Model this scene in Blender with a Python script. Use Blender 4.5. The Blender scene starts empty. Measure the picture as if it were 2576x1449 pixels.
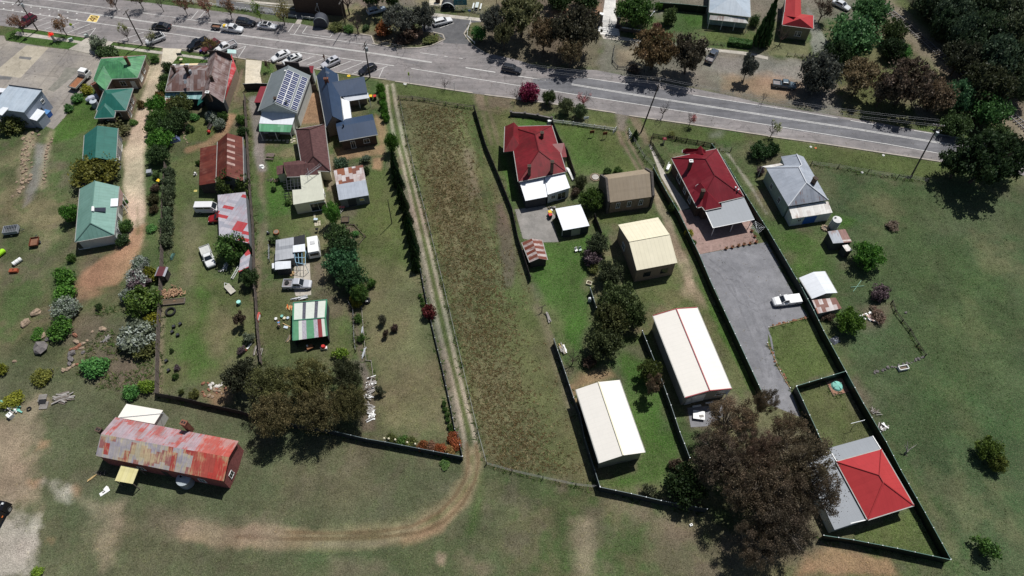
import bpy, math, random
import numpy as np
from mathutils import Vector
R = random.Random(11)
NR = np.random.default_rng(11)
sc = bpy.context.scene
COL = sc.collection
CH = 110.0
TH = math.radians(56.3)
FL = 1797.9
CT, ST = math.cos(TH), math.sin(TH)
def P(q, z=0.0):
 dx = q[0] - 1288
 dy = CT * FL + ST * (724.5 - q[1])
 dz = -ST * FL + CT * (724.5 - q[1])
 t = (z - CH) / dz
 return Vector((dx * t, dy * t, z))
def S(s):
 out = []
 c = r = 0
 for t in s.split():
  if t.isalpha():
   i = ord(t) - 97
   c, r = i % 4, i // 4
  else:
   x, y = t.split(',')
   out.append((644 * c + float(x) / 4, 362.25 * r + float(y) / 4))
 return out
def W(s, z=0.0):
 return [P(q, z) for q in S(s)]
def mpt(q, z=0.0):
 """metres per tile pixel at a survey point"""
 p = P(q, z)
 depth = p.y * CT + (CH - p.z) * ST
 return depth / FL / 4
def tag(o, label=None, cat=None, group=None, kind=None):
 if label: o['label'] = label
 if cat: o['category'] = cat
 if group: o['group'] = group
 if kind: o['kind'] = kind
 return o
def thing(name, label, cat, loc=(0, 0, 0), rz=0.0, group=None):
 o = bpy.data.objects.new(name, None)
 COL.objects.link(o)
 o.location = loc
 o.rotation_euler = (0, 0, rz)
 o.empty_display_size = .3
 return tag(o, label, cat, group)
def link(name, me, parent=None, loc=None, rot=None, scale=None):
 o = bpy.data.objects.new(name, me)
 COL.objects.link(o)
 if parent: o.parent = parent
 if loc is not None: o.location = loc
 if rot is not None: o.rotation_euler = rot
 if scale is not None: o.scale = scale
 return o
def copy_tree(o, parent=None):
 c = o.copy()
 COL.objects.link(c)
 c.parent = parent
 for ch in list(o.children):
  copy_tree(ch, c)
 return c
class MB:
 def __init__(s):
  s.v, s.f, s.m, s.uv = [], [], [], []
 def face(s, pts, m=0, uv=None):
  i = len(s.v)
  s.v += [tuple(p) for p in pts]
  s.f.append(list(range(i, i + len(pts))))
  s.m.append(m)
  s.uv.append(uv)
  return s
 def box(s, c, d, rz=0.0, m=0, tilt=0.0, taper=1.0):
  cx, cy, cz = c
  hx, hy, hz = d[0] / 2, d[1] / 2, d[2] / 2
  cr, sr = math.cos(rz), math.sin(rz)
  ct, st = math.cos(tilt), math.sin(tilt)
  p = []
  for z in (-hz, hz):
   k = taper if z > 0 else 1
   for x, y in ((-hx, -hy), (hx, -hy), (hx, hy), (-hx, hy)):
    X, Y, Z = x * k, y * k, z
    X, Z = X * ct + Z * st, -X * st + Z * ct
    p.append((cx + X * cr - Y * sr, cy + X * sr + Y * cr, cz + Z))
  i = len(s.v)
  s.v += p
  for q in ((3, 2, 1, 0), (4, 5, 6, 7), (0, 1, 5, 4), (1, 2, 6, 5), (2, 3, 7, 6), (3, 0, 4, 7)):
   s.f.append([i + k for k in q]); s.m.append(m); s.uv.append(None)
  return s
 def bar(s, a, b, w, m=0, n=4):
  return s.tube([a, b], [w, w], n, m)
 def tube(s, path, rad, n=6, m=0, cap=True):
  path = [Vector(p) for p in path]
  rings = []
  for k, p in enumerate(path):
   d = (path[min(k + 1, len(path) - 1)] - path[max(k - 1, 0)])
   if d.length < 1e-6: d = Vector((0, 0, 1))
   d.normalize()
   u = d.cross(Vector((0, 0, 1)) if abs(d.z) < .9 else Vector((1, 0, 0))).normalized()
   w = d.cross(u)
   i = len(s.v)
   for j in range(n):
    t = 2 * math.pi * (j + .5) / n
    s.v.append(tuple(p + (u * math.cos(t) + w * math.sin(t)) * rad[k]))
   rings.append(i)
  for a, b in zip(rings, rings[1:]):
   for j in range(n):
    s.f.append([a + j, a + (j + 1) % n, b + (j + 1) % n, b + j]); s.m.append(m); s.uv.append(None)
  if cap and n > 2:
   s.f.append([rings[0] + j for j in range(n)][::-1]); s.m.append(m); s.uv.append(None)
   s.f.append([rings[-1] + j for j in range(n)]); s.m.append(m); s.uv.append(None)
  return s
 def cyl(s, c, r, h, n=16, m=0, r2=None, dome=0.0):
  r2 = r if r2 is None else r2
  x, y, z = c
  pa, ra = [(x, y, z), (x, y, z + h)], [r, r2]
  if dome:
   pa += [(x, y, z + h + dome)]; ra += [.02]
  return s.tube(pa, ra, n, m)
 def prism(s, pts, z0, z1, m=0):
  n = len(pts)
  ar = sum(pts[i][0] * pts[(i + 1) % n][1] - pts[(i + 1) % n][0] * pts[i][1] for i in range(n))
  if ar < 0: pts = pts[::-1]
  i = len(s.v)
  s.v += [(p[0], p[1], z0) for p in pts] + [(p[0], p[1], z1) for p in pts]
  s.f.append([i + k for k in range(n)][::-1]); s.f.append([i + n + k for k in range(n)])
  s.m += [m, m]; s.uv += [None, None]
  for k in range(n):
   s.f.append([i + k, i + (k + 1) % n, i + n + (k + 1) % n, i + n + k]); s.m.append(m); s.uv.append(None)
  return s
 def mesh(s, name, mats, smooth=False):
  me = bpy.data.meshes.new(name)
  me.from_pydata(s.v, [], s.f)
  for mt in (mats if isinstance(mats, (list, tuple)) else [mats]):
   me.materials.append(mt)
  me.polygons.foreach_set('material_index', s.m)
  if smooth: me.polygons.foreach_set('use_smooth', [True] * len(s.f))
  if any(u is not None for u in s.uv):
   l = me.uv_layers.new(name='UVMap')
   k = 0
   for f, u in zip(s.f, s.uv):
    for j in range(len(f)):
     l.data[k].uv = u[j] if u else (0, 0)
     k += 1
  me.update()
  return me
 def build(s, name, mats, parent=None, smooth=False, loc=None, rot=None):
  return link(name, s.mesh(name, mats, smooth), parent, loc, rot)
class NT:
 def __init__(s, name):
  s.mat = bpy.data.materials.new(name)
  s.mat.use_nodes = True
  s.t = s.mat.node_tree
  s.b = s.t.nodes['Principled BSDF']
 def n(s, ty, **kw):
  x = s.t.nodes.new(ty)
  for k, v in kw.items():
   if k.startswith('i_'):
    k2 = k[2:]
    x.inputs[int(k2) if k2.isdigit() else k2.replace('_', ' ')].default_value = v
   else:
    setattr(x, k, v)
  return x
 def l(s, a, b):
  s.t.links.new(a, b)
 def math(s, op, a, b=None, c=None):
  x = s.n('ShaderNodeMath', operation=op)
  for i, v in enumerate((a, b, c)):
   if v is None: continue
   if isinstance(v, (int, float)): x.inputs[i].default_value = v
   else: s.l(v, x.inputs[i])
  return x.outputs[0]
 def mix(s, f, a, b, bt='MIX'):
  x = s.n('ShaderNodeMix', data_type='RGBA', blend_type=bt)
  for i, v in ((0, f), (6, a), (7, b)):
   if isinstance(v, (int, float)): x.inputs[i].default_value = v
   elif isinstance(v, tuple): x.inputs[i].default_value = (*v[:3], 1)
   else: s.l(v, x.inputs[i])
  return x.outputs[2]
 def noise(s, co, scale, detail=4, rough=.6):
  x = s.n('ShaderNodeTexNoise')
  x.inputs['Scale'].default_value = scale
  x.inputs['Detail'].default_value = detail
  x.inputs['Roughness'].default_value = rough
  s.l(co, x.inputs['Vector'])
  return x.outputs['Fac']
 def rng(s, v, a, b, c, d):
  x = s.n('ShaderNodeMapRange')
  s.l(v, x.inputs[0])
  for i, q in enumerate((a, b, c, d)): x.inputs[i + 1].default_value = q
  return x.outputs[0]
 def scalecol(s, col, f):
  x = s.n('ShaderNodeVectorMath', operation='SCALE')
  s.l(col, x.inputs[0]); s.l(f, x.inputs['Scale'])
  return x.outputs[0]
 def bump(s, h, st=.3, d=.05):
  x = s.n('ShaderNodeBump')
  x.inputs['Strength'].default_value = st
  x.inputs['Distance'].default_value = d
  s.l(h, x.inputs['Height'])
  s.l(x.outputs[0], s.b.inputs['Normal'])
MC = {}
def M(name, col, rough=.7, var=.22, scale=1.2, metal=0.0, spec=.3, world=False, coat=0.0):
 if name in MC: return MC[name]
 t = NT(name)
 b = t.b
 b.inputs['Roughness'].default_value = rough
 b.inputs['Metallic'].default_value = metal
 b.inputs['Specular IOR Level'].default_value = spec
 if coat: b.inputs['Coat Weight'].default_value = coat
 co = t.n('ShaderNodeNewGeometry').outputs['Position'] if world else t.n('ShaderNodeTexCoord').outputs['Object']
 f = t.noise(co, scale, 5, .65)
 fine = t.noise(co, scale * 9, 2)
 k = t.math('ADD', t.rng(f, .3, .7, 1 - var, 1 + var), t.rng(fine, .3, .7, -var * .35, var * .35))
 rgb = t.n('ShaderNodeRGB'); rgb.outputs[0].default_value = (*col, 1)
 t.l(t.scalecol(rgb.outputs[0], k), b.inputs['Base Color'])
 MC[name] = t.mat
 return t.mat
def roofM(name, pal, cell=(.8, 2.6), streak=None, amt=.35, rough=.5, spec=.35, seam=.12, var=.1, thr=.55, metal=0.0, rows=False, alt=False):
 """sheet roofing: a palette laid sheet by sheet, streaks running down the slope, faint laps"""
 if name in MC: return MC[name]
 t = NT(name)
 t.b.inputs['Roughness'].default_value = rough
 t.b.inputs['Specular IOR Level'].default_value = spec
 t.b.inputs['Metallic'].default_value = metal
 uv = t.n('ShaderNodeUVMap').outputs[0]
 sp = t.n('ShaderNodeSeparateXYZ'); t.l(uv, sp.inputs[0])
 u, v = sp.outputs[0], sp.outputs[1]
 cu = t.math('FLOOR', t.math('DIVIDE', u, cell[0]))
 w1 = t.n('ShaderNodeTexWhiteNoise', noise_dimensions='1D'); t.l(cu, w1.inputs['W'])
 cv = t.math('FLOOR', t.math('ADD', t.math('DIVIDE', v, cell[1]), w1.outputs['Value'] if not rows else 0.0))
 cb = t.n('ShaderNodeCombineXYZ'); t.l(cu, cb.inputs[0]); t.l(cv, cb.inputs[1])
 w2 = t.n('ShaderNodeTexWhiteNoise', noise_dimensions='2D'); t.l(cb.outputs[0], w2.inputs['Vector'])
 cr = t.n('ShaderNodeValToRGB')
 cr.color_ramp.interpolation = 'CONSTANT'
 e = cr.color_ramp.elements
 while len(e) < len(pal): e.new(.5)
 for i, c in enumerate(pal):
  e[i].position = i / len(pal); e[i].color = (*c, 1)
 t.l(t.math('ADD', t.math('FRACT', t.math('MULTIPLY', cu, .5)), .2) if alt else w2.outputs['Value'], cr.inputs[0])
 col = cr.outputs[0]
 mp = t.n('ShaderNodeMapping'); t.l(uv, mp.inputs[0]); mp.inputs['Scale'].default_value = (2.6, .35, 1)
 if streak:
  f = t.noise(mp.outputs[0], 1.0, 6, .7)
  big = t.noise(uv, .35, 3)
  f = t.math('ADD', f, t.math('MULTIPLY', t.math('SUBTRACT', big, .5), .8))
  col = t.mix(t.math('MULTIPLY', t.rng(f, thr - .06, thr + .08, 0, 1), amt), col, streak)
 blot = t.noise(uv, .5, 5, .7)
 st = t.noise(mp.outputs[0], 2.2, 4, .7)
 k = t.math('ADD', t.rng(blot, .3, .7, 1 - var, 1 + var), t.rng(st, .3, .7, -var * .6, var * .6))
 lap = t.math('FRACT', t.math('DIVIDE', u, .76))
 lap = t.rng(t.math('LESS_THAN', lap, .14), 0, 1, 1, 1 - seam)
 row = t.math('FRACT', t.math('DIVIDE', v, cell[1] * 1.0))
 row = t.rng(t.math('LESS_THAN', row, .05), 0, 1, 1, 1 - seam * .6)
 t.l(t.scalecol(col, t.math('MULTIPLY', t.math('MULTIPLY', k, lap), row)), t.b.inputs['Base Color'])
 wv = t.math('SINE', t.math('MULTIPLY', u, 2 * math.pi / .19))
 t.bump(wv, .12, .02)
 MC[name] = t.mat
 return t.mat
def groundM(name, c1, c2, scale=.5, fine=6.0, crack=0.0, rough=.9, bump=.3, joint=0.0, streakdir=None, dots=None):
 if name in MC: return MC[name]
 t = NT(name)
 t.b.inputs['Roughness'].default_value = rough
 t.b.inputs['Specular IOR Level'].default_value = .2
 co = t.n('ShaderNodeNewGeometry').outputs['Position']
 f = t.noise(co, scale, 6, .65)
 col = t.mix(t.rng(f, .35, .65, 0, 1), c1, c2)
 f2 = t.noise(co, fine, 3, .7)
 k = t.math('MULTIPLY', t.rng(f2, .25, .75, .75, 1.25), t.math('MULTIPLY', t.rng(t.noise(co, .11, 3), .35, .65, .88, 1.1), t.rng(t.noise(co, 1.1, 4, .7), .35, .65, .9, 1.08)))
 if streakdir:
  mp = t.n('ShaderNodeMapping'); t.l(co, mp.inputs[0])
  mp.inputs['Rotation'].default_value = (0, 0, streakdir); mp.inputs['Scale'].default_value = (.05, .9, 1)
  s3 = t.noise(mp.outputs[0], 1, 4)
  k = t.math('MULTIPLY', k, t.rng(s3, .3, .7, .8, 1.15))
 if crack:
  vo = t.n('ShaderNodeTexVoronoi', feature='DISTANCE_TO_EDGE'); vo.inputs['Scale'].default_value = .22
  mn = t.n('ShaderNodeTexNoise'); mn.inputs['Scale'].default_value = .7; t.l(co, mn.inputs['Vector'])
  va = t.n('ShaderNodeVectorMath', operation='MULTIPLY_ADD'); t.l(mn.outputs['Color'], va.inputs[0])
  va.inputs[1].default_value = (2.2, 2.2, 0); t.l(co, va.inputs[2])
  t.l(va.outputs[0], vo.inputs['Vector'])
  m = t.noise(co, .12, 2)
  ck = t.math('MULTIPLY', t.rng(vo.outputs['Distance'], .008, .03, crack, 0), t.rng(m, .42, .6, 0, 1))
  k = t.math('MULTIPLY', k, t.math('SUBTRACT', 1, ck))
 if joint:
  mp = t.n('ShaderNodeMapping'); t.l(co, mp.inputs[0]); mp.inputs['Rotation'].default_value = (0, 0, .17)
  sp = t.n('ShaderNodeSeparateXYZ'); t.l(mp.outputs[0], sp.inputs[0])
  for o in (0, 1):
   fr = t.math('FRACT', t.math('DIVIDE', sp.outputs[o], joint))
   k = t.math('MULTIPLY', k, t.rng(t.math('LESS_THAN', fr, .04), 0, 1, 1, .86))
  cxx = t.math('FLOOR', t.math('DIVIDE', sp.outputs[0], joint)); cyy = t.math('FLOOR', t.math('DIVIDE', sp.outputs[1], joint))
  cb = t.n('ShaderNodeCombineXYZ'); t.l(cxx, cb.inputs[0]); t.l(cyy, cb.inputs[1])
  wn = t.n('ShaderNodeTexWhiteNoise', noise_dimensions='2D'); t.l(cb.outputs[0], wn.inputs['Vector'])
  k = t.math('MULTIPLY', k, t.rng(wn.outputs['Value'], 0, 1, .88, 1.08))
 t.l(t.scalecol(col, k), t.b.inputs['Base Color'])
 t.bump(f2, bump, .03)
 MC[name] = t.mat
 return t.mat
def lerp(a, b, t): return tuple(x + (y - x) * t for x, y in zip(a, b))
# leaf material: the crown's own colour (Object Info) varied leaf by leaf
def leafM():
 t = NT('leaf')
 t.b.inputs['Roughness'].default_value = .55
 t.b.inputs['Specular IOR Level'].default_value = .25
 oi = t.n('ShaderNodeObjectInfo')
 at = t.n('ShaderNodeAttribute', attribute_name='tint')
 k = t.rng(at.outputs['Fac'], 0, 1, .75, 2.9)
 c = t.scalecol(oi.outputs['Color'], k)
 hs = t.n('ShaderNodeHueSaturation'); t.l(c, hs.inputs['Color'])
 t.l(t.rng(at.outputs['Fac'], 0, 1, .515, .485), hs.inputs['Hue'])
 t.l(hs.outputs[0], t.b.inputs['Base Color'])
 tr = t.n('ShaderNodeBsdfTranslucent'); t.l(hs.outputs[0], tr.inputs['Color'])
 mx = t.n('ShaderNodeMixShader'); mx.inputs[0].default_value = .3
 t.l(t.b.outputs[0], mx.inputs[1]); t.l(tr.outputs[0], mx.inputs[2])
 t.l(mx.outputs[0], t.t.nodes['Material Output'].inputs[0])
 return t.mat
LEAF = leafM()
BARK = M('bark', (.075, .055, .042), .9, .35, 3)
BARKP = M('pale_bark', (.2, .17, .14), .85, .35, 3)
TWIG = M('twig', (.085, .06, .052), .9, .3, 3)
GLASS = M('window_glass', (.02, .025, .032), .12, .2, 2, spec=.6)
WHITE = M('white_paint', (.78, .78, .76), .5, .06)
CREAM = M('cream_paint', (.72, .66, .47), .5, .06)
BLACK = M('black_plastic', (.015, .015, .017), .6, .2)
RUBBER = M('rubber', (.018, .018, .018), .85, .2)
STEEL = M('galvanised_steel', (.38, .4, .42), .45, .15, metal=.3)
DARKMETAL = M('dark_metal', (.04, .043, .05), .5, .2)
RIM = M('wheel_rim', (.35, .36, .38), .35, .1, metal=.6)
TIMBER = M('weathered_timber', (.16, .135, .115), .9, .3, 4)
DARKTIMBER = M('dark_timber', (.055, .045, .042), .9, .35, 4)
BROWNTIMBER = M('brown_timber', (.15, .115, .1), .9, .35, 4)
NEWTIMBER = M('new_timber', (.5, .36, .17), .8, .2, 4)
BRICK = M('red_brick', (.2, .085, .055), .9, .3, 5)
DBRICK = M('dark_brick', (.09, .06, .045), .9, .35, 5)
TANBRICK = M('tan_brick', (.26, .195, .145), .9, .3, 5)
STONE = M('sandstone', (.26, .2, .14), .9, .35, 2.5)
DSTONE = M('dark_stone', (.1, .09, .082), .9, .35, 3)
CONC = M('concrete', (.42, .39, .35), .9, .2, 1)
ROCKT = M('tan_rock', (.32, .24, .17), .9, .4, 2)
ROCKG = M('grey_rock', (.16, .145, .14), .9, .4, 2)
ROCKR = M('red_rock', (.26, .12, .075), .9, .35, 3)
REDP = M('red_paint', (.5, .03, .025), .5, .12)
YEL = M('yellow_plastic', (.75, .5, .03), .5, .1)
BLUEP = M('blue_paint', (.03, .12, .42), .5, .12)
ORANGE = M('orange_plastic', (.6, .15, .03), .55, .2)
TEALP = M('teal_plastic', (.2, .5, .42), .5, .12)
RUSTM = M('rusty_iron', (.16, .05, .025), .85, .4, 3)
GREENP = M('bottle_green_steel', (.012, .035, .028), .5, .2)
FX = np.arange(-150, 150.1, .3)
FY = np.arange(16, 180.1, .3)
GX = np.concatenate(([-2500, -900, -400, -240, -180], FX, [180, 240, 400, 900, 2500]))
GY = np.concatenate(([-1500, -500, -150, -40], FY, [200, 240, 330, 600, 1500, 4000]))
XX, YY = np.meshgrid(GX, GY)
def vnoise(X, Y, sc_, seed):
 g = np.random.default_rng(seed).random((256, 256))
 x, y = X / sc_, Y / sc_
 xi, yi = np.floor(x).astype(int), np.floor(y).astype(int)
 fx, fy = x - xi, y - yi
 fx, fy = fx * fx * (3 - 2 * fx), fy * fy * (3 - 2 * fy)
 a, b = g[yi & 255, xi & 255], g[yi & 255, (xi + 1) & 255]
 c, d = g[(yi + 1) & 255, xi & 255], g[(yi + 1) & 255, (xi + 1) & 255]
 return (a * (1 - fx) + b * fx) * (1 - fy) + (c * (1 - fx) + d * fx) * fy
def fbm(X, Y, sc_, seed, o=4):
 r, a, t = 0, 1, 0
 for i in range(o):
  r = r + a * vnoise(X, Y, sc_ / 2 ** i, seed + i * 17); t += a; a *= .55
 return r / t
N1, N2, N3 = fbm(XX, YY, 14, 1), fbm(XX, YY, 5, 2), fbm(XX, YY, 1.6, 3)
NS = fbm(XX, YY, 3.0, 9)
C = {k: np.array(v) for k, v in dict(
 dull=(.07, .085, .038), dry=(.17, .15, .085), green=(.048, .086, .026), lush=(.045, .108, .017), lawn=(.075, .1, .03),
 dirt=(.19, .145, .105), orange=(.3, .185, .112), tan=(.28, .22, .155), brown=(.125, .1, .075), grav=(.2, .185, .17),
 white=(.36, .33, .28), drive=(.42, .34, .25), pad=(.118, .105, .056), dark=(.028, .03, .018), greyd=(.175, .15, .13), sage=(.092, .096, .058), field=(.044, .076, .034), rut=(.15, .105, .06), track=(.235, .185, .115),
 mulch=(.13, .095, .075), wheel=(.33, .28, .215), dusty=(.2, .16, .12), olive=(.085, .105, .036)).items()}
def L3(a, b, t): return a + (b - a) * t[..., None]
sm = lambda v, a, b: np.clip((v - a) / (b - a), 0, 1)
GC = L3(np.broadcast_to(C['dull'], XX.shape + (3,)), C['dry'], sm(N1 * .5 + N2 * .5, .43, .62) * .8)
GC = L3(GC, C['green'], sm(fbm(XX, YY, 9, 31) * .6 + N3 * .4, .48, .62) * .75)
GC = L3(GC, C['brown'], sm(fbm(XX, YY, 4, 47), .56, .74) * .6)
VEG = np.ones(XX.shape)
def region(pts, mg):
 x0, x1 = min(p[0] for p in pts) - mg, max(p[0] for p in pts) + mg
 y0, y1 = min(p[1] for p in pts) - mg, max(p[1] for p in pts) + mg
 i0, i1 = np.searchsorted(GX, x0), np.searchsorted(GX, x1)
 j0, j1 = np.searchsorted(GY, y0), np.searchsorted(GY, y1)
 return slice(j0, max(j1, j0 + 1)), slice(i0, max(i1, i0 + 1))
def segdist(X, Y, a, b):
 dx, dy = b[0] - a[0], b[1] - a[1]
 t = np.clip(((X - a[0]) * dx + (Y - a[1]) * dy) / (dx * dx + dy * dy + 1e-9), 0, 1)
 return np.hypot(X - a[0] - t * dx, Y - a[1] - t * dy)
def apply(sl, sd, col, soft, amt, veg, nz):
 m = np.clip(.5 - (sd + (NS[sl] - .5) * nz * 2) / soft, 0, 1) * amt
 GC[sl] = L3(GC[sl], C[col], m)
 if veg is not None: VEG[sl] = VEG[sl] * (1 - m) + veg * m
def patch(s, col, soft=1.2, amt=1.0, veg=None, nz=1.0):
 pts = W(s)
 sl = region(pts, soft + nz + 1)
 X, Y = XX[sl], YY[sl]
 d = np.full(X.shape, 1e9)
 ins = np.zeros(X.shape, bool)
 for i in range(len(pts)):
  a, b = pts[i - 1], pts[i]
  d = np.minimum(d, segdist(X, Y, a, b))
  c = ((a.y > Y) != (b.y > Y)) & (X < (b.x - a.x) * (Y - a.y) / ((b.y - a.y) or 1e-9) + a.x)
  ins ^= c
 apply(sl, np.where(ins, -d, d), col, soft, amt, veg, nz)
def line(s, col, w, soft=.6, amt=1.0, veg=None, nz=.3):
 pts = W(s)
 sl = region(pts, w + soft + nz + 1)
 X, Y = XX[sl], YY[sl]
 d = np.full(X.shape, 1e9)
 for a, b in zip(pts, pts[1:]): d = np.minimum(d, segdist(X, Y, a, b))
 apply(sl, d - w / 2, col, soft, amt, veg, nz)
patch('m -600,-900 n 400,-300 2200,300 2500,1449 3000,2600 m -600,2600', 'sage', 10, .65, None, 4)
patch('h 1900,300 3400,600 l 3400,1449 p 3400,2600 900,2600 1900,1300 1100,-100 l 700,600 h 700,1100 500,300', 'field', 8, .78, None, 4)
patch('a -400,-300 1300,-60 2576,60 b 2576,100 c 2576,200 d 2576,200 2576,-300', 'greyd', 3, .75, .5, 3)
patch('b 1560,-100 2576,-100 2576,110 1650,80', 'dry', 2, .7, .6, 2)
patch('c 0,-100 930,-100 900,700 0,640 b 2200,520 2230,250', 'brown', 2, .85, .5, 2)
patch('c 380,110 900,20 880,170 400,200', 'orange', 1.5, .8, .1, 1)
patch('c 930,380 1230,410 1900,480 2576,560 d 600,640 700,930 500,1120 0,1050 c 1850,900 850,720', 'greyd', 1.5, .85, .15, 1.5)
patch('c 1010,440 1230,460 1370,700 1060,680', 'brown', 1, .7, .3, 1)
patch('c 1080,520 1350,520 1300,680 1080,660', 'tan', 2, .55, .1, 2)
patch('d 0,600 420,650 330,800 0,780 c 2000,700 1990,560', 'grav', 2, .6, .05, 2)
patch('c 2150,780 2576,760 d 330,850 300,980 0,1000 c 2150,900', 'orange', 3, .6, .05, 2)
patch('d 400,880 720,960 720,1150 480,1150', 'grav', 1.5, .6, .05, 1)
patch('c 1600,110 1930,140 1925,310 1620,330', 'green', 1.2, .9, .8, 1)
patch('c 1700,150 1920,160 1920,270 1780,280', 'lush', 1.5, .7, .9, 1)
patch('c 1950,320 2530,330 2500,440 1960,440', 'lawn', 1, .7, .8, 1)
patch('d 20,420 420,440 440,580 20,560', 'dry', 1, .7, .5, 1)
patch('d 380,40 480,200 620,470 450,560 420,300', 'grav', .8, .8, .05, .6)
patch('d 850,600 1050,430 1230,600 1250,1000 1050,1230 800,1000', 'olive', 2, .8, .8, 2)
patch('d 1040,430 1200,560 1160,720 960,640', 'dry', 1.5, .6, .6, 1.5)
patch('d 1450,1050 1650,1080 1700,1200 1500,1180', 'greyd', 1, .8, .1, 1)
patch('d 1500,1230 2100,1360 2050,1449 1500,1320', 'lawn', 1.2, .8, .8, 1)
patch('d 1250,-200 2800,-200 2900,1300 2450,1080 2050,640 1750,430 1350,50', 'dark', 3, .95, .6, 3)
line('d 1120,30 1700,490 2100,830 2700,1330', 'dusty', 9, 2, .85, .1, 1.5)
line('d 1330,20 1600,250 1850,450 2050,640', 'olive', 3, 2, .8, .8, 1)
patch('b 1170,440 1640,460 1890,400 1790,330 1000,330 700,250', 'brown', 1.2, .8, .6, 1)
patch('b 2110,330 2576,300 c 0,500 b 2220,500', 'brown', 1.2, .7, .5, 1)
line('a 1500,20 2480,150 b 620,240', 'green', 3.4, .8, .75, .8, .4)
patch('a 1100,430 1640,480 1620,600 1000,560', 'lush', .8, .8, .9, .5)
patch('a 1740,520 2100,560 2100,640 1720,650', 'lush', .8, .8, .9, .5)
patch('a 50,340 180,280 880,370 800,440 690,495 60,410', 'lush', .6, .85, .9, .3)
patch('b 30,620 190,640 180,740 30,740', 'lush', .8, .7, .9, .5)
patch('b 820,740 1250,800 1290,870 1190,1000 1120,860', 'green', 1, .8, .9, .6)
patch('b 1410,840 2180,940 2190,1080 1420,960', 'lawn', 1.2, .75, .9, 1)
patch('b 1460,860 2100,960 2100,1040 1480,960', 'olive', 2, .5, .9, 1.5)
patch('b 2190,940 2300,960 2320,1110 2230,1110', 'dirt', .8, .8, .1, .5)
patch('b 2310,960 2576,990 2576,1090 2330,1080', 'brown', 1, .7, .3, 1)
patch('c 780,1110 1050,1140 1050,1290 770,1230', 'olive', 1.2, .8, .9, 1)
patch('c 1040,1130 1170,1150 1140,1320 1060,1320', 'greyd', .8, .8, .1, .5)
patch('c 1170,1160 1290,1190 1420,1449 1340,1449', 'dirt', .8, .75, .1, .5)
patch('c 1300,1190 2576,1380 2576,1449 1390,1420', 'lawn', 1.5, .7, .9, 1)
patch('c 1950,1330 2130,1310 2120,1390 1980,1390', 'grav', 1.5, .5, .2, 1)
patch('d 0,1380 h 560,20 1700,180 1990,260 1600,370 430,190 0,60', 'lawn', 1.5, .8, 1, 1)
patch('h 560,30 1700,200 1950,270 1500,310 600,120', 'olive', 2, .5, 1, 1.5)
patch('a 780,980 960,850 1000,1260 850,1340 540,1449 420,1449 600,1200', 'lush', 1.2, .8, 1, 1)
patch('e 560,1290 760,1080 770,1449 i 500,180 520,40', 'green', 1.5, .7, 1, 1)
patch('e 360,0 490,0 430,330 330,560 230,640 280,420 340,180', 'grav', 1, .85, .1, .6)
patch('a 240,1320 360,1320 e 330,40 230,440 170,540 200,200', 'tan', 1.2, .7, .2, 1)
line('a 510,1330 e 440,220 430,440', 'tan', 1.4, 1, .6, .3, .8)
line('a 1720,490 1640,640 1560,820 1500,1000 1440,1200 1370,1449 e 1350,30 1350,400 1380,700', 'drive', 3.6, .9, .95, .02, .35)
patch('e 1240,60 1460,0 1450,500 1470,850 1420,1020 1250,1030 1310,800 1250,500', 'drive', .9, .8, .02, .5)
patch('a 1470,660 1560,660 1440,860 1390,860', 'drive', .7, .8, .02, .3)
patch('e 1470,800 1420,1040 1320,1250 1180,1449 780,1449 830,1290 1100,1110 1290,970 1320,850', 'orange', 1.2, .9, .03, 1)
patch('i 750,0 1200,0 1050,60 800,130', 'orange', 2, .6, .2, 1.5)
line('e 1380,640 1390,900', 'olive', .6, .5, .5, .4, .4)
patch('e 1460,100 1640,200 1620,1449 1330,1449 1450,1000 1480,700', 'green', 1.2, .75, 1, 1)
patch('a 1900,1180 2200,1150 2260,1300 2080,1420 1880,1440', 'lawn', 1, .9, .9, .6)
line('a 2440,700 2380,900 2330,1050 2300,1200', 'dirt', .7, .4, .7, .2, .2)
line('a 2380,760 2340,950 2320,1150', 'green', .8, .5, .6, 1, .2)
line('a 2320,1180 2260,1320 2100,1449 e 1900,60', 'orange', 2.2, .8, .75, .1, .4)
patch('e 1700,200 2000,40 2010,500 2190,560 2170,1000 2100,1300 2250,1449 1760,1449 1740,600', 'olive', 1.5, .7, .9, 1)
patch('e 1840,700 1960,560 2010,900 1960,1449 1830,1449', 'dirt', 2.5, .45, .4, 2)
patch('i 1620,0 2576,0 2576,700 2280,700 2240,900 1620,1040', 'olive', 1.5, .5, 1, 1)
patch('i 1960,0 2180,0 2210,300 2080,650 2190,800 1900,900 1850,700 1990,300', 'lush', 2.5, .6, 1, 2)
patch('i 2150,100 2300,300 2270,650 2140,700 2080,500', 'dry', 2, .6, 1, 2)
line('i 1640,200 1615,600 1600,1050', 'dirt', 1.0, .8, .7, .1, .4)
patch('i 2010,1060 2300,1000 2350,1150 2150,1210', 'orange', 1.2, .6, .2, 1)
line('b -20,1000 40,1449 f 30,100 70,250', 'grav', 2.2, .8, .85, .1, .4)
line('f 60,300 60,500 120,700 20,1050 i 2576,100', 'dirt', 1.2, .9, .6, .3, .5)
patch('f 100,160 420,160 290,700 110,760', 'lush', 1.8, .8, 1, 1.5)
patch('f 120,740 700,700 700,820 240,960', 'olive', 1, .7, .9, 1)
patch('b 430,920 640,930 690,1250 430,1240', 'orange', .8, .75, .05, .5)
patch('b 1190,1120 1310,1260 1300,1449 f 1300,0 1260,100 1200,90 b 1230,1449', 'orange', 1, .8, .1, .6)
patch('f 800,40 1310,0 1300,110 820,170', 'orange', .8, .8, .05, .5)
patch('f 1170,140 1290,130 1260,270 1170,250', 'orange', .6, .9, .05, .3)
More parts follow.
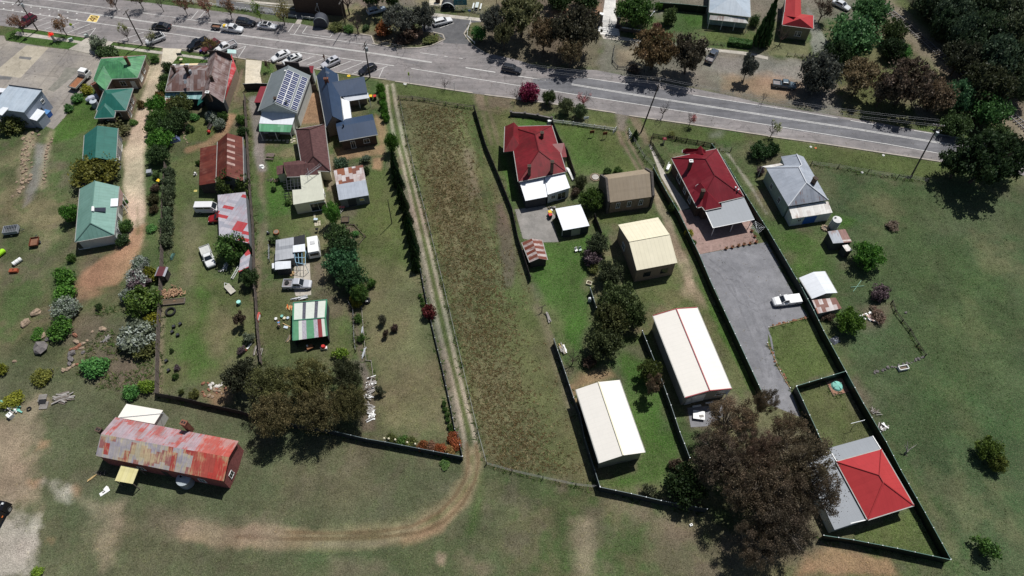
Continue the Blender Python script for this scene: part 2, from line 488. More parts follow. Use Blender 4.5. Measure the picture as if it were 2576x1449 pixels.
patch('f 720,100 790,100 790,480 700,480', 'dirt', .8, .7, .2, .5)
patch('f 880,820 1000,820 1100,940 1030,1020 900,960', 'mulch', .6, .8, .2, .3)
patch('f 540,1180 700,1150 700,1449 540,1449', 'brown', 1.5, .7, .3, 1)
patch('f 1130,270 1400,250 1480,600 1560,1200 1520,1449 1050,1449 1000,800', 'lawn', 1.5, .7, 1, 1)
patch('f 1040,1100 1600,1300 j 1700,100 2000,1449 1220,1449 1070,200 f 1100,1400', 'dry', 3, .6, 1, 2)
patch('j 60,100 330,0 330,640 740,640 900,200 960,500 1000,640 700,740 60,740', 'olive', 2, .6, 1, 2)
patch('j 920,150 980,200 1110,740 1180,1000 1210,1449 1050,1449 1060,760', 'brown', .8, .8, .2, .5)
patch('j 960,740 1100,740 1190,960 1150,1100 1070,900', 'greyd', .8, .7, .1, .5)
patch('i 780,140 1240,330 1300,700 1540,1000 1200,1000 830,700 640,560', 'brown', 3, .6, .7, 2.5)
patch('i 1060,640 1300,720 1540,720 1540,900 1200,1010 1000,980', 'mulch', 2, .6, .5, 1.5)
patch('b 1440,960 1480,965 2200,1075 2350,1449 f 2300,0 2430,420 2520,650 g -20,760 170,1330 k 300,420 420,600 620,1090 o 650,20 840,540 300,420 0,410 n 2310,330 2240,0 j 2230,1449 1900,0 f 1880,1400 1560,0 b 1500,1449', 'pad', 1.0, .92, 1, .6)
patch('b 1950,1080 2200,1080 f 2350,300 2480,750 g 20,1200 k 330,420 k 60,300 j 2500,100 f 2400,1200 2200,500', 'olive', 3, .75, 1, 2.5)
patch('f 1580,50 1660,50 1900,1300 j 2100,600 2250,1400 2180,1400 1930,100', 'olive', 2, .6, 1, 1.5)
for s in ('b 1960,1100 2090,1449 f 2100,20 2250,500 2350,900 2430,1300 j 2560,400', 'b 2040,1100 2160,1449 f 2170,20 2320,500 2430,1000', 'b 1700,1060 1790,1449 f 1880,300 2020,1000 j 2120,300'):
 line(s, 'dry', .5, .7, .75, .5, .35)
patch('f 2080,50 2180,60 2260,500 2160,560', 'dusty', 1.5, .5, .3, 1.5)
patch('b 2120,1080 2220,1120 f 2420,700 2576,1300 2440,1100 2300,500', 'green', 2, .6, 1, 1.5)
patch('f 2400,600 2500,590 2576,900 g 40,1150 k 0,-10 j 2500,0 f 2430,950', 'mulch', 1, .85, .2, .7)
line('k 250,200 330,330 390,520 450,750 540,1000 590,1200', 'dirt', 1.6, 1, .75, .1, .5)
patch('j 2100,100 2576,40 k 200,200 380,700 560,1350 500,1449 o 640,30 700,500 300,400 200,200 k 100,900', 'olive', 4, .5, 1, 3)
line('b 1320,860 1345,1100 1400,1449 f 1440,20 1540,460 1640,900 1755,1449 j 1860,500 2000,1000 2085,1449 n 2110,200 2150,420', 'wheel', .75, .4, .95, .02, .12)
line('b 1375,850 1425,1140 1490,1449 f 1480,0 1585,400 1705,900 1840,1449 j 1935,400 2040,900 2190,1449 n 2230,200 2190,480', 'wheel', .75, .4, .95, .02, .12)
line('b 1345,870 1380,1140 1450,1449 f 1460,10 1565,430 1675,900 1800,1449 j 1898,450 2020,950 2138,1449', 'olive', .7, .35, .9, .9, .12)
line('f 1460,330 1640,1000 1690,1300 j 1780,250 1900,780 2030,1449 n 2060,130', 'greyd', 1.0, .8, .6, .3, .4)
line('n 2185,250 2170,480 2030,700 1850,880 1600,990 1200,1070 600,1080 200,1060 -300,1040 m 1900,1000', 'track', 3.2, 1.0, .95, .03, .7)
line('n 2130,560 1990,800 1850,960 1700,1020 1500,1090', 'orange', 1.2, 1.2, .55, .05, .4)
line('n 600,1130 1000,1140 1300,1120', 'dusty', .8, .8, .5, .1, .3)
line('n 700,960 1100,960 1500,900 1900,740 2060,560', 'dry', 1.2, 1.5, .6, .8, .6)
line('n 2260,450 2240,700 2160,1000', 'lush', 1.2, 1.5, .5, 1, .8)
line('n 2215,120 2240,300 2200,500 2080,720 1900,900 1650,1010 1250,1060 700,1075 300,1070 -200,1050', 'rut', .6, .35, .95, .02, .15)
line('n 2120,120 2135,300 2110,460 2000,650 1830,830 1560,950 1200,1010 700,1020 200,1005', 'rut', .6, .35, .9, .02, .15)
line('n 2175,250 2190,420 2060,660 1880,840 1640,960', 'lawn', .6, .6, .5, .8, .3)
patch('m 0,720 120,760 380,860 330,1449 -300,1449 -300,720', 'white', 3, .9, .05, 5)
patch('m 440,500 560,480 740,640 720,780 640,760 540,680', 'white', 1.5, .8, .1, 1.8)
patch('m 780,660 1240,700 1190,880 930,860', 'tan', 2, .8, .05, 1.5)
patch('m 870,900 1200,900 1150,1300 900,1200', 'tan', 3, .6, .4, 2.5)
patch('i 0,1300 280,1250 420,1449 m 330,160 340,500 420,760 100,740 -200,760 -200,-100', 'tan', 4, .8, .2, 4)
patch('i 380,1100 500,1150 330,1320 210,1290', 'tan', 1, .7, .2, 1)
for s in ('m 420,90 490,90 450,150 370,170', 'm 750,560 800,570 790,640 745,640', 'm 480,1070 550,1080 520,1140', 'm 300,490 380,490 360,540'):
 patch(s, 'orange', 1.2, .7, .2, 1)
patch('m 1500,800 2576,900 n 300,960 200,1150 m 1800,1060 1480,960', 'dusty', 3, .5, .4, 2)
patch('n 500,1230 1700,1150 2200,1000 2300,1449 400,1449', 'green', 4, .35, 1, 3)
patch('n 800,1290 1350,1300 1400,1449 800,1449', 'dirt', 2, .6, .3, 2)
patch('n 1840,1230 1900,1250 1880,1330 1830,1310', 'tan', .8, .9, .1, .6)
patch('n 2060,1230 2330,1310 2330,1449 2130,1449', 'dirt', 2, .6, .3, 2)
patch('b 2240,1130 2576,1130 g 20,500 f 2500,400 2300,0', 'lawn', 1.2, .7, 1, 1)
patch('c 40,1190 390,1200 380,1290 60,1300', 'lush', 1, .8, 1, .5)
line('b 2280,1140 2370,1449', 'dirt', .8, .6, .5, .3, .3)
line('b 2350,1120 2440,1449', 'dirt', .8, .6, .5, .3, .3)
patch('f 2440,80 2510,120 g 60,560 0,540', 'lush', 1, .75, 1, .6)
patch('c 430,1230 1050,1300 1090,1449 g 1290,290 630,330 550,0', 'lawn', 1.2, .85, 1, .8)
patch('c 470,1300 800,1300 g 900,250 640,200', 'lush', 3, .5, 1, 2)
line('c 1070,1330 1110,1449 g 1130,10 1290,290', 'dirt', .7, .4, .8, .1, .15)
line('c 1150,1330 1190,1449 g 1210,30 1350,290', 'dirt', .7, .4, .8, .1, .15)
line('g 1440,440 1490,640 1560,740 1640,1000 1760,1290 1800,1449', 'tan', 1.7, .7, .95, .1, .5)
line('g 1520,640 1560,800 1700,1150', 'dirt', .8, .7, .6, .2, .3)
patch('g 300,990 470,980 800,930 840,1200 700,1449 k 800,250 660,600 480,560 330,180 250,0 g 180,1340', 'lush', 1.5, .8, 1, 1)
patch('k 330,180 480,180 560,600 480,560', 'dry', 2, .5, 1, 1.5)
patch('g 840,720 1440,640 1460,760 1060,800 880,790', 'lawn', 1.2, .7, 1, 1)
patch('g 1700,1240 1700,1449 k 1890,10 2200,560 2440,1020 2240,1050 1870,190 1300,150 1260,0 g 1160,1330', 'olive', 2, .6, 1, 1.5)
line('k 1800,20 1950,120', 'tan', 3, 2, .6, .3, 1)
line('k 1930,30 2130,470 2420,1010', 'lush', 1.1, .7, .85, 1, .3)
line('g 1450,420 1640,760 1900,1280 k 1900,0', 'lush', .8, .6, .7, 1, .3)
patch('k 680,860 1000,820 1070,900 880,950 640,1030 590,990', 'orange', 1.2, .85, .1, .8)
line('k 590,1000 640,1130', 'orange', 1, .6, .8, .1, .3)
patch('k 1050,520 1400,440 1500,960 1490,1449 o 1620,30 1700,240 1480,500 900,560 1250,380 1300,100 k 1200,1449', 'lush', 1.5, .75, 1, 1)
patch('k 1080,560 1380,560 1330,720 1080,640', 'brown', 1.5, .6, .4, 1)
patch('k 1500,620 1760,1150 1760,1300 1480,960', 'olive', 1.5, .6, 1, 1)
patch('k 1760,1190 2230,1060 2300,1250 1900,1449 1780,1449', 'mulch', 1.2, .7, .2, .8)
patch('o 560,870 780,880 830,1100 820,1449 640,1449 600,1100', 'tan', 2, .7, .3, 1.5)
patch('o 900,620 1500,850 1960,900 1900,1200 1200,900', 'dirt', 3, .6, .4, 2)
patch('o 1300,900 2300,1050 2300,1449 1400,1449', 'brown', 4, .5, .6, 3)
patch('p 600,1140 1210,1270 1330,1449 300,1449 360,1250', 'orange', 1.5, .75, .15, 1.2)
patch('p 0,0 480,0 560,900 300,1300 0,1300', 'brown', 3, .7, .4, 2)
patch('l 5,400 390,300 720,830 270,960 215,1000 0,570', 'lawn', .8, .85, 1, .4)
patch('l 310,1020 800,930 1060,1449 p 1060,40 620,150 l 500,1449', 'olive', 1, .7, 1, .6)
patch('p 870,1020 1350,840 1470,770 1790,1270 850,1090', 'lawn', 1, .8, 1, .6)
line('h 250,860 l 440,80 780,830', 'green', 1.5, 1.5, .5, 1, .8)
line('g 2010,20 2150,170 2576,860 h 330,1449', 'green', 1.5, 1.5, .6, 1, .8)
line('g 2170,90 2300,280 2400,420 2560,700', 'white', .4, .4, .6, .3, .3)
patch('h 640,690 900,760 800,860 680,830', 'lush', 1.5, .8, 1, 1)
patch('h 60,880 560,900 600,1250 300,1300 150,1000', 'lush', 3, .6, 1, 2)
patch('h 900,300 1600,400 1600,1000 2100,1000 2400,1449 600,1449 900,1000', 'green', 6, .4, 1, 4)
patch('l 700,1000 900,880 1000,1100 980,1300', 'mulch', 2, .6, .5, 1.5)
patch('l 880,180 1250,160 1180,400 960,430', 'mulch', 2, .6, .3, 1)
patch('p 1400,470 1800,900 1880,1250 1700,900', 'dry', 3, .7, .8, 2)
for s in ('l 1750,300 2000,250 2300,500 2100,560', 'l 1650,900 1900,1050 2050,1400 1850,1300', 'p 1900,300 2000,500 1950,900 1800,600', 'h 2100,1000 2500,1100 2576,1300 2200,1250', 'h 950,500 1250,560 1300,760 1000,700', 'p 2300,600 2500,700 2560,1100 2380,900'):
 patch(s, 'dry', 5, .42, 1, 5)
patch('l 1600,0 2576,0 2576,1449 1500,1449 1300,400', 'green', 8, .35, 1, 6)
# the sealed and built ground carries no grass
ROADP = 'a -3000,-750 -500,-420 -200,-150 500,-70 1480,25 2480,150 b 100,205 470,245 600,270 800,322 1160,360 1190,440 1420,490 1650,480 1760,460 1900,400 1880,350 1780,325 1680,318 1660,170 1760,150 2290,215 2160,225 2092,340 2170,450 2300,530 2576,590 c 340,690 850,705 1100,755 1850,895 2200,965 2576,1055 d 1000,1215 1500,1310 2000,1390 2576,1449 h 2576,60 3200,200 9000,1157 9000,1377 3200,420 1730,178 560,0 d 0,1372 c 2576,1368 1700,1238 1180,1165 780,1098 0,990 b 2180,938 1250,792 800,728 0,600 a 1640,483 1140,422 870,380 370,300 180,280 -500,190 -3000,-140'
YARD = 'a -500,330 40,360 60,410 490,478 700,500 960,555 1010,590 930,830 780,980 650,1180 540,1300 440,1260 300,1290 0,1290 -500,1290'
PATH1 = 'a 170,318 360,342 870,424 830,440 150,352'
PATH2 = 'a 1100,455 1640,520 1630,545 1090,476'
PATH3 = 'a 1830,545 2110,580 2105,605 1800,565'
DRV1 = 'a 690,495 800,430 880,372 1140,422 1090,470 960,550'
DRV2 = 'a 1640,483 1830,492 1800,560 1730,640 1620,640'
DRV3 = 'a 2475,600 b 60,612 40,740 60,850 0,860 a 2465,850'
GRAV1 = 'g 30,660 330,620 450,740 400,760 470,985 300,988 110,950'
GRAV2 = 'g 1880,1112 2565,986 l 280,110 395,280 5,398 -5,560 220,1005 330,1300 k 2560,1160 2040,0 g 2030,1449'
PATIO = 'g 1680,670 1800,655 1950,670 2330,560 2440,760 2400,850 2475,990 1880,1110'
SIDEP = 'g 1375,0 1395,0 1560,330 1790,640 1700,670 1500,330'
SLAB = 'f 385,1205 540,1195 552,1449 j 555,70 400,80 f 380,1449'
GRAV3 = 'k 1765,1205 2130,1175 2120,1290 1960,1390 1800,1400'
MEMO = 'c 935,0 1045,0 1040,150 1075,260 1085,362 890,345 885,280 910,170'
NPATH = 'c 900,350 1090,368 1300,405 1290,422 920,390'
NPATH2 = 'c 1940,480 2340,520 d 0,570 0,600 c 2340,552 1950,505'
NPATH3 = 'b 1780,130 2290,185 2280,215 1760,160'
for s in (ROADP, YARD, PATH1, PATH2, PATH3, DRV1, DRV2, DRV3, GRAV1, GRAV2, PATIO, SIDEP, SLAB, GRAV3, MEMO, NPATH, NPATH2, NPATH3):
 patch(s, 'greyd', .3, .9, 0, 0)
ny, nx = XX.shape
NA, NB = fbm(XX, YY, 6, 83), fbm(XX, YY, 13, 97)
GC = np.clip(GC * (.62 + .76 * NA + .5 * (N3 - .5))[..., None] * np.stack([.8 + .4 * NB, np.ones_like(NB), .92 + .16 * NB], -1), .004, 1)
HZ = np.zeros(XX.shape)
me = bpy.data.meshes.new('ground')
idx = np.arange(nx * ny).reshape(ny, nx)
quads = np.stack([idx[:-1, :-1], idx[:-1, 1:], idx[1:, 1:], idx[1:, :-1]], -1).reshape(-1, 4)
me.vertices.add(nx * ny)
me.vertices.foreach_set('co', np.stack([XX, YY, HZ], -1).astype('f').ravel())
me.loops.add(quads.size)
me.loops.foreach_set('vertex_index', quads.ravel().astype('i'))
me.polygons.add(len(quads))
me.polygons.foreach_set('loop_start', np.arange(0, quads.size, 4, dtype='i'))
at = me.attributes.new('soil', 'FLOAT_COLOR', 'POINT')
at.data.foreach_set('color', np.concatenate([GC, VEG[..., None]], -1).astype('f').ravel())
me.update(calc_edges=True)
def soilM():
 t = NT('soil_and_grass')
 t.b.inputs['Roughness'].default_value = .95
 t.b.inputs['Specular IOR Level'].default_value = .1
 a = t.n('ShaderNodeAttribute', attribute_name='soil')
 co = t.n('ShaderNodeNewGeometry').outputs['Position']
 f1 = t.noise(co, 1.3, 5, .7)
 f2 = t.noise(co, 5.2, 3, .75)
 k = t.math('MULTIPLY', t.rng(f1, .25, .75, .74, 1.26), t.rng(f2, .25, .75, .42, 1.58))
 f3 = t.noise(co, 4.2, 4, .8)
 col = t.mix(t.math('MULTIPLY', t.rng(f3, .5, .66, 0, 1), t.rng(a.outputs['Alpha'], 0, 1, .12, .46)), a.outputs['Color'], (.2, .18, .11))
 f4 = t.noise(co, 2.9, 5, .8)
 col = t.mix(t.math('MULTIPLY', t.rng(f4, .51, .67, 0, 1), t.rng(a.outputs['Alpha'], 0, 1, .1, .58)), col, (.032, .042, .017))
 t.l(t.scalecol(col, k), t.b.inputs['Base Color'])
 t.bump(f2, .55, .12)
 return t.mat
me.materials.append(soilM())
tag(link('ground', me), kind='structure')
def sample(arr, x, y):
 i = np.clip(np.searchsorted(GX, x), 0, nx - 1)
 j = np.clip(np.searchsorted(GY, y), 0, ny - 1)
 return arr[j, i]
def sheet(name, s, z, mat, label=None):
 mb = MB()
 pts = [P(q, z) for q in S(s)]
 if sum(pts[i - 1].x * pts[i].y - pts[i].x * pts[i - 1].y for i in range(len(pts))) < 0: pts.reverse()
 mb.face(pts)
 return tag(mb.build(name, mat), label, kind='structure')
RA = math.atan2(*(lambda d: (d.y, d.x))(W('b 2576,850')[0] - W('b 0,460')[0]))
ASPH = groundM('old_asphalt', (.2, .186, .183), (.265, .24, .234), .25, 7, crack=.3, streakdir=-RA)
ASPHN = groundM('new_asphalt', (.135, .135, .145), (.17, .168, .176), .25, 8, streakdir=-RA)
CONCG = groundM('yard_concrete', (.215, .197, .185), (.335, .3, .255), .1, 5, crack=.22, joint=8)
PATHM = groundM('footpath_concrete', (.40, .37, .32), (.47, .43, .37), .6, 6, joint=1.6)
SHOUL = groundM('shoulder_asphalt', (.19, .175, .172), (.245, .222, .214), .3, 8, streakdir=-RA)
GRAVM = groundM('grey_gravel', (.175, .175, .186), (.235, .233, .245), .3, 9)
GRAVD = groundM('yard_gravel', (.2, .19, .175), (.29, .27, .25), .35, 9)
PAVE = groundM('pink_brick_paving', (.27, .18, .155), (.33, .23, .2), .8, 7, joint=.42)
PALE = groundM('pale_concrete', (.52, .46, .35), (.6, .54, .43), .5, 6)
SLABM = groundM('slab_concrete', (.34, .31, .26), (.45, .41, .35), .4, 6)
sheet('road', ROADP, .008, ASPH)
sheet('road_lanes', 'c 210,790 760,785 1180,845 1820,955 2576,1072 d 700,1187 1190,1272 1950,1392 2576,1460 h 2576,50 3200,180 9000,1140 9000,1290 3200,330 1790,105 1140,0 d 0,1265 c 2576,1255 1600,1100 210,880', .014, ASPHN)
sheet('car_park', 'b 1665,175 1762,156 2285,220 2160,228 2094,342 2170,448 1880,430 1895,395 1790,328 1690,318', .014, groundM('dark_asphalt', (.1, .1, .104), (.13, .128, .13), .4, 8))
sheet('concrete_yard', YARD, .008, CONCG)
sheet('concrete_slab', 'a 265,455 490,480 205,785 -80,745', .012, groundM('pale_slab', (.34, .3, .235), (.41, .365, .29), .4, 6, crack=.2))
sheet('concrete_patch', 'a 198,565 322,578 305,603 188,588', .016, groundM('dark_patch', (.13, .13, .13), (.17, .165, .16), .6, 8))
sheet('concrete_patch', 'a -80,762 120,772 105,802 -80,795', .016, MC['dark_patch'])
sheet('gravel_patch', 'a 660,675 800,688 760,740 640,850 540,925 480,900 600,780', .012, groundM('yard_gravel_patch', (.17, .165, .14), (.25, .235, .2), .8, 8))
sheet('footpath', PATH1, .016, PATHM); sheet('footpath', PATH2, .016, PATHM); sheet('footpath', PATH3, .016, PATHM)
sheet('driveway', DRV1, .013, PATHM); sheet('driveway', DRV2, .013, PALE); sheet('driveway', DRV3, .013, PALE)
sheet('gravel_yard', GRAV1, .012, GRAVD); sheet('gravel_drive', GRAV2, .012, GRAVM)
sheet('brick_patio', PATIO, .018, PAVE); sheet('side_path', SIDEP, .014, PATHM)
sheet('concrete_slab', SLAB, .014, SLABM); sheet('gravel_apron', GRAV3, .014, GRAVM)
sheet('memorial_paving', MEMO, .03, groundM('memorial_concrete', (.6, .58, .55), (.7, .67, .62), .5, 5))
sheet('footpath', NPATH, .02, PATHM); sheet('footpath', NPATH2, .016, PATHM); sheet('footpath', NPATH3, .016, PATHM)
sheet('back_lane', 'b -400,-20 0,60 560,130 640,190 470,190 0,130 -400,60', .01, groundM('lane_asphalt', (.12, .12, .125), (.15, .148, .15), .4, 8))
sheet('footpath', 'b -300,-40 0,10 330,45 850,70 840,100 560,60 0,35 -300,-10', .016, PATHM)
sheet('footpath', 'b 430,175 470,180 450,240 390,238', .02, PATHM)
def strip(mb, s, w, z=.022, off=0.0, m=0):
 pts = W(s, z)
 L, Rr = [], []
 for i, p in enumerate(pts):
  d = (pts[min(i + 1, len(pts) - 1)] - pts[max(i - 1, 0)]).normalized()
  n = Vector((-d.y, d.x, 0))
  L.append(p + n * (off + w / 2)); Rr.append(p + n * (off - w / 2))
 for i in range(len(pts) - 1):
  mb.face([Rr[i], Rr[i + 1], L[i + 1], L[i]], m)
zt = .018
for s in ('g 1960,1180 2120,1290 2230,1449 k 2300,100 2480,560 2576,900', 'g 2050,1160 2220,1280 2330,1449 k 2400,80 2560,500 l 60,900', 'l 60,140 -100,200 -260,120 -330,-60 h -420,1380'):
 for o in (-.75, .75):
  mb = MB(); zt += .004; strip(mb, s, .35, zt, o)
  tag(mb.build('tyre_marks', groundM('dark_gravel', (.165, .165, .175), (.215, .213, .225), 1.2, 9)), kind='structure')
for s in ('a 1780,300 2100,345 2080,375 1760,330', 'b 640,455 900,490 890,520 630,485', 'a 640,120 760,138 740,160 620,142', 'b 1500,600 1640,622 1620,650 1480,628'):
 sheet('road_patch', s, .0125, groundM('patch_asphalt', (.155, .148, .15), (.2, .185, .182), .5, 9))
# kerbs: a real step along the seal
KERB = M('kerb_concrete', (.38, .34, .29), .9, .2, 1, world=True)
def kerb(s, w=.3, h=.13):
 pts = W(s)
 mb = MB()
 for a, b in zip(pts, pts[1:]):
  d = b - a
  mb.box(((a.x + b.x) / 2, (a.y + b.y) / 2, h / 2), (d.length, w, h), math.atan2(d.y, d.x))
 return tag(mb.build('kerb', KERB), kind='structure')
kerb('a 180,281 370,301 870,381')
kerb('a 1140,421 1640,482')
kerb('a 1830,493 2475,598')
kerb('b 60,610 800,729 1250,793 1310,800')
kerb('b 1400,820 2180,938')
kerb('b 2300,955 c 0,990 780,1099 1040,1138')
kerb('c 1180,1166 1700,1239 2576,1369')
kerb('d 0,1373 560,1449 h 1730,178')
kerb('b 1050,345 1160,362 b 1190,440')
kerb('b 1170,440 1420,490 1650,482 1760,462 1900,400 1880,350 1780,325')
kerb('b 2165,228 2094,342 2172,452 2300,532')
# painted lines
PAINT = M('road_paint', (.62, .61, .58), .7, .2, 1.2, world=True)
PAINTY = M('yellow_road_paint', (.7, .52, .17), .7, .1, .8, world=True)
PAINTB = M('brown_road_paint', (.1, .04, .015), .8, .1, 1, world=True)
mb = MB()
CLINE = 'a -300,-30 0,10 870,130 1700,250 2576,375 b 1090,522 1770,628'
for o in (.13, -.13): strip(mb, CLINE, .13, off=o)
for o in (.16, -.16):
 strip(mb, 'c 600,848 1290,962 2576,1163 d 900,1300 1800,1449 h 2400,90 9000,1180', .13, off=o)
strip(mb, 'b 2110,680 2410,727', .22)
strip(mb, 'c 60,765 330,805', .2)
strip(mb, 'a -300,52 0,91 1000,236 2576,461 b 840,582 1390,662', .14)
strip(mb, 'b 1560,688 2576,850 c 1600,1101 2576,1256 d 1200,1449 h 1790,105 2400,200 9000,1285', .14)
strip(mb, 'a 300,-25 1210,96', .13); strip(mb, 'a 1440,130 2210,240 2400,268', .13)
strip(mb, 'b 340,342 860,412 1200,458', .13)
strip(mb, 'b 1650,530 1830,556', .12); strip(mb, 'b 1895,565 1930,571', .12); strip(mb, 'b 2045,585 2080,590', .12)
strip(mb, 'c 200,789 340,806', .14)
strip(mb, 'c 760,786 1180,848', .14); strip(mb, 'c 1820,955 2576,1072 d 700,1187', .14)
strip(mb, 'd 830,1212 1190,1272', .14); strip(mb, 'd 1470,1312 1950,1392', .14)
for s in ('a 370,212 465,178', 'a 340,282 562,198', 'a 450,297 640,226', 'a 570,312 795,225', 'a 680,330 910,240', 'a 780,345 965,281', 'a 965,281 900,360',
    'a 1215,405 1450,322', 'a 1335,425 1560,340', 'a 1440,440 1682,352', 'a 2380,500 2475,463', 'a 2475,463 2400,575', 'b 100,612 350,518', 'b 215,635 465,545',
    'b 400,640 580,566', 'b 510,657 705,580', 'b 610,685 830,600', 'b 740,697 952,614', 'b 845,723 1077,628', 'b 970,740 1200,650', 'b 1090,757 1322,664', 'b 1283,682 1237,780',
    'a 1925,190 1995,105', 'a 1990,196 2060,114', 'b 325,320 380,240', 'b 385,343 450,243', 'b 465,335 515,262', 'b 465,335 745,375', 'b 745,375 780,325',
    'b 1755,255 1830,225', 'b 1850,280 1995,230'):
 strip(mb, s, .12)
for k in range(9):  # short dots beside the edge and centre lines before the crossing
 x = 30 + k * 92
 strip(mb, 'a %d,%d %d,%d' % (x, 95 + x * .145 - 14, x + 14, 95 + x * .145 - 9), .3)
 strip(mb, 'a %d,%d %d,%d' % (x, 10 + x * .138 + 17, x + 14, 10 + x * .138 + 21), .3)
strip(mb, 'b -200,20 0,38 570,107 600,90', .12)
tag(mb.build('road_marking', PAINT), kind='structure')
mb = MB()
q = W('a 865,213 972,228 1012,158 910,145', .026)   # near left, near right, far right, far left
mb.face(q, 0)
fr = [(0, 0), (1, 0), (1, 1), (0, 1)]
def bil(s, t, z):
 # s: along the reading direction (near edge to far edge), t: up the digits (right to left)
 a = q[1].lerp(q[2], s); b = q[0].lerp(q[3], s)
 p = a.lerp(b, t); p.z = z
 return p
def stroke(pl, w, m, z, close=False):
 pts = [bil(s, t, z) for s, t in pl]
 n = len(pts)
 for i in range(n if close else n - 1):
  a, b = pts[i], pts[(i + 1) % n]
  d = (b - a).normalized(); nn = Vector((-d.y, d.x, 0)) * w / 2
  a2, b2 = a - d * w * .4, b + d * w * .4
  mb.face([a2 - nn, b2 - nn, b2 + nn, a2 + nn], m)
for i in range(4):
 a, b = q[i].copy(), q[(i + 1) % 4].copy()
 d = (b - a).normalized(); n = Vector((-d.y, d.x, 0)) * .13
 mb.face([a + Vector((0, 0, .004)), b + Vector((0, 0, .004)), b + n + Vector((0, 0, .004)), a + n + Vector((0, 0, .004))], 1)
stroke([(.14, .42), (.44, .82)], .24, 2, .031)
stroke([(.14, .42), (.14, .40), (.53, .40)], .24, 2, .034)
stroke([(.44, .82), (.44, .2)], .24, 2, .037)
zr = [(.715 + .13 * math.cos(t * math.pi / 8), .5 + .3 * math.sin(t * math.pi / 8)) for t in range(16)]
stroke(zr, .24, 2, .031, True)
tag(mb.build('speed_marking', [PAINTY, PAINT, PAINTB]), kind='structure')
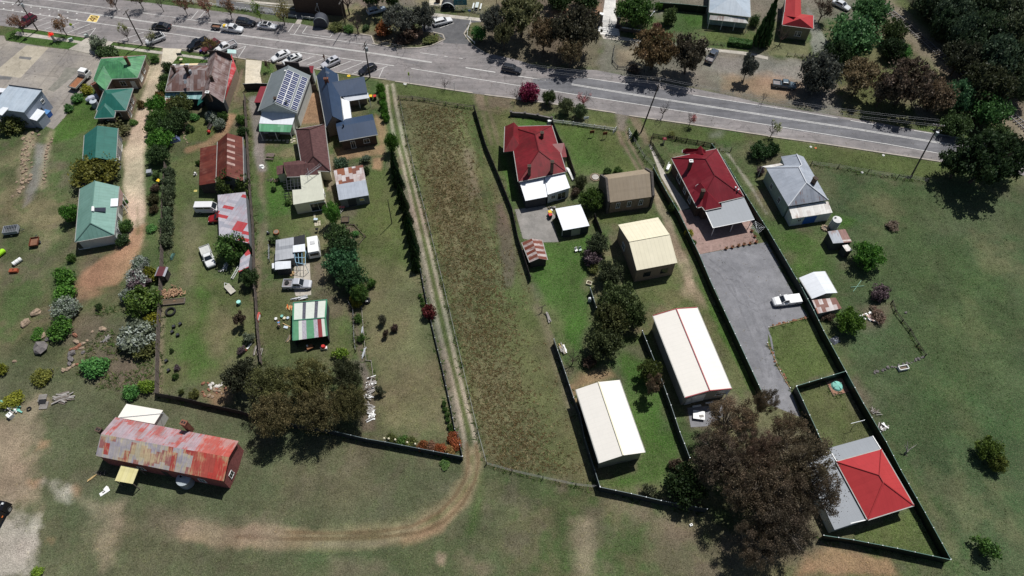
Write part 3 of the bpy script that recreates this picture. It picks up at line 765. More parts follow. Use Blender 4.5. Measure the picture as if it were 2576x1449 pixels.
# railway on its bed
RAILL = 'd 1060,-40 1220,92 1440,270 1730,530 2060,800 2430,1120 2800,1440'
pts = W(RAILL)
mb = MB(); mbs = MB()
for a, b in zip(pts, pts[1:]):
 d = b - a; L = d.length; ang = math.atan2(d.y, d.x); n = Vector((-d.y, d.x, 0)).normalized()
 for o in (.55, -.9):
  c = (a + b) / 2 + n * (o - .5)
  mb.box((c.x, c.y, .3), (L + .05, .09, .16), ang)
 k = 0.0
 while k < L:
  c = a + d * (k / L) - n * .68
  mbs.box((c.x, c.y, .14), (.26, 2.5, .16), ang)
  k += .75
tag(mb.build('railway_rails', M('rail_steel', (.33, .32, .32), .35, .2, 2, metal=.5)), kind='structure')
tag(mbs.build('railway_sleepers', M('sleeper', (.15, .13, .12), .9, .3, 2)), kind='structure')
GUT = M('gutter', (.3, .3, .28), .5, .2)
class House:
 def __init__(s, name, label, cat, at, group=None):
  c = W(at)[0]
  s.c = Vector((c.x, c.y, 0))
  s.root = thing(name, label, cat, s.c, 0, group)
  s.loop = []
 def loc(s, p): return Vector(p) - s.c
 def mesh(s, mb, name, mat, parent=None, solid=0.0):
  o = mb.build(name, mat, parent or s.root)
  if solid:
   md = o.modifiers.new('thick', 'SOLIDIFY'); md.thickness = solid; md.offset = -1
  return o
 def planes(s, name, faces, mat, thick=.1, mats=None):
  """faces: lists of world points; uv runs along the eave and up the slope"""
  mb = MB()
  vid = {}
  for k, f in enumerate(faces):
   f = [Vector(p) for p in f]
   n = Vector((0, 0, 0))
   for i in range(len(f)): n += (f[i - 1] - s.c).cross(f[i] - s.c)
   if n.z < 0: f.reverse(); n = -n
   n.normalize()
   u = Vector((0, 0, 1)).cross(n)
   u = (f[1] - f[0]).normalized() if u.length < .12 else u.normalized()
   v = n.cross(u)
   ids = []
   for p in f:
    key = (round(p.x, 2), round(p.y, 2), round(p.z, 2))
    if key not in vid:
     vid[key] = len(mb.v); mb.v.append(tuple(p - s.c))
    ids.append(vid[key])
   mb.f.append(ids); mb.m.append(mats[k] if mats else 0); mb.uv.append([(p.dot(u) + k * 7.3, p.dot(v)) for p in f])
  return s.mesh(mb, name, mat, None, thick)
 def walls(s, loop, mat, inset=.35, name='wall', z0=0.0, skip=()):
  """loop: world points carrying the wall-top height; pulled in under the eaves"""
  n = len(loop)
  cen = Vector((sum(p.x for p in loop) / n, sum(p.y for p in loop) / n, 0))
  pts = []
  for p in loop:
   d = cen - Vector((p.x, p.y, 0)); L = d.length or 1
   pts.append(Vector((p.x + d.x / L * inset * 1.3, p.y + d.y / L * inset * 1.3, p.z - .06)))
  mb = MB()
  for i in range(n):
   if i in skip: continue
   a, b = pts[i], pts[(i + 1) % n]
   mb.face([s.loc((a.x, a.y, z0)), s.loc((b.x, b.y, z0)), s.loc(b), s.loc(a)])
  s.loop = pts; s.cen = cen
  return s.mesh(mb, name, mat)
 def hg(s, corners, ze, ridge, ends, mat, wall, rz=None, inset=.4, ridgecap=None, name='roof', wname='wall', gable=None, skip=(), gutter=None):
  """corners: end edge 0 = c0-c1, end edge 1 = c2-c3, ridge from end 0 to end 1; ends 'g' gable or 'h' hip"""
  c = [P(q, ze) for q in S(corners)]
  m0, m1 = (c[0] + c[1]) / 2, (c[2] + c[3]) / 2
  ax = (m1 - m0); ax.z = 0; ax.normalize(); nn = Vector((-ax.y, ax.x, 0))
  rp = S(ridge)
  if rz is None:   # height at which the ridge stands over the middle of the plan
   num = den = 0
   for r in rp:
    p0, p1 = P(r, 0), P(r, 10)
    e0, e1 = (p0 - m0).dot(nn), (p1 - m0).dot(nn)
    sl = (e1 - e0) / 10
    num += -e0 * sl; den += sl * sl
   rz = num / den if den > 1e-6 else ze + 1.5
   s.rz_raw = rz
   rz = min(max(rz, ze + .25), ze + 4)
  r = [P(q, rz) for q in rp]
  for k in (0, 1):   # keep the ridge over the middle line
   e = (r[k] - m0).dot(nn); r[k] = r[k] - nn * e
  if ends[0] == 'g': r[0] = r[0] - ax * ((r[0] - m0).dot(ax))
  if ends[1] == 'g': r[1] = r[1] - ax * ((r[1] - m1).dot(ax))
  s.r, s.cr, s.rz = r, c, rz
  for i, j in ((1, 2), (3, 0)) + (((0, 1),) if ends[0] == 'h' else ()) + (((2, 3),) if ends[1] == 'h' else ()):
   a, b = s.loc(c[i]), s.loc(c[j]); m_ = (a + b) / 2; d_ = b - a
   o_ = Vector((-d_.y, d_.x, 0)).normalized() * .07
   if (m_ + o_).length < m_.length and abs(o_.dot(m_)) > .01: o_ = -o_
   s.mesh(MB().box((m_.x + o_.x, m_.y + o_.y, ze - .07), (d_.length, .13, .11), math.atan2(d_.y, d_.x)), 'gutter', gutter or GUT)
  f = [[c[1], c[2], r[1], r[0]], [c[3], c[0], r[0], r[1]]]
  if ends[0] == 'h': f.append([c[0], c[1], r[0]])
  if ends[1] == 'h': f.append([c[2], c[3], r[1]])
  o = s.planes(name, f, mat)
  if ridgecap:
   mb = MB()
   segs = [(r[0], r[1])]
   if ends[0] == 'h': segs += [(r[0], c[0]), (r[0], c[1])]
   if ends[1] == 'h': segs += [(r[1], c[2]), (r[1], c[3])]
   for a, b in segs:
    mb.tube([s.loc(a) + Vector((0, 0, .03)), s.loc(b) + Vector((0, 0, .03))], [.11, .11], 5)
   s.mesh(mb, 'ridge_cap', ridgecap)
  if wall is not None:
   lp = [c[0]] + ([r[0]] if ends[0] == 'g' else []) + [c[1], c[2]] + ([r[1]] if ends[1] == 'g' else []) + [c[3]]
   s.walls(lp, wall, inset, wname, skip=skip)
  return o
 def flat(s, pts, zs, mat, wall=None, name='roof', inset=.15, wname='wall', thick=.1, skip=(), posts=None, postmat=None):
  q = S(pts)
  if isinstance(zs, (int, float)): zs = [zs] * len(q)
  c = [P(a, z) for a, z in zip(q, zs)]
  o = s.planes(name, [c], mat, thick)
  if wall is not None: s.walls(c, wall, inset, wname, skip=skip)
  if posts:
   for i, t in posts:
    a = c[i].lerp(c[(i + 1) % len(c)], t)
    cen = sum(c, Vector()) / len(c)
    a = a.lerp(cen, .03)
    mb = MB().box((0, 0, a.z / 2 - .06), (.11, .11, a.z - .12))
    s.mesh(mb, 'post', postmat or WHITE).location = s.loc((a.x, a.y, 0))
  return o
 def chimney(s, top, zt, h, mat=BRICK, w=.62, d=.5, rz=0.0, cap=None, pots=2):
  p = s.loc(P(S(top)[0], zt))
  mb = MB().box((p.x, p.y, zt - h / 2), (w, d, h), rz)
  o = s.mesh(mb, 'chimney', mat)
  mb = MB().box((p.x, p.y, zt + .04), (w + .14, d + .14, .14), rz)
  s.mesh(mb, 'chimney_cap', cap or mat, o)
  mb = MB()
  for k in range(pots):
   t = (k - (pots - 1) / 2) * w * .45
   mb.box((p.x + t * math.cos(rz), p.y + t * math.sin(rz), zt + .12), (w * .28, d * .5, .06), rz)
  s.mesh(mb, 'flue', BLACK, o)
 def win(s, e, t, w, z0, z1, name='window', frame=WHITE, glass=GLASS, mull=1):
  n = len(s.loop)
  a, b = s.loop[e % n], s.loop[(e + 1) % n]
  d = Vector((b.x - a.x, b.y - a.y, 0)); L = d.length; d.normalize()
  nn = Vector((d.y, -d.x, 0))
  mid = Vector((a.x, a.y, 0)) + d * L * t
  if nn.dot(mid - s.cen) < 0: nn = -nn
  ang = math.atan2(d.y, d.x)
  c = s.loc(mid)
  zc, h = (z0 + z1) / 2, z1 - z0
  p = c + nn * .02
  o = s.mesh(MB().box((p.x, p.y, zc), (w, .05, h), ang), name, glass)
  if frame:
   mb = MB(); p = c + nn * .05
   for u, ww, hh, zz in ((-w / 2, .08, h + .08, 0), (w / 2, .08, h + .08, 0), (0, w, .08, h / 2), (0, w + .2, .1, -h / 2)) + (((0, .05, h, 0),) if mull else ()):
    mb.box((p.x + d.x * u, p.y + d.y * u, zc + zz), (ww, .09, hh), ang)
   s.mesh(mb, 'frame', frame, o)
  return o
 def door(s, e, t, mat=DARKTIMBER, w=.95, h=2.05):
  return s.win(e, t, w, .02, h, 'door', WHITE, mat, 0)
 def cylinder(s, name, at, z, r, h, mat, **k):
  p = s.loc(P(S(at)[0], z))
  return s.mesh(MB().cyl((p.x, p.y, z), r, h, **k), name, mat)
# roofs
TEAL = roofM('teal_sheet', [(.018, .118, .094), (.02, .125, .1), (.017, .114, .09)], rough=.42, seam=.14)
TEALL = roofM('pale_teal_sheet', [(.15, .28, .235), (.16, .295, .25)], rough=.4, seam=.14)
GREENO = roofM('aged_green_sheet', [(.06, .22, .085), (.07, .25, .1), (.085, .27, .12)], cell=(1.6, 2.2), streak=(.02, .09, .05), amt=.5, thr=.5, var=.2)
RUSTG = roofM('rusty_grey_sheet', [(.24, .195, .19), (.28, .235, .23), (.17, .115, .105), (.3, .26, .255), (.15, .085, .072)], cell=(.8, 2.2), streak=(.11, .05, .038), amt=.5, thr=.5, var=.25)
RUSTP = roofM('brown_patch_sheet', [(.26, .2, .19), (.31, .255, .245), (.21, .145, .13), (.29, .23, .22)], cell=(2.4, .85), streak=(.085, .03, .025), amt=.7, thr=.5, var=.2)
RUSTD = roofM('deep_rust_sheet', [(.11, .022, .013), (.13, .03, .018), (.095, .018, .011)], cell=(.9, 3), streak=(.24, .12, .085), amt=.35, thr=.6, var=.25)
RUSTS = roofM('rust_and_silver_sheet', [(.11, .024, .015), (.11, .024, .015), (.13, .03, .02), (.36, .29, .26), (.12, .027, .017)], cell=(5, .8), streak=(.2, .1, .075), amt=.4, thr=.6, rows=True)
PATCHR = roofM('red_silver_patch_sheet', [(.34, .33, .37), (.4, .38, .42), (.38, .045, .05), (.3, .3, .34), (.42, .4, .43), (.33, .32, .36)], cell=(2.3, .75), streak=(.34, .12, .13), amt=.3, thr=.58)
PATCHW = roofM('white_rust_patch_sheet', [(.5, .46, .45), (.42, .36, .35), (.22, .07, .03), (.52, .48, .47), (.16, .05, .03), (.46, .4, .38)], cell=(.75, 1.5), streak=(.2, .06, .03), amt=.45, thr=.56)
ZINC = roofM('zinc_sheet', [(.33, .36, .41), (.35, .38, .43)], rough=.5, var=.12, seam=.08)
ZINCB = roofM('blue_zinc_sheet', [(.36, .42, .48), (.39, .45, .51)], rough=.45, var=.1, seam=.08, streak=(.42, .46, .5), amt=.25)
ZINCR = roofM('streaked_zinc_sheet', [(.25, .27, .31), (.28, .3, .34), (.22, .24, .28)], streak=(.16, .055, .025), amt=.75, thr=.63)
WHITER = roofM('white_sheet', [(.68, .7, .73), (.71, .73, .76)], rough=.45, var=.05, seam=.06)
WHITEW = roofM('white_streaky_sheet', [(.62, .6, .56), (.68, .66, .62), (.56, .52, .48)], streak=(.24, .1, .05), amt=.7, thr=.6)
CREAMS = roofM('pale_cream_sheet', [(.75, .71, .645)], rough=.5, var=.025, seam=.03)
CREAMR = roofM('cream_sheet', [(.72, .66, .49), (.73, .67, .5)], cell=(.8, 9), rough=.5, var=.05, seam=.1)
BEIGE = roofM('beige_sheet', [(.33, .265, .19), (.34, .275, .2)], cell=(.8, 9), rough=.55, var=.09, seam=.1)
CRIM = roofM('crimson_sheet', [(.155, .009, .016), (.165, .01, .018), (.148, .008, .015)], cell=(.8, 9), rough=.45, var=.12, streak=(.26, .05, .055), amt=.25, thr=.6)
CRIMO = roofM('weathered_crimson_sheet', [(.18, .012, .017), (.165, .01, .015), (.195, .015, .02)], cell=(1.6, 9), rough=.5, var=.22, streak=(.12, .014, .014), amt=.6, thr=.5)
REDR = roofM('bright_red_sheet', [(.4, .04, .042), (.415, .042, .044)], cell=(.8, 9), rough=.4, var=.05, seam=.05)
REDW = roofM('worn_red_sheet', [(.36, .11, .1), (.34, .16, .15), (.34, .24, .25), (.38, .09, .075)], cell=(.85, 1.8), streak=(.36, .31, .34), amt=.75, thr=.46, var=.18)
REDL = roofM('lichen_red_sheet', [(.36, .33, .35), (.3, .12, .11), (.36, .06, .05), (.38, .34, .33), (.33, .3, .34)], cell=(.85, 1.8), streak=(.52, .45, .26), amt=.7, thr=.52, var=.2)
REDB = roofM('fresh_red_sheet', [(.42, .085, .065), (.4, .1, .08)], cell=(.85, 1.8), streak=(.42, .27, .25), amt=.75, thr=.53, var=.15)
NAVY = roofM('navy_sheet', [(.03, .053, .1), (.032, .056, .105)], rough=.4, var=.06, seam=.1)
TILE = roofM('brown_tiles', [(.095, .042, .04), (.105, .048, .045), (.085, .036, .035)], cell=(.33, .34), rough=.8, var=.15, seam=.25)
GREYS = roofM('grey_sheet', [(.195, .215, .24)], rough=.5, var=.05, seam=.06)
SLATEG = roofM('slate_grey_sheet', [(.16, .185, .195), (.17, .195, .205)], rough=.5, var=.08, seam=.1)
GREENA = roofM('striped_green_sheet', [(.1, .3, .16), (.16, .36, .22), (.09, .27, .14)], cell=(.7, 9), var=.1)
AQUA = roofM('aqua_striped_sheet', [(.2, .36, .36), (.3, .46, .46), (.16, .3, .3)], cell=(.35, 9), var=.1)
MAROON = roofM('maroon_sheet', [(.2, .02, .03)], rough=.5, var=.06)
BUFF = roofM('buff_deck_sheet', [(.5, .5, .41), (.52, .52, .43)], cell=(3.2, 4), rough=.7, var=.08, seam=.03)
YELR = roofM('yellow_sheet', [(.62, .56, .27), (.64, .58, .3)], cell=(.7, 9), var=.06, seam=.12)
RUSTW = roofM('rust_white_stripe_sheet', [(.45, .39, .37), (.16, .04, .022)], alt=True, cell=(.62, 9), streak=(.2, .075, .05), amt=.8, thr=.5, var=.2)
RUSTC = roofM('rust_batten_sheet', [(.13, .03, .02), (.13, .03, .02), (.5, .44, .4)], cell=(9, .32), streak=(.3, .15, .1), amt=.4, rows=True)
WEATHERB = M('white_weatherboard', (.58, .6, .56), .7, .12, 1)
PALEGREEN = M('pale_green_weatherboard', (.33, .42, .36), .7, .15, 1)
SHEDW = M('shed_wall', (.32, .31, .27), .6, .1, 1)
DARKW = M('dark_cladding', (.045, .047, .052), .8, .25, 1)
BLUEG = M('blue_grey_cladding', (.29, .33, .4), .6, .1, 1)
REDWALL = M('old_red_boards', (.26, .085, .08), .8, .35, 3)
GREYW = M('grey_boards', (.17, .175, .18), .85, .3, 2)
h = House('metal_workshop', 'pale blue metal workshop with a flat roof beside the concrete yard', 'workshop', 'a 200,1200')
h.flat('a 90,855 425,900 240,1130 -110,1085', [5.0, 5.0, 4.7, 4.7], ZINCB, BLUEG, inset=.2)
h.win(1, .45, 1.1, .05, 2.2, 'door', None, DARKW); h.win(1, .2, .8, 2.6, 3.4); 
h.flat('a 30,1075 90,1085 20,1160 -60,1140', [4.9, 4.9, 4.88, 4.88], WHITER, None, 'skylight', thick=.06)
h.flat('a 372,1092 455,1120 370,1215 285,1190', [2.7, 2.7, 2.6, 2.6], WHITER, BLUEG, 'lean_to_roof', wname='lean_to_wall')
mb = MB().bar(h.loc(P(S('a 90,855')[0], 5.15)), h.loc(P(S('a 425,900')[0], 5.15)), .1); h.mesh(mb, 'parapet', DARKMETAL)
h = House('shed', 'white roofed shed cut by the left edge behind the workshop', 'shed', 'a 0,905')
h.flat('a -150,870 60,890 35,930 -150,920', [4.6] * 4, WHITER, BLUEG)
h = House('brick_cottage', 'old brick cottage with a faded green hipped roof and brick chimney', 'house', 'a 1200,760')
h.hg('a 940,800 1015,592 1465,558 1383,782', 3.2, 'a 1110,608 1205,602', 'hh', GREENO, TANBRICK, rz=5.0)
L1 = h.loop
h.win(2, .4, 1.1, 1, 2.3); h.win(2, .75, 1.6, .9, 2.4, glass=WEATHERB); h.win(3, .4, 1.2, .9, 2.2); h.door(3, .15, WHITE)
h.hg('a 1062,912 922,862 1020,640 1130,780', 3.18, 'a 985,825 1045,690', 'hg', GREENO, TANBRICK, rz=4.6, name='wing_roof', wname='wing_wall')
h.flat('a 1015,592 1465,558 1475,552 1022,577', [3.1, 3.1, 2.7, 2.7], RUSTC, None, 'verandah_roof', thick=.06, posts=((2, 0), (2, .33), (2, .66), (2, 1)), postmat=TIMBER)
h.chimney('a 1262,578', 6.2, 2.0, BRICK, .6, .5, .2); h.chimney('a 942,842', 4.6, 4.4, BRICK, .9, .6, .9)
h = House('cottage', 'brick cottage with a teal hipped roof and gabled wing beside the pale driveway', 'house', 'a 1150,1060')
h.hg('a 970,1110 1050,903 1338,888 1266,1112', 3.0, 'a 1080,935 1118,945', 'hh', TEAL, TANBRICK, rz=4.7)
h.win(2, .3, .9, .9, 2.1); h.win(2, .6, 1.0, .9, 2.1); h.win(2, .85, .8, .2, 2.1, 'door', WHITE, DARKTIMBER); h.win(3, .4, 1.6, 1.0, 2.2, mull=1)
h.hg('a 1148,1182 952,1190 1010,1040 1160,1122', 2.98, 'a 1050,1065 1072,1020', 'hg', TEAL, TANBRICK, rz=4.2, name='wing_roof', wname='wing_wall')
h.win(0, .5, .8, .9, 2.0)
h = House('garage', 'teal gabled garage beside the driveway behind the yellow-green tree', 'garage', 'e 1050,20')
h.hg('a 850,1358 1185,1290 e 1165,172 830,215', 2.9, 'a 1002,1292 e 985,190', 'gg', TEAL, SLATEG if False else GREYW, rz=4.6)
h.win(2, .3, 2.2, .1, 2.3, 'garage_door', WHITE, SHEDW); h.win(2, .75, 1.0, 1.0, 2.1)
h = House('bungalow', 'white bungalow with a pale teal roof and solar water heater', 'house', 'e 980,720')
h.hg('e 805,450 1198,427 1148,915 757,985', 3.0, 'e 940,457 915,795', 'gh', TEALL, WEATHERB, ridgecap=TEALL)
h.win(2, .25, 1.4, .4, 2.2); h.win(2, .6, 1.2, .9, 2.2); h.win(2, .85, .9, .1, 2.1, 'door'); h.win(3, .5, .1, 1, 1.1, 'vent', None, WHITE)
h.flat('e 1115,550 1190,545 1185,625 1110,628', [3.75, 3.2, 3.2, 3.75], WHITER, None, 'skylight', thick=.04)
h.flat('e 1205,440 1240,500 1230,610 1195,625', [2.9, 2.5, 2.5, 2.9], M('pergola_batten', (.2, .13, .11), .8), None, 'verandah_roof', thick=.06, posts=((1, 0), (1, .5), (1, 1)))
p0, p1, p2, p3 = [h.loc(P(a, z)) for a, z in zip(S('e 952,640 1065,638 1062,680 945,676'), (4.9, 4.2, 4.2, 4.9))]
o = h.mesh(MB().face([p3, p2, p1, p0]), 'solar_collector', M('collector_glass', (.03, .035, .05), .15, .1, 1, spec=.6), None, .08)
pa, pb = h.loc(P(S('e 935,635')[0], 5.0)), h.loc(P(S('e 933,680')[0], 5.0))
h.mesh(MB().tube([pa, pb], [.27, .27], 12), 'water_heater', WHITE)
pp = [h.loc(P(a, z)) for a, z in zip(S('e 905,1030 905,1045 795,1062 790,1045'), (1.4, 1.0, 1.0, 1.4))]
h.mesh(MB().tube(pp, [.05] * 4, 5), 'drain_pipe', WHITE)
h = House('corner_shop', 'rambling old house with rusty brown hipped roofs and a street gable wing', 'house', 'a 1950,820')
h.hg('a 1665,920 1725,662 2120,655 2085,912', 3.4, 'a 1815,690 2075,690', 'hh', RUSTG, TANBRICK, rz=5.6)
h.hg('a 2095,585 2330,590 2245,1032 2025,1000', 3.5, 'a 2192,520 2100,960', 'gg', RUSTP, DARKW, rz=5.9, name='wing_roof', wname='wing_wall')
h.flat('a 1665,935 2062,920 2005,1000 1660,978', [2.8, 2.8, 2.4, 2.4], AQUA, DARKW, 'skillion_roof', wname='skillion_wall')
h.flat('a 1660,985 1750,975 1720,1030 1655,1040', [2.3, 2.3, 2.1, 2.1], PATCHW, None, 'lean_to_roof', thick=.06)
h.flat('a 2065,935 2045,1015 1985,1065 1995,1010', [3.6, 3.5, 2.6, 2.7], TEAL, None, 'side_roof', thick=.06)
h.flat('a 2330,545 2378,690 2262,1012 2255,950', [3.4, 2.5, 2.5, 3.4], roofM('red_worn_skillion', [(.42, .03, .035), (.45, .04, .045)], streak=(.5, .3, .3), amt=.5, thr=.58), TANBRICK, 'red_skillion_roof', wname='red_skillion_wall')
h.flat('a 1740,645 2085,632 2085,650 1728,662', [3.0, 3.0, 3.3, 3.3], roofM('striped_awning', [(.7, .55, .35), (.6, .6, .6), (.12, .1, .09)], cell=(1.0, 9)), None, 'verandah_roof', thick=.06, posts=((0, 0), (0, .5), (0, 1)), postmat=TIMBER)
c0, c1, c2 = [h.loc(P(a, z)) for a, z in zip(S('a 2098,515 2195,510 2315,548'), (5.0, 6.4, 5.0))]
mb = MB()
for a, b in ((c0, c1), (c1, c2)):
 mb.face([(a.x, a.y, 0), (b.x, b.y, 0), b, a]); d = (b - a); mb.bar(a, b, .12)
h.mesh(mb, 'parapet', DARKTIMBER, None, .15)
h.chimney('a 1735,668', 6.3, 2.6, DBRICK, .6, .5); h.chimney('a 1868,668', 7.0, 2.2, DBRICK, .7, .6); h.chimney('a 2118,768', 6.8, 2.0, DBRICK, .6, .5, .8); h.chimney('a 2085,928', 6.6, 2.4, DBRICK, .7, .6, cap=WHITE)
h.cylinder('roof_vent', 'a 1920,735', 5.2, .35, .8, STEEL)
q0 = h.loc(P(S('a 1878,828')[0], 4.9))
d = h.mesh(MB().tube([q0, q0 + Vector((-.15, -.2, .3))], [.05, .45], 12), 'satellite_dish', STEEL)
h.mesh(MB().bar(q0 - Vector((0, 0, .8)), q0, .03), 'mast', STEEL, d)
h = House('gabled_shop', 'long grey gabled shop with rows of solar panels and a street parapet', 'shop', 'b 310,900')
h.hg('b 160,735 545,758 410,1140 22,1118', 4.2, 'b 355,650 190,1068', 'gg', SLATEG, WEATHERB, rz=6.6, ridgecap=SLATEG)
r0, r1 = h.r; e0, e1 = h.cr[1], h.cr[2]
PV = M('solar_cell', (.012, .024, .1), .3, .25, 1.5, spec=.15)
def panel(u0, u1, v0, v1):
 def at(u, v):   # u along the ridge street -> rear, v down the slope
  return h.loc(r0.lerp(r1, u).lerp(e0.lerp(e1, u), v)) + Vector((.05, .03, .12))
 o = h.mesh(MB().face([at(u0, v1), at(u1, v1), at(u1, v0), at(u0, v0)]), 'solar_panel', PV, None, .04)
 fr_ = MB()
 for a, b in (((u0, v0), (u1, v0)), ((u1, v0), (u1, v1)), ((u1, v1), (u0, v1)), ((u0, v1), (u0, v0)), (((u0 + u1) / 2, v0), ((u0 + u1) / 2, v1))):
  fr_.bar(at(*a) + Vector((0, 0, .03)), at(*b) + Vector((0, 0, .03)), .05)
 h.mesh(fr_, 'panel_frame', WHITE, o)
for k in range(10):
 u = .03 + k * .094
 if k: panel(u, u + .088, .03, .31)
 if k: panel(u, u + .088, .33, .61)
 if k >= 1: panel(u, u + .088, .70, .97)
h.chimney('b 190,985', 7.0, 1.4, DBRICK, .5, .5); h.cylinder('roof_vent', 'b 310,1040', 5.6, .22, 1.0, STEEL); h.cylinder('roof_vent', 'b 300,730', 6.2, .2, .6, WHITE)
a, b = W('b 192,640', 5.6)[0], W('b 532,668', 5.6)[0]
mb = MB()
A, B = h.loc(a), h.loc(b)
for t0, t1, hh in ((0, .3, 5.4), (.3, .72, 6.4), (.72, 1, 5.4)):
 p, q_ = A.lerp(B, t0), A.lerp(B, t1)
 m_ = (p + q_) / 2
 mb.box((m_.x, m_.y, hh / 2), ((q_ - p).length - .02, .25, hh), math.atan2(q_.y - p.y, q_.x - p.x))
h.mesh(mb, 'parapet', M('parapet_dark', (.05, .04, .04), .8))
h.flat('b 60,1122 402,1132 366,1255 30,1242', [3.6, 3.6, 3.0, 3.0], WHITER, WEATHERB, 'rear_roof', wname='rear_wall')
h.flat('b 30,1246 366,1258 345,1330 33,1322', [2.95, 2.95, 2.5, 2.5], GREENA, None, 'awning', thick=.06, posts=((2, 0), (2, .5), (2, 1)))
pp = W('b 185,1370', 0)[0] - h.c
h.mesh(MB().box((pp.x, pp.y, .5), (2.4, .9, .15)).box((pp.x - 1, pp.y, .25), (.1, .8, .5)).box((pp.x + 1, pp.y, .25), (.1, .8, .5)), 'workbench', TIMBER)
h = House('maroon_carport', 'maroon skillion carport tucked against the solar panelled shop', 'carport', 'b 50,960')
h.flat('b 45,870 118,868 62,1032 -20,1030', [3.0, 3.0, 2.7, 2.7], MAROON, DARKW)
h = House('shop_awning', 'small maroon awning roof between the solar shop and the navy house', 'awning', 'b 560,690')
h.flat('b 535,662 580,662 570,740 535,720', [3.2, 3.2, 2.9, 2.9], MAROON, WEATHERB)
h = House('navy_house', 'large house with dark navy gabled roofs around a shaded courtyard', 'house', 'b 850,1050')
h.hg('b 610,760 820,742 880,1222 706,1282', 3.3, 'b 688,685 790,1192', 'gg', NAVY, TANBRICK, rz=5.6, ridgecap=NAVY)
h.flat('b 735,832 1088,768 1122,932 852,972', [4.6, 4.6, 3.3, 3.3], NAVY, TANBRICK, 'wing_roof', wname='wing_wall', inset=.4)
h.flat('b 865,975 1126,932 1142,985 920,1020', [3.1, 3.1, 2.5, 2.5], WHITER, None, 'verandah_roof', thick=.06, posts=((2, 0), (2, .5), (2, 1)))
h.flat('b 848,985 938,1018 962,1182 890,1215', [3.1, 2.5, 2.5, 3.1], WHITER, None, 'verandah_roof', thick=.06, posts=((1, 0), (1, .5), (1, 1)))
h.hg('b 1172,1146 1225,1352 840,1422 800,1215', 3.0, 'b 1180,1172 803,1258', 'gg', NAVY, DBRICK, rz=4.2, name='rear_roof', wname='rear_wall')
h.win(2, .3, 1.2, .9, 2.1); h.win(2, .7, .9, .1, 2.1, 'door')
h.chimney('b 703,790', 6.4, 2.2, BRICK, .85, .5, .1)
h.cylinder('roof_vent', 'b 880,1272', 4.2, .16, .5, BLACK)
q0 = h.loc(P(S('b 735,790')[0], 5.0))
mb = MB().bar(q0, q0 + Vector((0, 0, 1.8)), .025)
for k in range(5): mb.bar(q0 + Vector((-.5 + k * .05, .1 * k, 1.7)), q0 + Vector((.3 + k * .05, .1 * k - .5, 1.7)), .015)
h.mesh(mb, 'aerial', STEEL)
h = House('tiled_house', 'brown tiled house with an L-shaped roof behind the navy house', 'house', 'f 560,80')
h.hg('b 400,1300 690,1250 f 748,275 470,260', 3.2, 'b 560,1300 f 590,120', 'hh', TILE, CREAM, rz=5.0, ridgecap=TILE)
h.win(2, .6, 1.2, .8, 2.1); h.door(2, .85)
h.hg('f 312,330 275,185 560,150 640,320', 3.0, 'f 380,205 560,180', 'gg', TILE, CREAM, rz=4.2, name='wing_roof', wname='wing_wall')
h.flat('f 205,225 275,208 290,290 210,310', [2.6, 2.6, 2.4, 2.4], TILE, CREAM, 'lean_to_roof', wname='lean_to_wall')
h.flat('f 432,208 636,186 690,556 376,610 365,462 458,455', 3.1, BUFF, CREAM, 'deck_roof', wname='deck_wall', skip=(4, 5))
h.win(1, .7, 1.3, .9, 2.1); h.win(2, .25, 3.0, .1, 2.3, 'glass_door')
mb = MB()
c4 = [h.loc(P(a, 2.7)) for a in S('f 305,345 455,320 460,452 318,462')]
for k in range(5):
 mb.bar(c4[0].lerp(c4[1], k / 4), c4[3].lerp(c4[2], k / 4), .06)
 mb.bar(c4[0].lerp(c4[3], k / 4), c4[1].lerp(c4[2], k / 4), .05)
for k in c4: mb.bar(k, (k.x, k.y, 0), .06)
h.mesh(mb, 'pergola', DARKMETAL)
mb = MB()
b4 = [h.loc(P(a, .0)) for a in S('f 300,455 355,450 360,570 305,580')]
for i in range(2):
 for z in (1.2, 2.0): mb.bar(b4[i * 2] + Vector((0, 0, z)), b4[i * 2 + 1] + Vector((0, 0, z)), .04)
for k in b4: mb.bar(k, k + Vector((0, 0, 2.1)), .05)
for t in (.2, .4, .6, .8): mb.bar(b4[0].lerp(b4[3], t) + Vector((0, 0, 2)), b4[1].lerp(b4[2], t) + Vector((0, 0, 2)), .04)
h.mesh(mb, 'trellis', DARKMETAL)
# big lattice aerial lying over the deck roof
mb = MB()
k0, k1 = h.loc(P(S('f 505,215')[0], 3.3)), h.loc(P(S('f 530,300')[0], 3.4))
t0, t1 = h.loc(P(S('f 490,330')[0], 4.6)), h.loc(P(S('f 635,225')[0], 4.6))
side = Vector((.5, .3, 0))
for o_ in (Vector(), side, Vector((.2, .2, .5))): mb.bar(t0 + o_, t1 + o_, .02)
for k in range(9):
 a_, b_ = t0.lerp(t1, k / 8), t0.lerp(t1, min(1, (k + 1) / 8))
 mb.bar(a_, b_ + side, .015); mb.bar(a_ + side, a_ + Vector((.2, .2, .5)), .015)
mb.bar(k0, k0 + Vector((.2, -.4, 1.4)), .03); mb.bar(k0, t0.lerp(t1, .3), .03); mb.bar(k1, t0.lerp(t1, .6), .03)
mb.bar(h.loc(P(S('f 460,355')[0], 4.4)), h.loc(P(S('f 515,380')[0], 4.4)), .02)
h.mesh(mb, 'aerial', STEEL)
h = House('patched_shed', 'square shed whose roof is half rusty white sheets and half plain zinc', 'shed', 'f 960,420')
c = [P(a, z) for a, z in zip(S('f 780,260 1075,210 1135,515 835,565'), (3.3, 3.3, 2.6, 2.6))]
mA, mB_ = c[0].lerp(c[3], .5), c[1].lerp(c[2], .5)
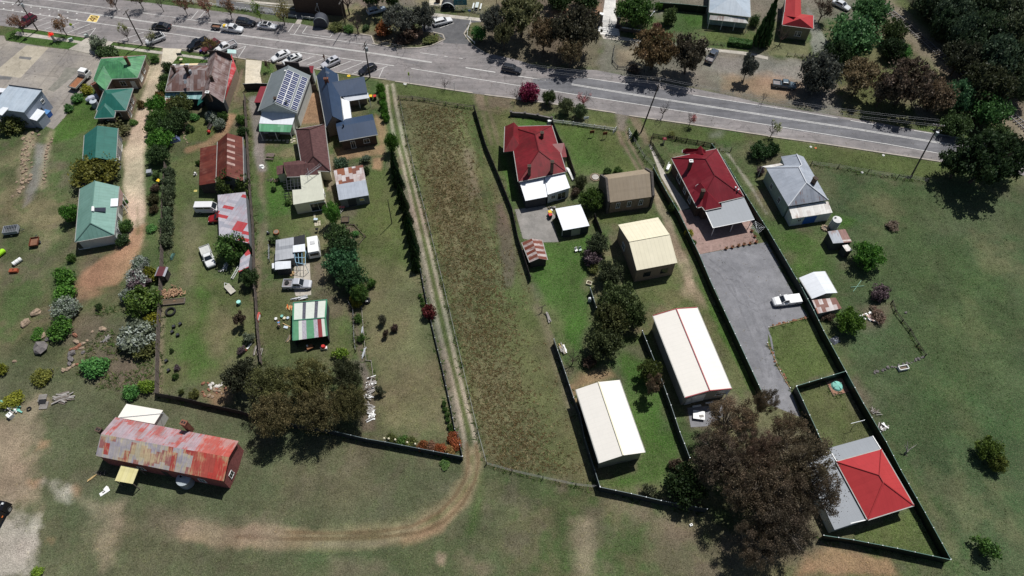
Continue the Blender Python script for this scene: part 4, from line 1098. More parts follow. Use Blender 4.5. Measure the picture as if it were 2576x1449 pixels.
h.planes('roof', [[c[0], c[1], mB_, mA], [mA, mB_, c[2], c[3]]], [PATCHW, ZINC], mats=[0, 1])
h.walls(c, GREYW, .15)
h.win(2, .25, .8, 1.2, 1.9, glass=YEL); h.win(2, .6, 1.6, .1, 2.1, 'door', None, DARKW)
h = House('rusty_barn', 'deep rust red barn with a wide lean-to beside the shade tree', 'barn', 'e 2270,200')
h.hg('a 2190,1425 2440,1380 e 2450,375 2175,385', 3.4, 'a 2285,1330 e 2268,330', 'gg', RUSTD, GREYW, rz=5.2)
c = [P(a, z) for a, z in zip(S('e 2015,42 2180,8 2172,388 2005,415'), (2.6, 3.3, 3.3, 2.6))]
h.planes('lean_to_roof', [c], RUSTD); h.walls(c, DARKTIMBER, .12, 'lean_to_wall')
rr, ee = h.r, h.cr
for k in range(5):
 t0, t1 = .12 + k * .14, .12 + k * .14 + .05
 f_ = [rr[0].lerp(rr[1], t0), rr[0].lerp(rr[1], t1), rr[0].lerp(rr[1], t1).lerp(ee[1].lerp(ee[2], t1), .5), rr[0].lerp(rr[1], t0).lerp(ee[1].lerp(ee[2], t0), .5)]
 h.planes('pale_sheet', [[v + Vector((0, 0, .04)) for v in f_]], M('pale_rust_sheet', (.36, .24, .21), .7, .4, 2), .02)
h = House('long_shed', 'long low shed roofed in patched red and silver sheets', 'shed', 'e 2340,730')
h.flat('e 2190,512 2470,482 2508,1000 2205,930', [2.9, 3.3, 3.3, 2.9], PATCHR, GREYW, inset=.12)
h = House('small_shed', 'small end shed with a red and silver roof below the bright round tree', 'shed', 'e 2460,1180')
h.flat('e 2420,1150 2500,1060 2520,1100 2500,1240 2400,1290', 2.4, PATCHR, GREYW, inset=.1)
h = House('workshop_shelter', 'grey striped workshop shelter with a pale blue open frame', 'shelter', 'f 340,1080')
h.flat('f 200,966 380,936 382,1146 190,1176', [2.9, 2.9, 2.5, 2.5], roofM('grey_stripe_sheet', [(.24, .25, .27), (.3, .31, .33), (.22, .23, .25), (.36, .37, .39)], cell=(9, .75), rows=True), GREYW)
h.flat('f 380,936 490,910 496,1004 385,1022', 2.9, M('black_tarp', (.02, .022, .026), .7), None, 'tarpaulin', thick=.05)
h.flat('f 370,1022 492,1004 496,1080 370,1090', 2.95, WHITER, None, 'white_sheet', thick=.05)
mb = MB()
c4 = [h.loc(P(a, 2.6)) for a in S('f 385,1090 500,1075 496,1212 400,1192')]
for k in range(4): mb.bar(c4[0].lerp(c4[1], k / 3), c4[3].lerp(c4[2], k / 3), .05)
for t in (0, .5, 1): mb.bar(c4[0].lerp(c4[3], t), c4[1].lerp(c4[2], t), .05)
for k in c4: mb.bar(k, (k.x, k.y, 0), .05)
h.mesh(mb, 'pipe_frame', M('pale_blue_steel', (.3, .5, .65), .5))
h.flat('f 190,1182 350,1176 350,1250 192,1265', [2.3, 2.3, 2.0, 2.0], WHITER, DARKW, 'lower_roof', wname='lower_wall')
h.flat('f 160,1200 188,1198 188,1248 162,1252', 1.2, WHITER, WEATHERB, 'box_lid', wname='box')
h = House('patchwork_shed', 'shed with a green framed patchwork roof of clear, green and red sheets', 'shed', 'j 545,330')
c = [P(a, z) for a, z in zip(S('j 375,152 715,120 720,482 372,530'), (2.6, 2.6, 2.6, 2.6))]
mA, mB_ = P(S('j 372,328')[0], 3.3), P(S('j 702,300')[0], 3.3)
MILK = M('milky_sheet', (.55, .58, .52), .4, .08, 2); GRN = M('green_sheet_panel', (.09, .26, .14), .5, .15, 2); DKP = M('smoky_sheet', (.09, .09, .11), .4, .5, 4)
STR = M('streaky_clear_sheet', (.38, .36, .4), .4, .35, 5); MAR = M('maroon_sheet_panel', (.22, .025, .03), .5, .1)
def strips(name, A0, A1, B0, B1, spec_):
 fs, mm, ml = [], [], []
 for (u0, u1, mt) in spec_:
  if mt not in ml: ml.append(mt)
  fs.append([A0.lerp(A1, u0), A0.lerp(A1, u1), B0.lerp(B1, u1), B0.lerp(B1, u0)]); mm.append(ml.index(mt))
 h.planes(name, fs, ml, .05, mm)
strips('roof', c[0], c[1], mA, mB_, [(.0, .03, GRN), (.03, .28, MILK), (.28, .38, DKP), (.38, .64, MILK), (.64, .74, DKP), (.74, .96, MILK), (.96, 1, GRN)])
strips('roof', mA, mB_, c[3], c[2], [(0, .17, GRN), (.17, .27, MILK), (.27, .4, STR), (.4, .62, GRN), (.62, .74, STR), (.74, .86, MAR), (.86, .95, MILK), (.95, 1, GRN)])
mb = MB()
for a_, b_ in ((mA, mB_), (c[0], c[1]), (c[0], mA), (mA, c[3]), (c[1], mB_), (mB_, c[2])): mb.bar(h.loc(a_) + Vector((0, 0, .06)), h.loc(b_) + Vector((0, 0, .06)), .1)
h.mesh(mb, 'roof_frame', M('green_trim', (.06, .22, .14), .5))
h.walls([c[0], c[1], mB_, c[2], c[3], mA], DARKW, .12, skip=(3,))
h = House('farmhouse', 'long derelict house with a peeling red and silver roof and brick chimney', 'house', 'm 1650,250')
c = [P(a, 3.9) for a in S('i 1160,1300 m 962,240 2252,497 2402,92')]
r_ = [P(a, 5.6) for a in S('m 1015,20 2305,255')]
def seam(a_, b_, t): return a_.lerp(b_, t)
t = .735
h.planes('roof', [[c[0], c[3].lerp(c[0], 1 - t), r_[0].lerp(r_[1], t), r_[0]], [c[1], r_[0], r_[0].lerp(r_[1], t), c[1].lerp(c[2], t)]], [REDW, REDL], mats=[0, 1])
up = Vector((0, 0, .06))
h.planes('extension_roof', [[c[3].lerp(c[0], 1 - t) + up, c[3] + up, r_[1] + up, r_[0].lerp(r_[1], t) + up], [c[1].lerp(c[2], t) + up, r_[0].lerp(r_[1], t) + up, r_[1] + up, c[2] + up]], [REDB, roofM('worn_red_lichen_sheet', [(.4, .08, .06), (.44, .06, .045)], streak=(.5, .36, .2), amt=.7, thr=.55, var=.2)], mats=[0, 1])
h.walls([c[0], r_[0], c[1], c[2], r_[1], c[3]], REDWALL, .3)
h.win(3, .55, .9, 1.0, 2.4); h.win(2, .3, 1.0, .9, 2.2); h.win(2, .5, 1.0, .1, 2.2, 'door', None, DARKTIMBER); h.win(2, .8, 1.0, .9, 2.2)
h.chimney('i 1848,1355', 6.0, 3.0, BRICK, .9, .7, -.3); h.chimney('i 990,1425', 4.6, 4.4, DBRICK, .8, .6, -.3)
h.flat('i 1272,1165 1640,1230 1552,1368 1185,1302', [2.9, 2.9, 3.2, 3.2], CREAMS, WEATHERB, 'white_lean_to_roof', wname='white_lean_to_wall')
h.mesh(MB().bar(h.loc(P(S('i 1200,1304')[0], 3.3)), h.loc(P(S('i 1640,1262')[0], 3.05)), .04), 'gutter_pipe', STEEL)
h = House('porch_shelter', 'small shelter with a plain yellow sheet roof below the derelict house', 'shelter', 'm 1275,430')
h.flat('m 1220,335 1396,366 1335,522 1155,490', [2.9, 2.9, 2.6, 2.6], YELR, None, 'roof', posts=((0, 0), (0, 1), (2, 0), (2, 1)), postmat=TIMBER)
h = House('red_house', 'old brick house with a weathered crimson roof, three chimneys and a white rear skillion', 'house', 'g 250,250')
h.hg('c -20,1275 c 400,1262 g 545,278 65,378', 4.0, 'c 195,1355 g 245,72', 'hh', CRIMO, DBRICK, rz=6.4, ridgecap=CRIMO)
h.win(3, .3, 1.1, 1.0, 2.6); h.win(3, .65, 1.1, 1.0, 2.6)
h.hg('c -70,1272 c 105,1312 g 100,60 g -80,80', 4.0, 'c 8,1235 c 50,1360', 'gh', CRIMO, None, rz=5.7, name='bay_roof')
h.flat('c 405,1449 c 525,1438 g 552,130 g 488,135', [4.7, 4.5, 3.4, 3.7], CRIMO, STONE, 'porch_roof', wname='porch_wall')
h.chimney('c 303,1335', 7.0, 2.6, DBRICK, .62, .62); h.chimney('g 175,222', 6.8, 3.2, DBRICK, .6, .6); h.chimney('g 405,178', 7.2, 3.4, DBRICK, .6, .6)
h.flat('g 75,382 325,325 355,530 135,572', [3.4, 3.4, 2.6, 2.6], WHITEW if False else WHITER, DARKW, 'rear_roof', wname='rear_wall')
h.flat('g 328,326 530,292 585,440 358,510', [3.6, 3.6, 2.8, 2.8], WHITER, WEATHERB, 'rear_roof', wname='rear_wall')
h.win(2, .75, .9, 1.0, 2.0); h.win(2, .35, 1.8, .1, 2.1, 'glass_door')
h = House('stone_hall', 'small stone hall with a beige roof and stone parapet gables', 'hall', 'g 1180,480')
e_ = [P(a, 3.4) for a in S('g 985,588 1412,530')]
r_ = [P(a, 6.2) for a in S('g 960,353 1395,292')]
bk = [2 * Vector((r_[k].x, r_[k].y, 0)) - Vector((e_[k].x, e_[k].y, 0)) for k in (0, 1)]
bk = [Vector((v.x, v.y, 3.4)) for v in bk]
h.planes('roof', [[e_[0], e_[1], r_[1], r_[0]], [bk[1], bk[0], r_[0], r_[1]]], BEIGE)
h.walls([e_[0], e_[1], r_[1], bk[1], bk[0], r_[0]], STONE, .2)
for k in (.2, .48, .77): h.win(0, k, .75, 1.2, 2.7)
for k, sg in ((0, -1), (1, 1)):
 ax = (e_[1] - e_[0]).normalized() * .22 * sg
 mb = MB()
 for a_, b_ in ((e_[k], r_[k]), (r_[k], bk[k])):
  A_, B_ = h.loc(a_ + ax), h.loc(b_ + ax)
  w_ = Vector((ax.x, ax.y, 0)).normalized() * .22
  up = Vector((0, 0, .35))
  mb.face([A_ - w_ + up, B_ - w_ + up, B_ + w_ + up, A_ + w_ + up]); 
  mb.face([A_ - w_ - up * 10, B_ - w_ - up * 10, B_ - w_ + up, A_ - w_ + up]); mb.face([A_ + w_ + up, B_ + w_ + up, B_ + w_ - up * 10, A_ + w_ - up * 10])
 A_, B_ = h.loc(e_[k] + ax), h.loc(r_[k] + ax)
 mb.face([A_ - w_ + up, A_ + w_ + up, A_ + w_ - Vector((0, 0, 3.4)), A_ - w_ - Vector((0, 0, 3.4))])
 h.mesh(mb, 'gable_parapet', DSTONE)
h = House('cream_hall', 'large brick hall with a ribbed cream gabled roof', 'hall', 'g 1380,1020')
c = [P(a, 4.2) for a in S('g 1068,812 1470,738 1665,1195 1255,1272')]
r_ = [P(a, 6.2) for a in S('g 1178,985 1586,910')]
h.planes('roof', [[c[0], c[1], r_[1], r_[0]], [c[2], c[3], r_[0], r_[1]]], CREAMR)
h.walls([c[0], c[1], r_[1], c[2], c[3], r_[0]], TANBRICK, .25)
h.win(3, .25, 1.4, 1.2, 2.6, frame=None); h.win(3, .7, 1.4, 1.2, 2.6, frame=None); h.win(5, .4, 1.2, 1.2, 2.6)
h.mesh(MB().bar(h.loc(r_[0]) + Vector((0, 0, .05)), h.loc(r_[1]) + Vector((0, 0, .05)), .08), 'ridge_cap', CREAM)
h = House('crimson_house', 'brick house with a clean dark crimson hipped roof and grey rear verandah', 'house', 'g 1980,400')
h.hg('g 1605,142 2058,48 2332,528 1865,640', 3.4, 'g 1972,148 2066,308', 'hh', CRIM, DBRICK, rz=6.2, ridgecap=CRIM)
h.win(3, .25, 1.0, .9, 2.3); h.win(3, .45, 1.0, .9, 2.3); h.win(3, .7, 1.6, .9, 2.3)
h.hg('g 2112,632 1942,668 1790,460 1960,440', 3.4, 'g 1990,490 1960,400', 'hg', CRIM, DBRICK, rz=5.2, name='rear_wing_roof', wname='rear_wing_wall')
h.hg('g 1716,88 1716,60 1925,52 1950,130', 3.4, 'g 1760,70 1850,42', 'hg', CRIM, DBRICK, rz=4.4, name='bay_roof', wname='bay_wall')
h.hg('g 1838,70 1930,52 1950,140 1860,140', 3.6, 'g 1885,58 1905,140', 'gg', CRIM, DBRICK, rz=4.9, name='porch_roof', wname='porch_wall')
h.chimney('g 1803,172', 6.6, 2.6, DBRICK, .62, .62, cap=WHITE); h.chimney('g 1925,468', 6.2, 2.8, DBRICK, .62, .62)
h.cylinder('roof_vent', 'g 2245,450', 4.4, .16, .5, STEEL); h.cylinder('roof_vent', 'g 2272,472', 4.2, .16, .5, STEEL)
h.flat('g 1945,672 2112,634 2106,582 2335,538 2440,756 2022,842', [3.1, 3.1, 3.2, 3.2, 2.7, 2.7], GREYS, None, 'verandah_roof', posts=((4, .04), (4, .5), (4, .97)), postmat=WHITE)
h.mesh(MB().bar(h.loc(P(S('g 1945,676')[0], 3.08)), h.loc(P(S('g 2022,845')[0], 2.68)), .1), 'fascia', WHITE)
h.mesh(MB().bar(h.loc(P(S('g 2022,845')[0], 2.66)), h.loc(P(S('g 2440,760')[0], 2.66)), .07), 'fascia', WHITE)
q0 = h.loc(P(S('g 1860,410')[0], 5.4)); h.mesh(MB().bar(q0 - Vector((0, 0, 1)), q0, .03).bar(q0 - Vector((.3, .3, .1)), q0 + Vector((.3, .2, 0)), .02), 'aerial', STEEL)
h = House('zinc_house', 'pale green weatherboard house with a zinc hipped roof and rusty rear skillion', 'house', 'h 300,450')
p_ = [P(q, z) for q, z in zip(S('h 358,128 606,562 386,388 310,236 340,212 288,102 -20,240 205,626 165,215 130,126'), (3.7, 3.7, 5.9, 5.9, 5.25, 5.25, 3.7, 3.7, 3.7, 3.7))]
h.planes('roof', [[p_[0], p_[1], p_[2], p_[3], p_[4], p_[5]], [p_[6], p_[7], p_[2], p_[3]], [p_[6], p_[8], p_[4], p_[3]], [p_[9], p_[8], p_[4], p_[5]], [p_[1], p_[7], p_[2]]], [ZINC, ZINCR], mats=[0, 0, 0, 0, 1])
mb = MB()
for i, j in ((5, 4), (4, 3), (3, 2), (2, 1), (2, 7), (3, 6)): mb.tube([h.loc(p_[i]) + Vector((0, 0, .04)), h.loc(p_[j]) + Vector((0, 0, .04))], [.11, .11], 5)
h.mesh(mb, 'ridge_cap', WHITER)
h.walls([p_[6], p_[8], p_[9], p_[5], p_[0], p_[1], p_[7]], PALEGREEN)
h.win(6, .3, .8, 1.0, 2.3); h.win(6, .68, .8, 1.0, 2.3)
h.flat('h 208,636 604,576 650,690 246,752', [3.1, 3.1, 2.4, 2.4], WHITEW, WEATHERB, 'skillion_roof', wname='skillion_wall', inset=.1)
h.win(2, .52, 2.6, .1, 2.1, 'blue_door', None, BLUEP); h.win(2, .8, .7, 1.1, 1.9, frame=WHITE)
h.flat('h -60,225 h -5,215 150,188 162,206 h 0,245', [3.0, 3.0, 3.0, 3.5, 3.5], WHITEW, None, 'verandah_roof', thick=.06, posts=((0, 0), (1, .5), (2, .9)))
h.chimney('h 478,345', 6.4, 2.0, DBRICK, .8, .55, -1.0)
h = House('white_shed', 'small white gabled shed behind the green boundary fence', 'shed', 'h 500,1400')
h.hg('h 315,1345 h 570,1280 l 695,48 l 445,108', 2.5, 'h 462,1288 l 585,62', 'gg', WHITER, SHEDW, rz=3.3)
h = House('lean_to_shed', 'low lean-to with rust streaked sheets beside the small white shed', 'shed', 'l 590,180')
h.flat('l 442,122 680,95 742,205 502,258', [2.2, 2.2, 1.8, 1.8], PATCHW, GREYW, inset=.1)
h = House('tool_shed', 'tool shed with half zinc and half rusty batten roof in the paddock', 'shed', 'h 720,940')
c = [P(a, z) for a, z in zip(S('h 600,880 775,855 845,985 655,1000'), (2.6, 2.6, 2.3, 2.3))]
mA, mB_ = c[0].lerp(c[1], .58), c[3].lerp(c[2], .56)
h.planes('roof', [[c[0], mA, mB_, c[3]], [mA, c[1], c[2], mB_]], [ZINCR, RUSTC], mats=[0, 1]); h.walls(c, DARKW, .1)
h.win(2, .3, .9, .05, 1.9, 'door', None, DARKTIMBER)
h = House('outhouse', 'narrow outhouse with a rust stained white lid roof', 'outhouse', 'h 780,1100')
h.flat('h 748,1020 802,1010 850,1070 790,1080', [2.3, 2.3, 2.1, 2.1], WHITEW, DARKW, inset=.06)
h.win(2, .5, .6, .05, 1.8, 'door', None, DARKTIMBER)
h = House('machinery_shed', 'biggest white gabled shed with a red ridge line and curved side awning', 'shed', 'k 1800,650')
h.hg('k 1420,278 k 1862,195 k 2208,1012 k 1745,1102', 4.0, 'k 1572,235 k 1912,1056', 'gg', CREAMS, SHEDW, rz=4.9)
h.win(3, .2, 2.0, 1.2, 2.0, frame=WHITE); h.win(4, .3, 2.4, .1, 2.6, 'roller_door', None, WHITE); h.door(4, .7, WHITE)
mb = MB().bar(h.loc(h.r[0]) + Vector((0, 0, .06)), h.loc(h.r[1]) + Vector((0, 0, .06)), .11)
for k, (i, j) in ((0, (0, 1)), (1, (3, 2))):
 mb.bar(h.loc(h.cr[i]), h.loc(h.r[k]), .1); mb.bar(h.loc(h.r[k]), h.loc(h.cr[j]), .1)
h.mesh(mb, 'red_trim', M('red_trim', (.33, .05, .06), .5))
h.flat('k 2060,1040 2208,1014 2160,1080 2150,1062', [3.4, 3.9, 2.6, 2.6], WHITER, None, 'side_awning', thick=.05, posts=((2, .0),))
h = House('cream_shed', 'plain cream gabled shed close to the dark fence below the dense trees', 'shed', 'k 950,1400')
h.hg('k 645,1022 k 1080,925 o 1338,205 o 880,313', 3.9, 'k 870,946 o 1118,236', 'gg', CREAMS, M('dark_cream_wall', (.3, .28, .2), .6), rz=4.9)
h.mesh(MB().bar(h.loc(h.r[0]) + Vector((0, 0, .06)), h.loc(h.r[1]) + Vector((0, 0, .06)), .13), 'ridge_cap', CREAM)
h = House('white_carport', 'low white skillion carport on the gravel behind the weathered red house', 'carport', 'g 600,780')
h.flat('g 435,650 690,608 780,822 515,870', [2.7, 2.7, 2.4, 2.4], WHITER, DARKW, skip=(3,), inset=.1, posts=((3, .1),))
h.win(2, .5, 1.8, .1, 2.0, 'roller_door', None, SHEDW)
h = House('rust_shed', 'tiny shed with a rust and white striped gable roof beside the dark fence', 'shed', 'g 230,1090')
h.hg('g 100,990 g 300,965 g 355,1165 g 180,1190', 2.1, 'g 198,960 g 265,1168', 'gg', RUSTW, DARKTIMBER, rz=2.9, inset=.2)
h = House('red_hip_house', 'square brick house with a bright red pyramid roof and grey skillions', 'house', 'p 1080,500')
h.hg('p 690,300 p 1140,175 p 1466,737 p 1005,882', 3.2, 'p 1120,436 p 1160,506', 'hh', REDR, DBRICK, rz=5.5, ridgecap=REDR)
h.win(4 - 2, .4, 1.4, .9, 2.2)
h.flat('p 610,162 1050,40 1132,172 690,292', [2.6, 2.6, 2.9, 2.9], GREYS, None, 'verandah_roof', posts=((0, .02), (0, .5), (0, .98)))
h.flat('p 345,300 635,215 980,882 670,985', [2.5, 2.9, 2.9, 2.5], GREYS, WEATHERB, 'side_roof', wname='side_wall')
h.mesh(MB().bar(h.loc(P(S('p 1052,40')[0], 2.62)), h.loc(P(S('p 1134,172')[0], 2.92)), .1), 'fascia', WHITE)
h.mesh(MB().bar(h.loc(P(S('p 640,215')[0], 2.92)), h.loc(P(S('p 690,296')[0], 2.92)), .09), 'fascia', WHITE)
h.mesh(MB().bar(h.loc(P(S('p 980,886')[0], 2.9)), h.loc(P(S('p 830,920')[0], 2.7)), .09), 'fascia', WHITE)
h.mesh(MB().bar(h.loc(P(S('p 400,258')[0], 2.55)), h.loc(P(S('p 620,200')[0], 2.8)), .1), 'fascia', WHITE)
h = House('verandah_house', 'grey hipped house with a curved white front verandah across the road', 'house', 'c 2190,60')
h.hg('c 2400,170 c 1985,122 c 2010,-330 c 2380,-310', 3.6, 'c 2195,-40 c 2195,-190', 'hh', ZINCB, PALEGREEN, rz=5.6)
h.flat('c 1995,152 2338,180 2382,236 1985,196', [3.2, 3.2, 2.5, 2.5], WHITEW, None, 'verandah_roof', thick=.06, posts=((2, 0), (2, .33), (2, .66), (2, 1)))
h = House('red_roof_cottage', 'cream cottage with a bright red hipped roof across the road near the railway', 'house', 'd 300,220')
h.hg('d 455,290 d 145,250 d 165,120 d 455,155', 3.6, 'd 340,190 d 255,175', 'hh', REDR, M('olive_render', (.24, .22, .15), .8, .15), rz=5.2)
h.win(0, .35, .9, .9, 2.2, mull=1); h.win(0, .45, .6, .9, 2.2)
h.hg('d 185,-80 d 330,-80 d 335,155 d 165,155', 3.6, 'd 255,-85 d 255,170', 'gh', REDR, TANBRICK, rz=5.15, name='wing_roof', wname='wing_wall')
h = House('brick_hall', 'dark brick building beyond the lane at the top of the view', 'building', 'b 560,-140')
h.flat('b 330,-180 850,-130 870,-50 330,-95', [6, 6, 6, 6], ZINC, DBRICK)
def leafmesh(name, pos, size, tint, seed, up=.75, asp=.62):
 g = np.random.default_rng(seed)
 n = len(pos)
 nr = g.normal(size=(n, 3)); nr[:, 2] += up
 nr /= np.linalg.norm(nr, axis=1)[:, None]
 t = g.normal(size=(n, 3)); t -= nr * (t * nr).sum(1)[:, None]
 t /= np.linalg.norm(t, axis=1)[:, None]
 b = np.cross(nr, t)
 s = (size * g.uniform(.6, 1.35, n))[:, None]
 t, b = t * s, b * s * asp
 v = np.stack([pos - t * .9 - b * .2, pos - t * .1 - b, pos + t, pos + t * .1 + b], 1).reshape(-1, 3)
 me = bpy.data.meshes.new(name)
 me.vertices.add(n * 4)
 me.vertices.foreach_set('co', v.astype('f').ravel())
 me.loops.add(n * 4)
 me.loops.foreach_set('vertex_index', np.arange(n * 4, dtype='i'))
 me.polygons.add(n)
 me.polygons.foreach_set('loop_start', np.arange(0, n * 4, 4, dtype='i'))
 a = me.attributes.new('tint', 'FLOAT', 'FACE')
 a.data.foreach_set('value', np.clip(tint, 0, 1).astype('f'))
 me.materials.append(LEAF)
 me.update(calc_edges=True)
 return me
def clumps(seed, nc, zc, rz, shell=.55, rc=.3, floor=.12):
 """clump centres through a squashed ball of unit radius; returns centre, radius"""
 g = np.random.default_rng(seed)
 out = []
 k = 0
 while len(out) < nc and k < 4000:
  k += 1
  d = g.normal(size=3); d /= np.linalg.norm(d)
  r = g.uniform(shell, 1) * (1 - rc * .75)
  c = np.array([d[0] * r, d[1] * r, zc + d[2] * r * rz])
  if c[2] < floor + rc * .3: continue
  if any(np.linalg.norm((c - o[0]) * (1, 1, 1.2)) < rc * .55 for o in out): continue
  out.append((c, rc * g.uniform(.65, 1.25)))
 return out
def crown(name, seed, nc, nl, leaf, zc=.6, rz=.42, shell=.5, rc=.32, floor=.1, flat=.6, edge=.5, loose=0):
 g = np.random.default_rng(seed + 5)
 P_, T_ = [], []
 cl = clumps(seed, nc, zc, rz, shell, rc, floor)
 for c, r in cl:
  m = max(6, int(nl / len(cl) * (r / rc) ** 2))
  d = g.normal(size=(m, 3)); d /= np.linalg.norm(d, axis=1)[:, None]
  rr = g.random(m) ** edge
  p = c + d * (rr * r)[:, None] * np.array([1, 1, flat])
  P_.append(p)
  T_.append(np.clip(.5 + g.normal() * .17 + g.normal(size=m) * .2, 0, 1))
 if loose:
  m = int(nl * loose)
  d = g.normal(size=(m, 3)); d /= np.linalg.norm(d, axis=1)[:, None]
  P_.append(d * (g.random(m) ** .45)[:, None] * np.array([.97, .97, rz]) + np.array([0, 0, zc])); T_.append(np.clip(g.normal(.5, .24, m), 0, 1))
 p, t = np.concatenate(P_), np.concatenate(T_)
 k = p[:, 2] > .01
 return leafmesh(name, p[k], leaf, t[k], seed + 9), cl
def trunk(name, cl, seed, r0, lean=.0, nlimb=10, top=.75, mat=None, fork=.28):
 g = random.Random(seed)
 mb = MB()
 ax = [Vector((0, 0, -.01)), Vector((g.uniform(-.05, .05) + lean * .3, g.uniform(-.05, .05), fork)), Vector((g.uniform(-.12, .12) + lean, g.uniform(-.12, .12), top))]
 mb.tube(ax, [r0, r0 * .78, r0 * .25], 7)
 for c, r in g.sample(cl, min(nlimb, len(cl))):
  c = Vector(c)
  t = g.uniform(.35, .95)
  a = ax[0].lerp(ax[1], min(1, t * 1.5)) if t < .6 else ax[1].lerp(ax[2], (t - .6) / .4 * .6)
  mid = a.lerp(c, .5) + Vector((g.uniform(-.06, .06), g.uniform(-.06, .06), -.04))
  mb.tube([a, mid, c], [r0 * .5, r0 * .32, r0 * .08], 5)
  for q in range(2):
   e = c + Vector((g.uniform(-1, 1), g.uniform(-1, 1), g.uniform(-.3, .7))) * r * .8
   mb.tube([mid, e], [r0 * .2, r0 * .04], 4)
 return mb.mesh(name, mat or BARK)
def bare(name, seed, mat, n0=7, spread=.85, r0=.035, tips=None):
 g = random.Random(seed)
 mb = MB()
 mb.tube([(0, 0, -.01), (.01, .02, .2), (.02, 0, .34)], [r0, r0 * .8, r0 * .7], 6)
 ends = []
 def grow(a, d, L, r, dep):
  b = a + d * L + Vector((g.uniform(-.03, .03), g.uniform(-.03, .03), 0))
  mb.tube([a, b], [r, r * .62], 4 if dep < 2 else 3, cap=False)
  if dep >= 3:
   ends.append(b); return
  for k in range(g.choice((2, 3, 3))):
   dd = (d + Vector((g.gauss(0, .5), g.gauss(0, .5), g.gauss(.12, .25)))).normalized()
   grow(a.lerp(b, g.uniform(.55, 1)), dd, L * g.uniform(.6, .85), r * .58, dep + 1)
   ends.append(b)
 for k in range(n0):
  t = 2 * math.pi * k / n0 + g.uniform(-.3, .3)
  d = Vector((math.cos(t) * spread, math.sin(t) * spread, g.uniform(.35, 1.1))).normalized()
  grow(Vector((0.015, .01, g.uniform(.2, .34))), d, g.uniform(.26, .36), r0 * .5, 0)
 return mb.mesh(name, mat), ends
KIND = {}
def kind(nm, **meshes): KIND.setdefault(nm, []).append(meshes)
for v in range(3):
 m, cl = crown('crown', 100 + v, 60, 6500, .042, .63, .36, .35, .17, .12, .6, .5, .1)
 kind('gum', trunk=trunk('trunk', cl, v, .045, .1 * (v - 1), 26), crown=m)
 m, cl = crown('crown', 200 + v, 60, 5400, .05, .55, .44, .3, .2, .05, .8, .5, .15)
 kind('tree', trunk=trunk('trunk', cl, v, .05, 0, 8), crown=m)
 m, cl = crown('crown', 300 + v, 16, 1900, .085, .46, .5, .25, .42, .0, .8)
 kind('shrub', trunk=trunk('stem', cl, v, .04, 0, 7, .6, TWIG, .15), crown=m)
for v in range(2):
 m, cl = crown('crown', 400 + v, 130, 21000, .021, .62, .36, .25, .14, .1, .6, .5, .2)
 kind('biggum', trunk=trunk('trunk', cl, v, .036, .08, 50, .8, BARKP), crown=m)
 m, cl = crown('crown', 450 + v, 110, 21000, .0165, .6, .36, .3, .13, .12, .5, .5, .15)
 kind('bigthin', trunk=trunk('trunk', cl, v, .04, .1, 70, .82, BARKP), crown=m)
 m, cl = crown('crown', 480 + v, 46, 11000, .018, .62, .33, .45, .16, .15, .45, .5, .06)
 kind('airy', trunk=trunk('trunk', cl, v, .036, .1, 46, .82, BARKP), crown=m)
 # ball: clipped or naturally round bush
 m, cl = crown('crown', 500 + v, 26, 2600, .07, .47, .47, .75, .3, .0, .9)
 kind('ball', trunk=trunk('stem', cl, v, .03, 0, 5, .5, TWIG, .15), crown=m)
 # open feathery shrub
 m, cl = crown('crown', 550 + v, 24, 1700, .075, .52, .46, .1, .3, .04, .8)
 kind('wispy', trunk=trunk('stem', cl, v, .03, 0, 12, .7, TWIG, .15), crown=m)
 # sparse young gum: bare leaning trunk, thin heads
 m, cl = crown('crown', 600 + v, 15, 1500, .07, .7, .3, .2, .26, .35, .6)
 kind('thin', trunk=trunk('trunk', cl, v, .038, .15, 14, .85, BARKP if v else BARK, .4), crown=m)
 # conifer
 g = np.random.default_rng(700 + v)
 n = 2600
 z = g.random(n) ** .85
 rad = (1 - z) ** .75 * (.75 + .25 * np.sin(z * 40 + v)) * g.uniform(.55, 1, n)
 th = g.uniform(0, 2 * math.pi, n)
 kind('conifer', trunk=MB().tube([(0, 0, -.01), (0, 0, .9)], [.12, .02], 6).mesh('trunk', BARK),
   crown=leafmesh('crown', np.stack([rad * np.cos(th), rad * np.sin(th), .03 + z * .96], 1), .11, np.clip(g.normal(.5, .2, n), 0, 1), 9, 0, .5))
for v in range(3):
 m, ends = bare('trunk', 800 + v, TWIG, 8, .8)
 kind('bare', trunk=m)
 g = np.random.default_rng(v)
 e = np.array([list(p) for p in ends])
 e = np.repeat(e, 3, 0) + g.normal(size=(len(e) * 3, 3)) * .05
 kind('bud', trunk=m, crown=leafmesh('crown', e[:420], .042, g.normal(.5, .2, len(e[:420])), v))
 e2 = np.concatenate([e, e + g.normal(size=e.shape) * .05])
 kind('leafy', trunk=m, crown=leafmesh('crown', e2[:800], .038, g.normal(.5, .22, len(e2[:800])), v + 3))
# hedge block, unit 1 x 1 x 1
g = np.random.default_rng(77)
n = 2600
p = g.uniform(-.5, .5, (n, 3)); p[:, 2] += .5
ax_ = g.integers(0, 3, n); sgn = g.random(n) < .5
for k in range(n):
 if ax_[k] < 2: p[k, ax_[k]] = (.5 if sgn[k] else -.5) * g.uniform(.86, 1.05)
 else: p[k, 2] = g.uniform(.86, 1.05)
kind('hedge', trunk=MB().box((0, 0, .35), (.8, .5, .66)).mesh('stem', DARKTIMBER), crown=leafmesh('crown', p, .055, g.normal(.5, .22, n), 3))
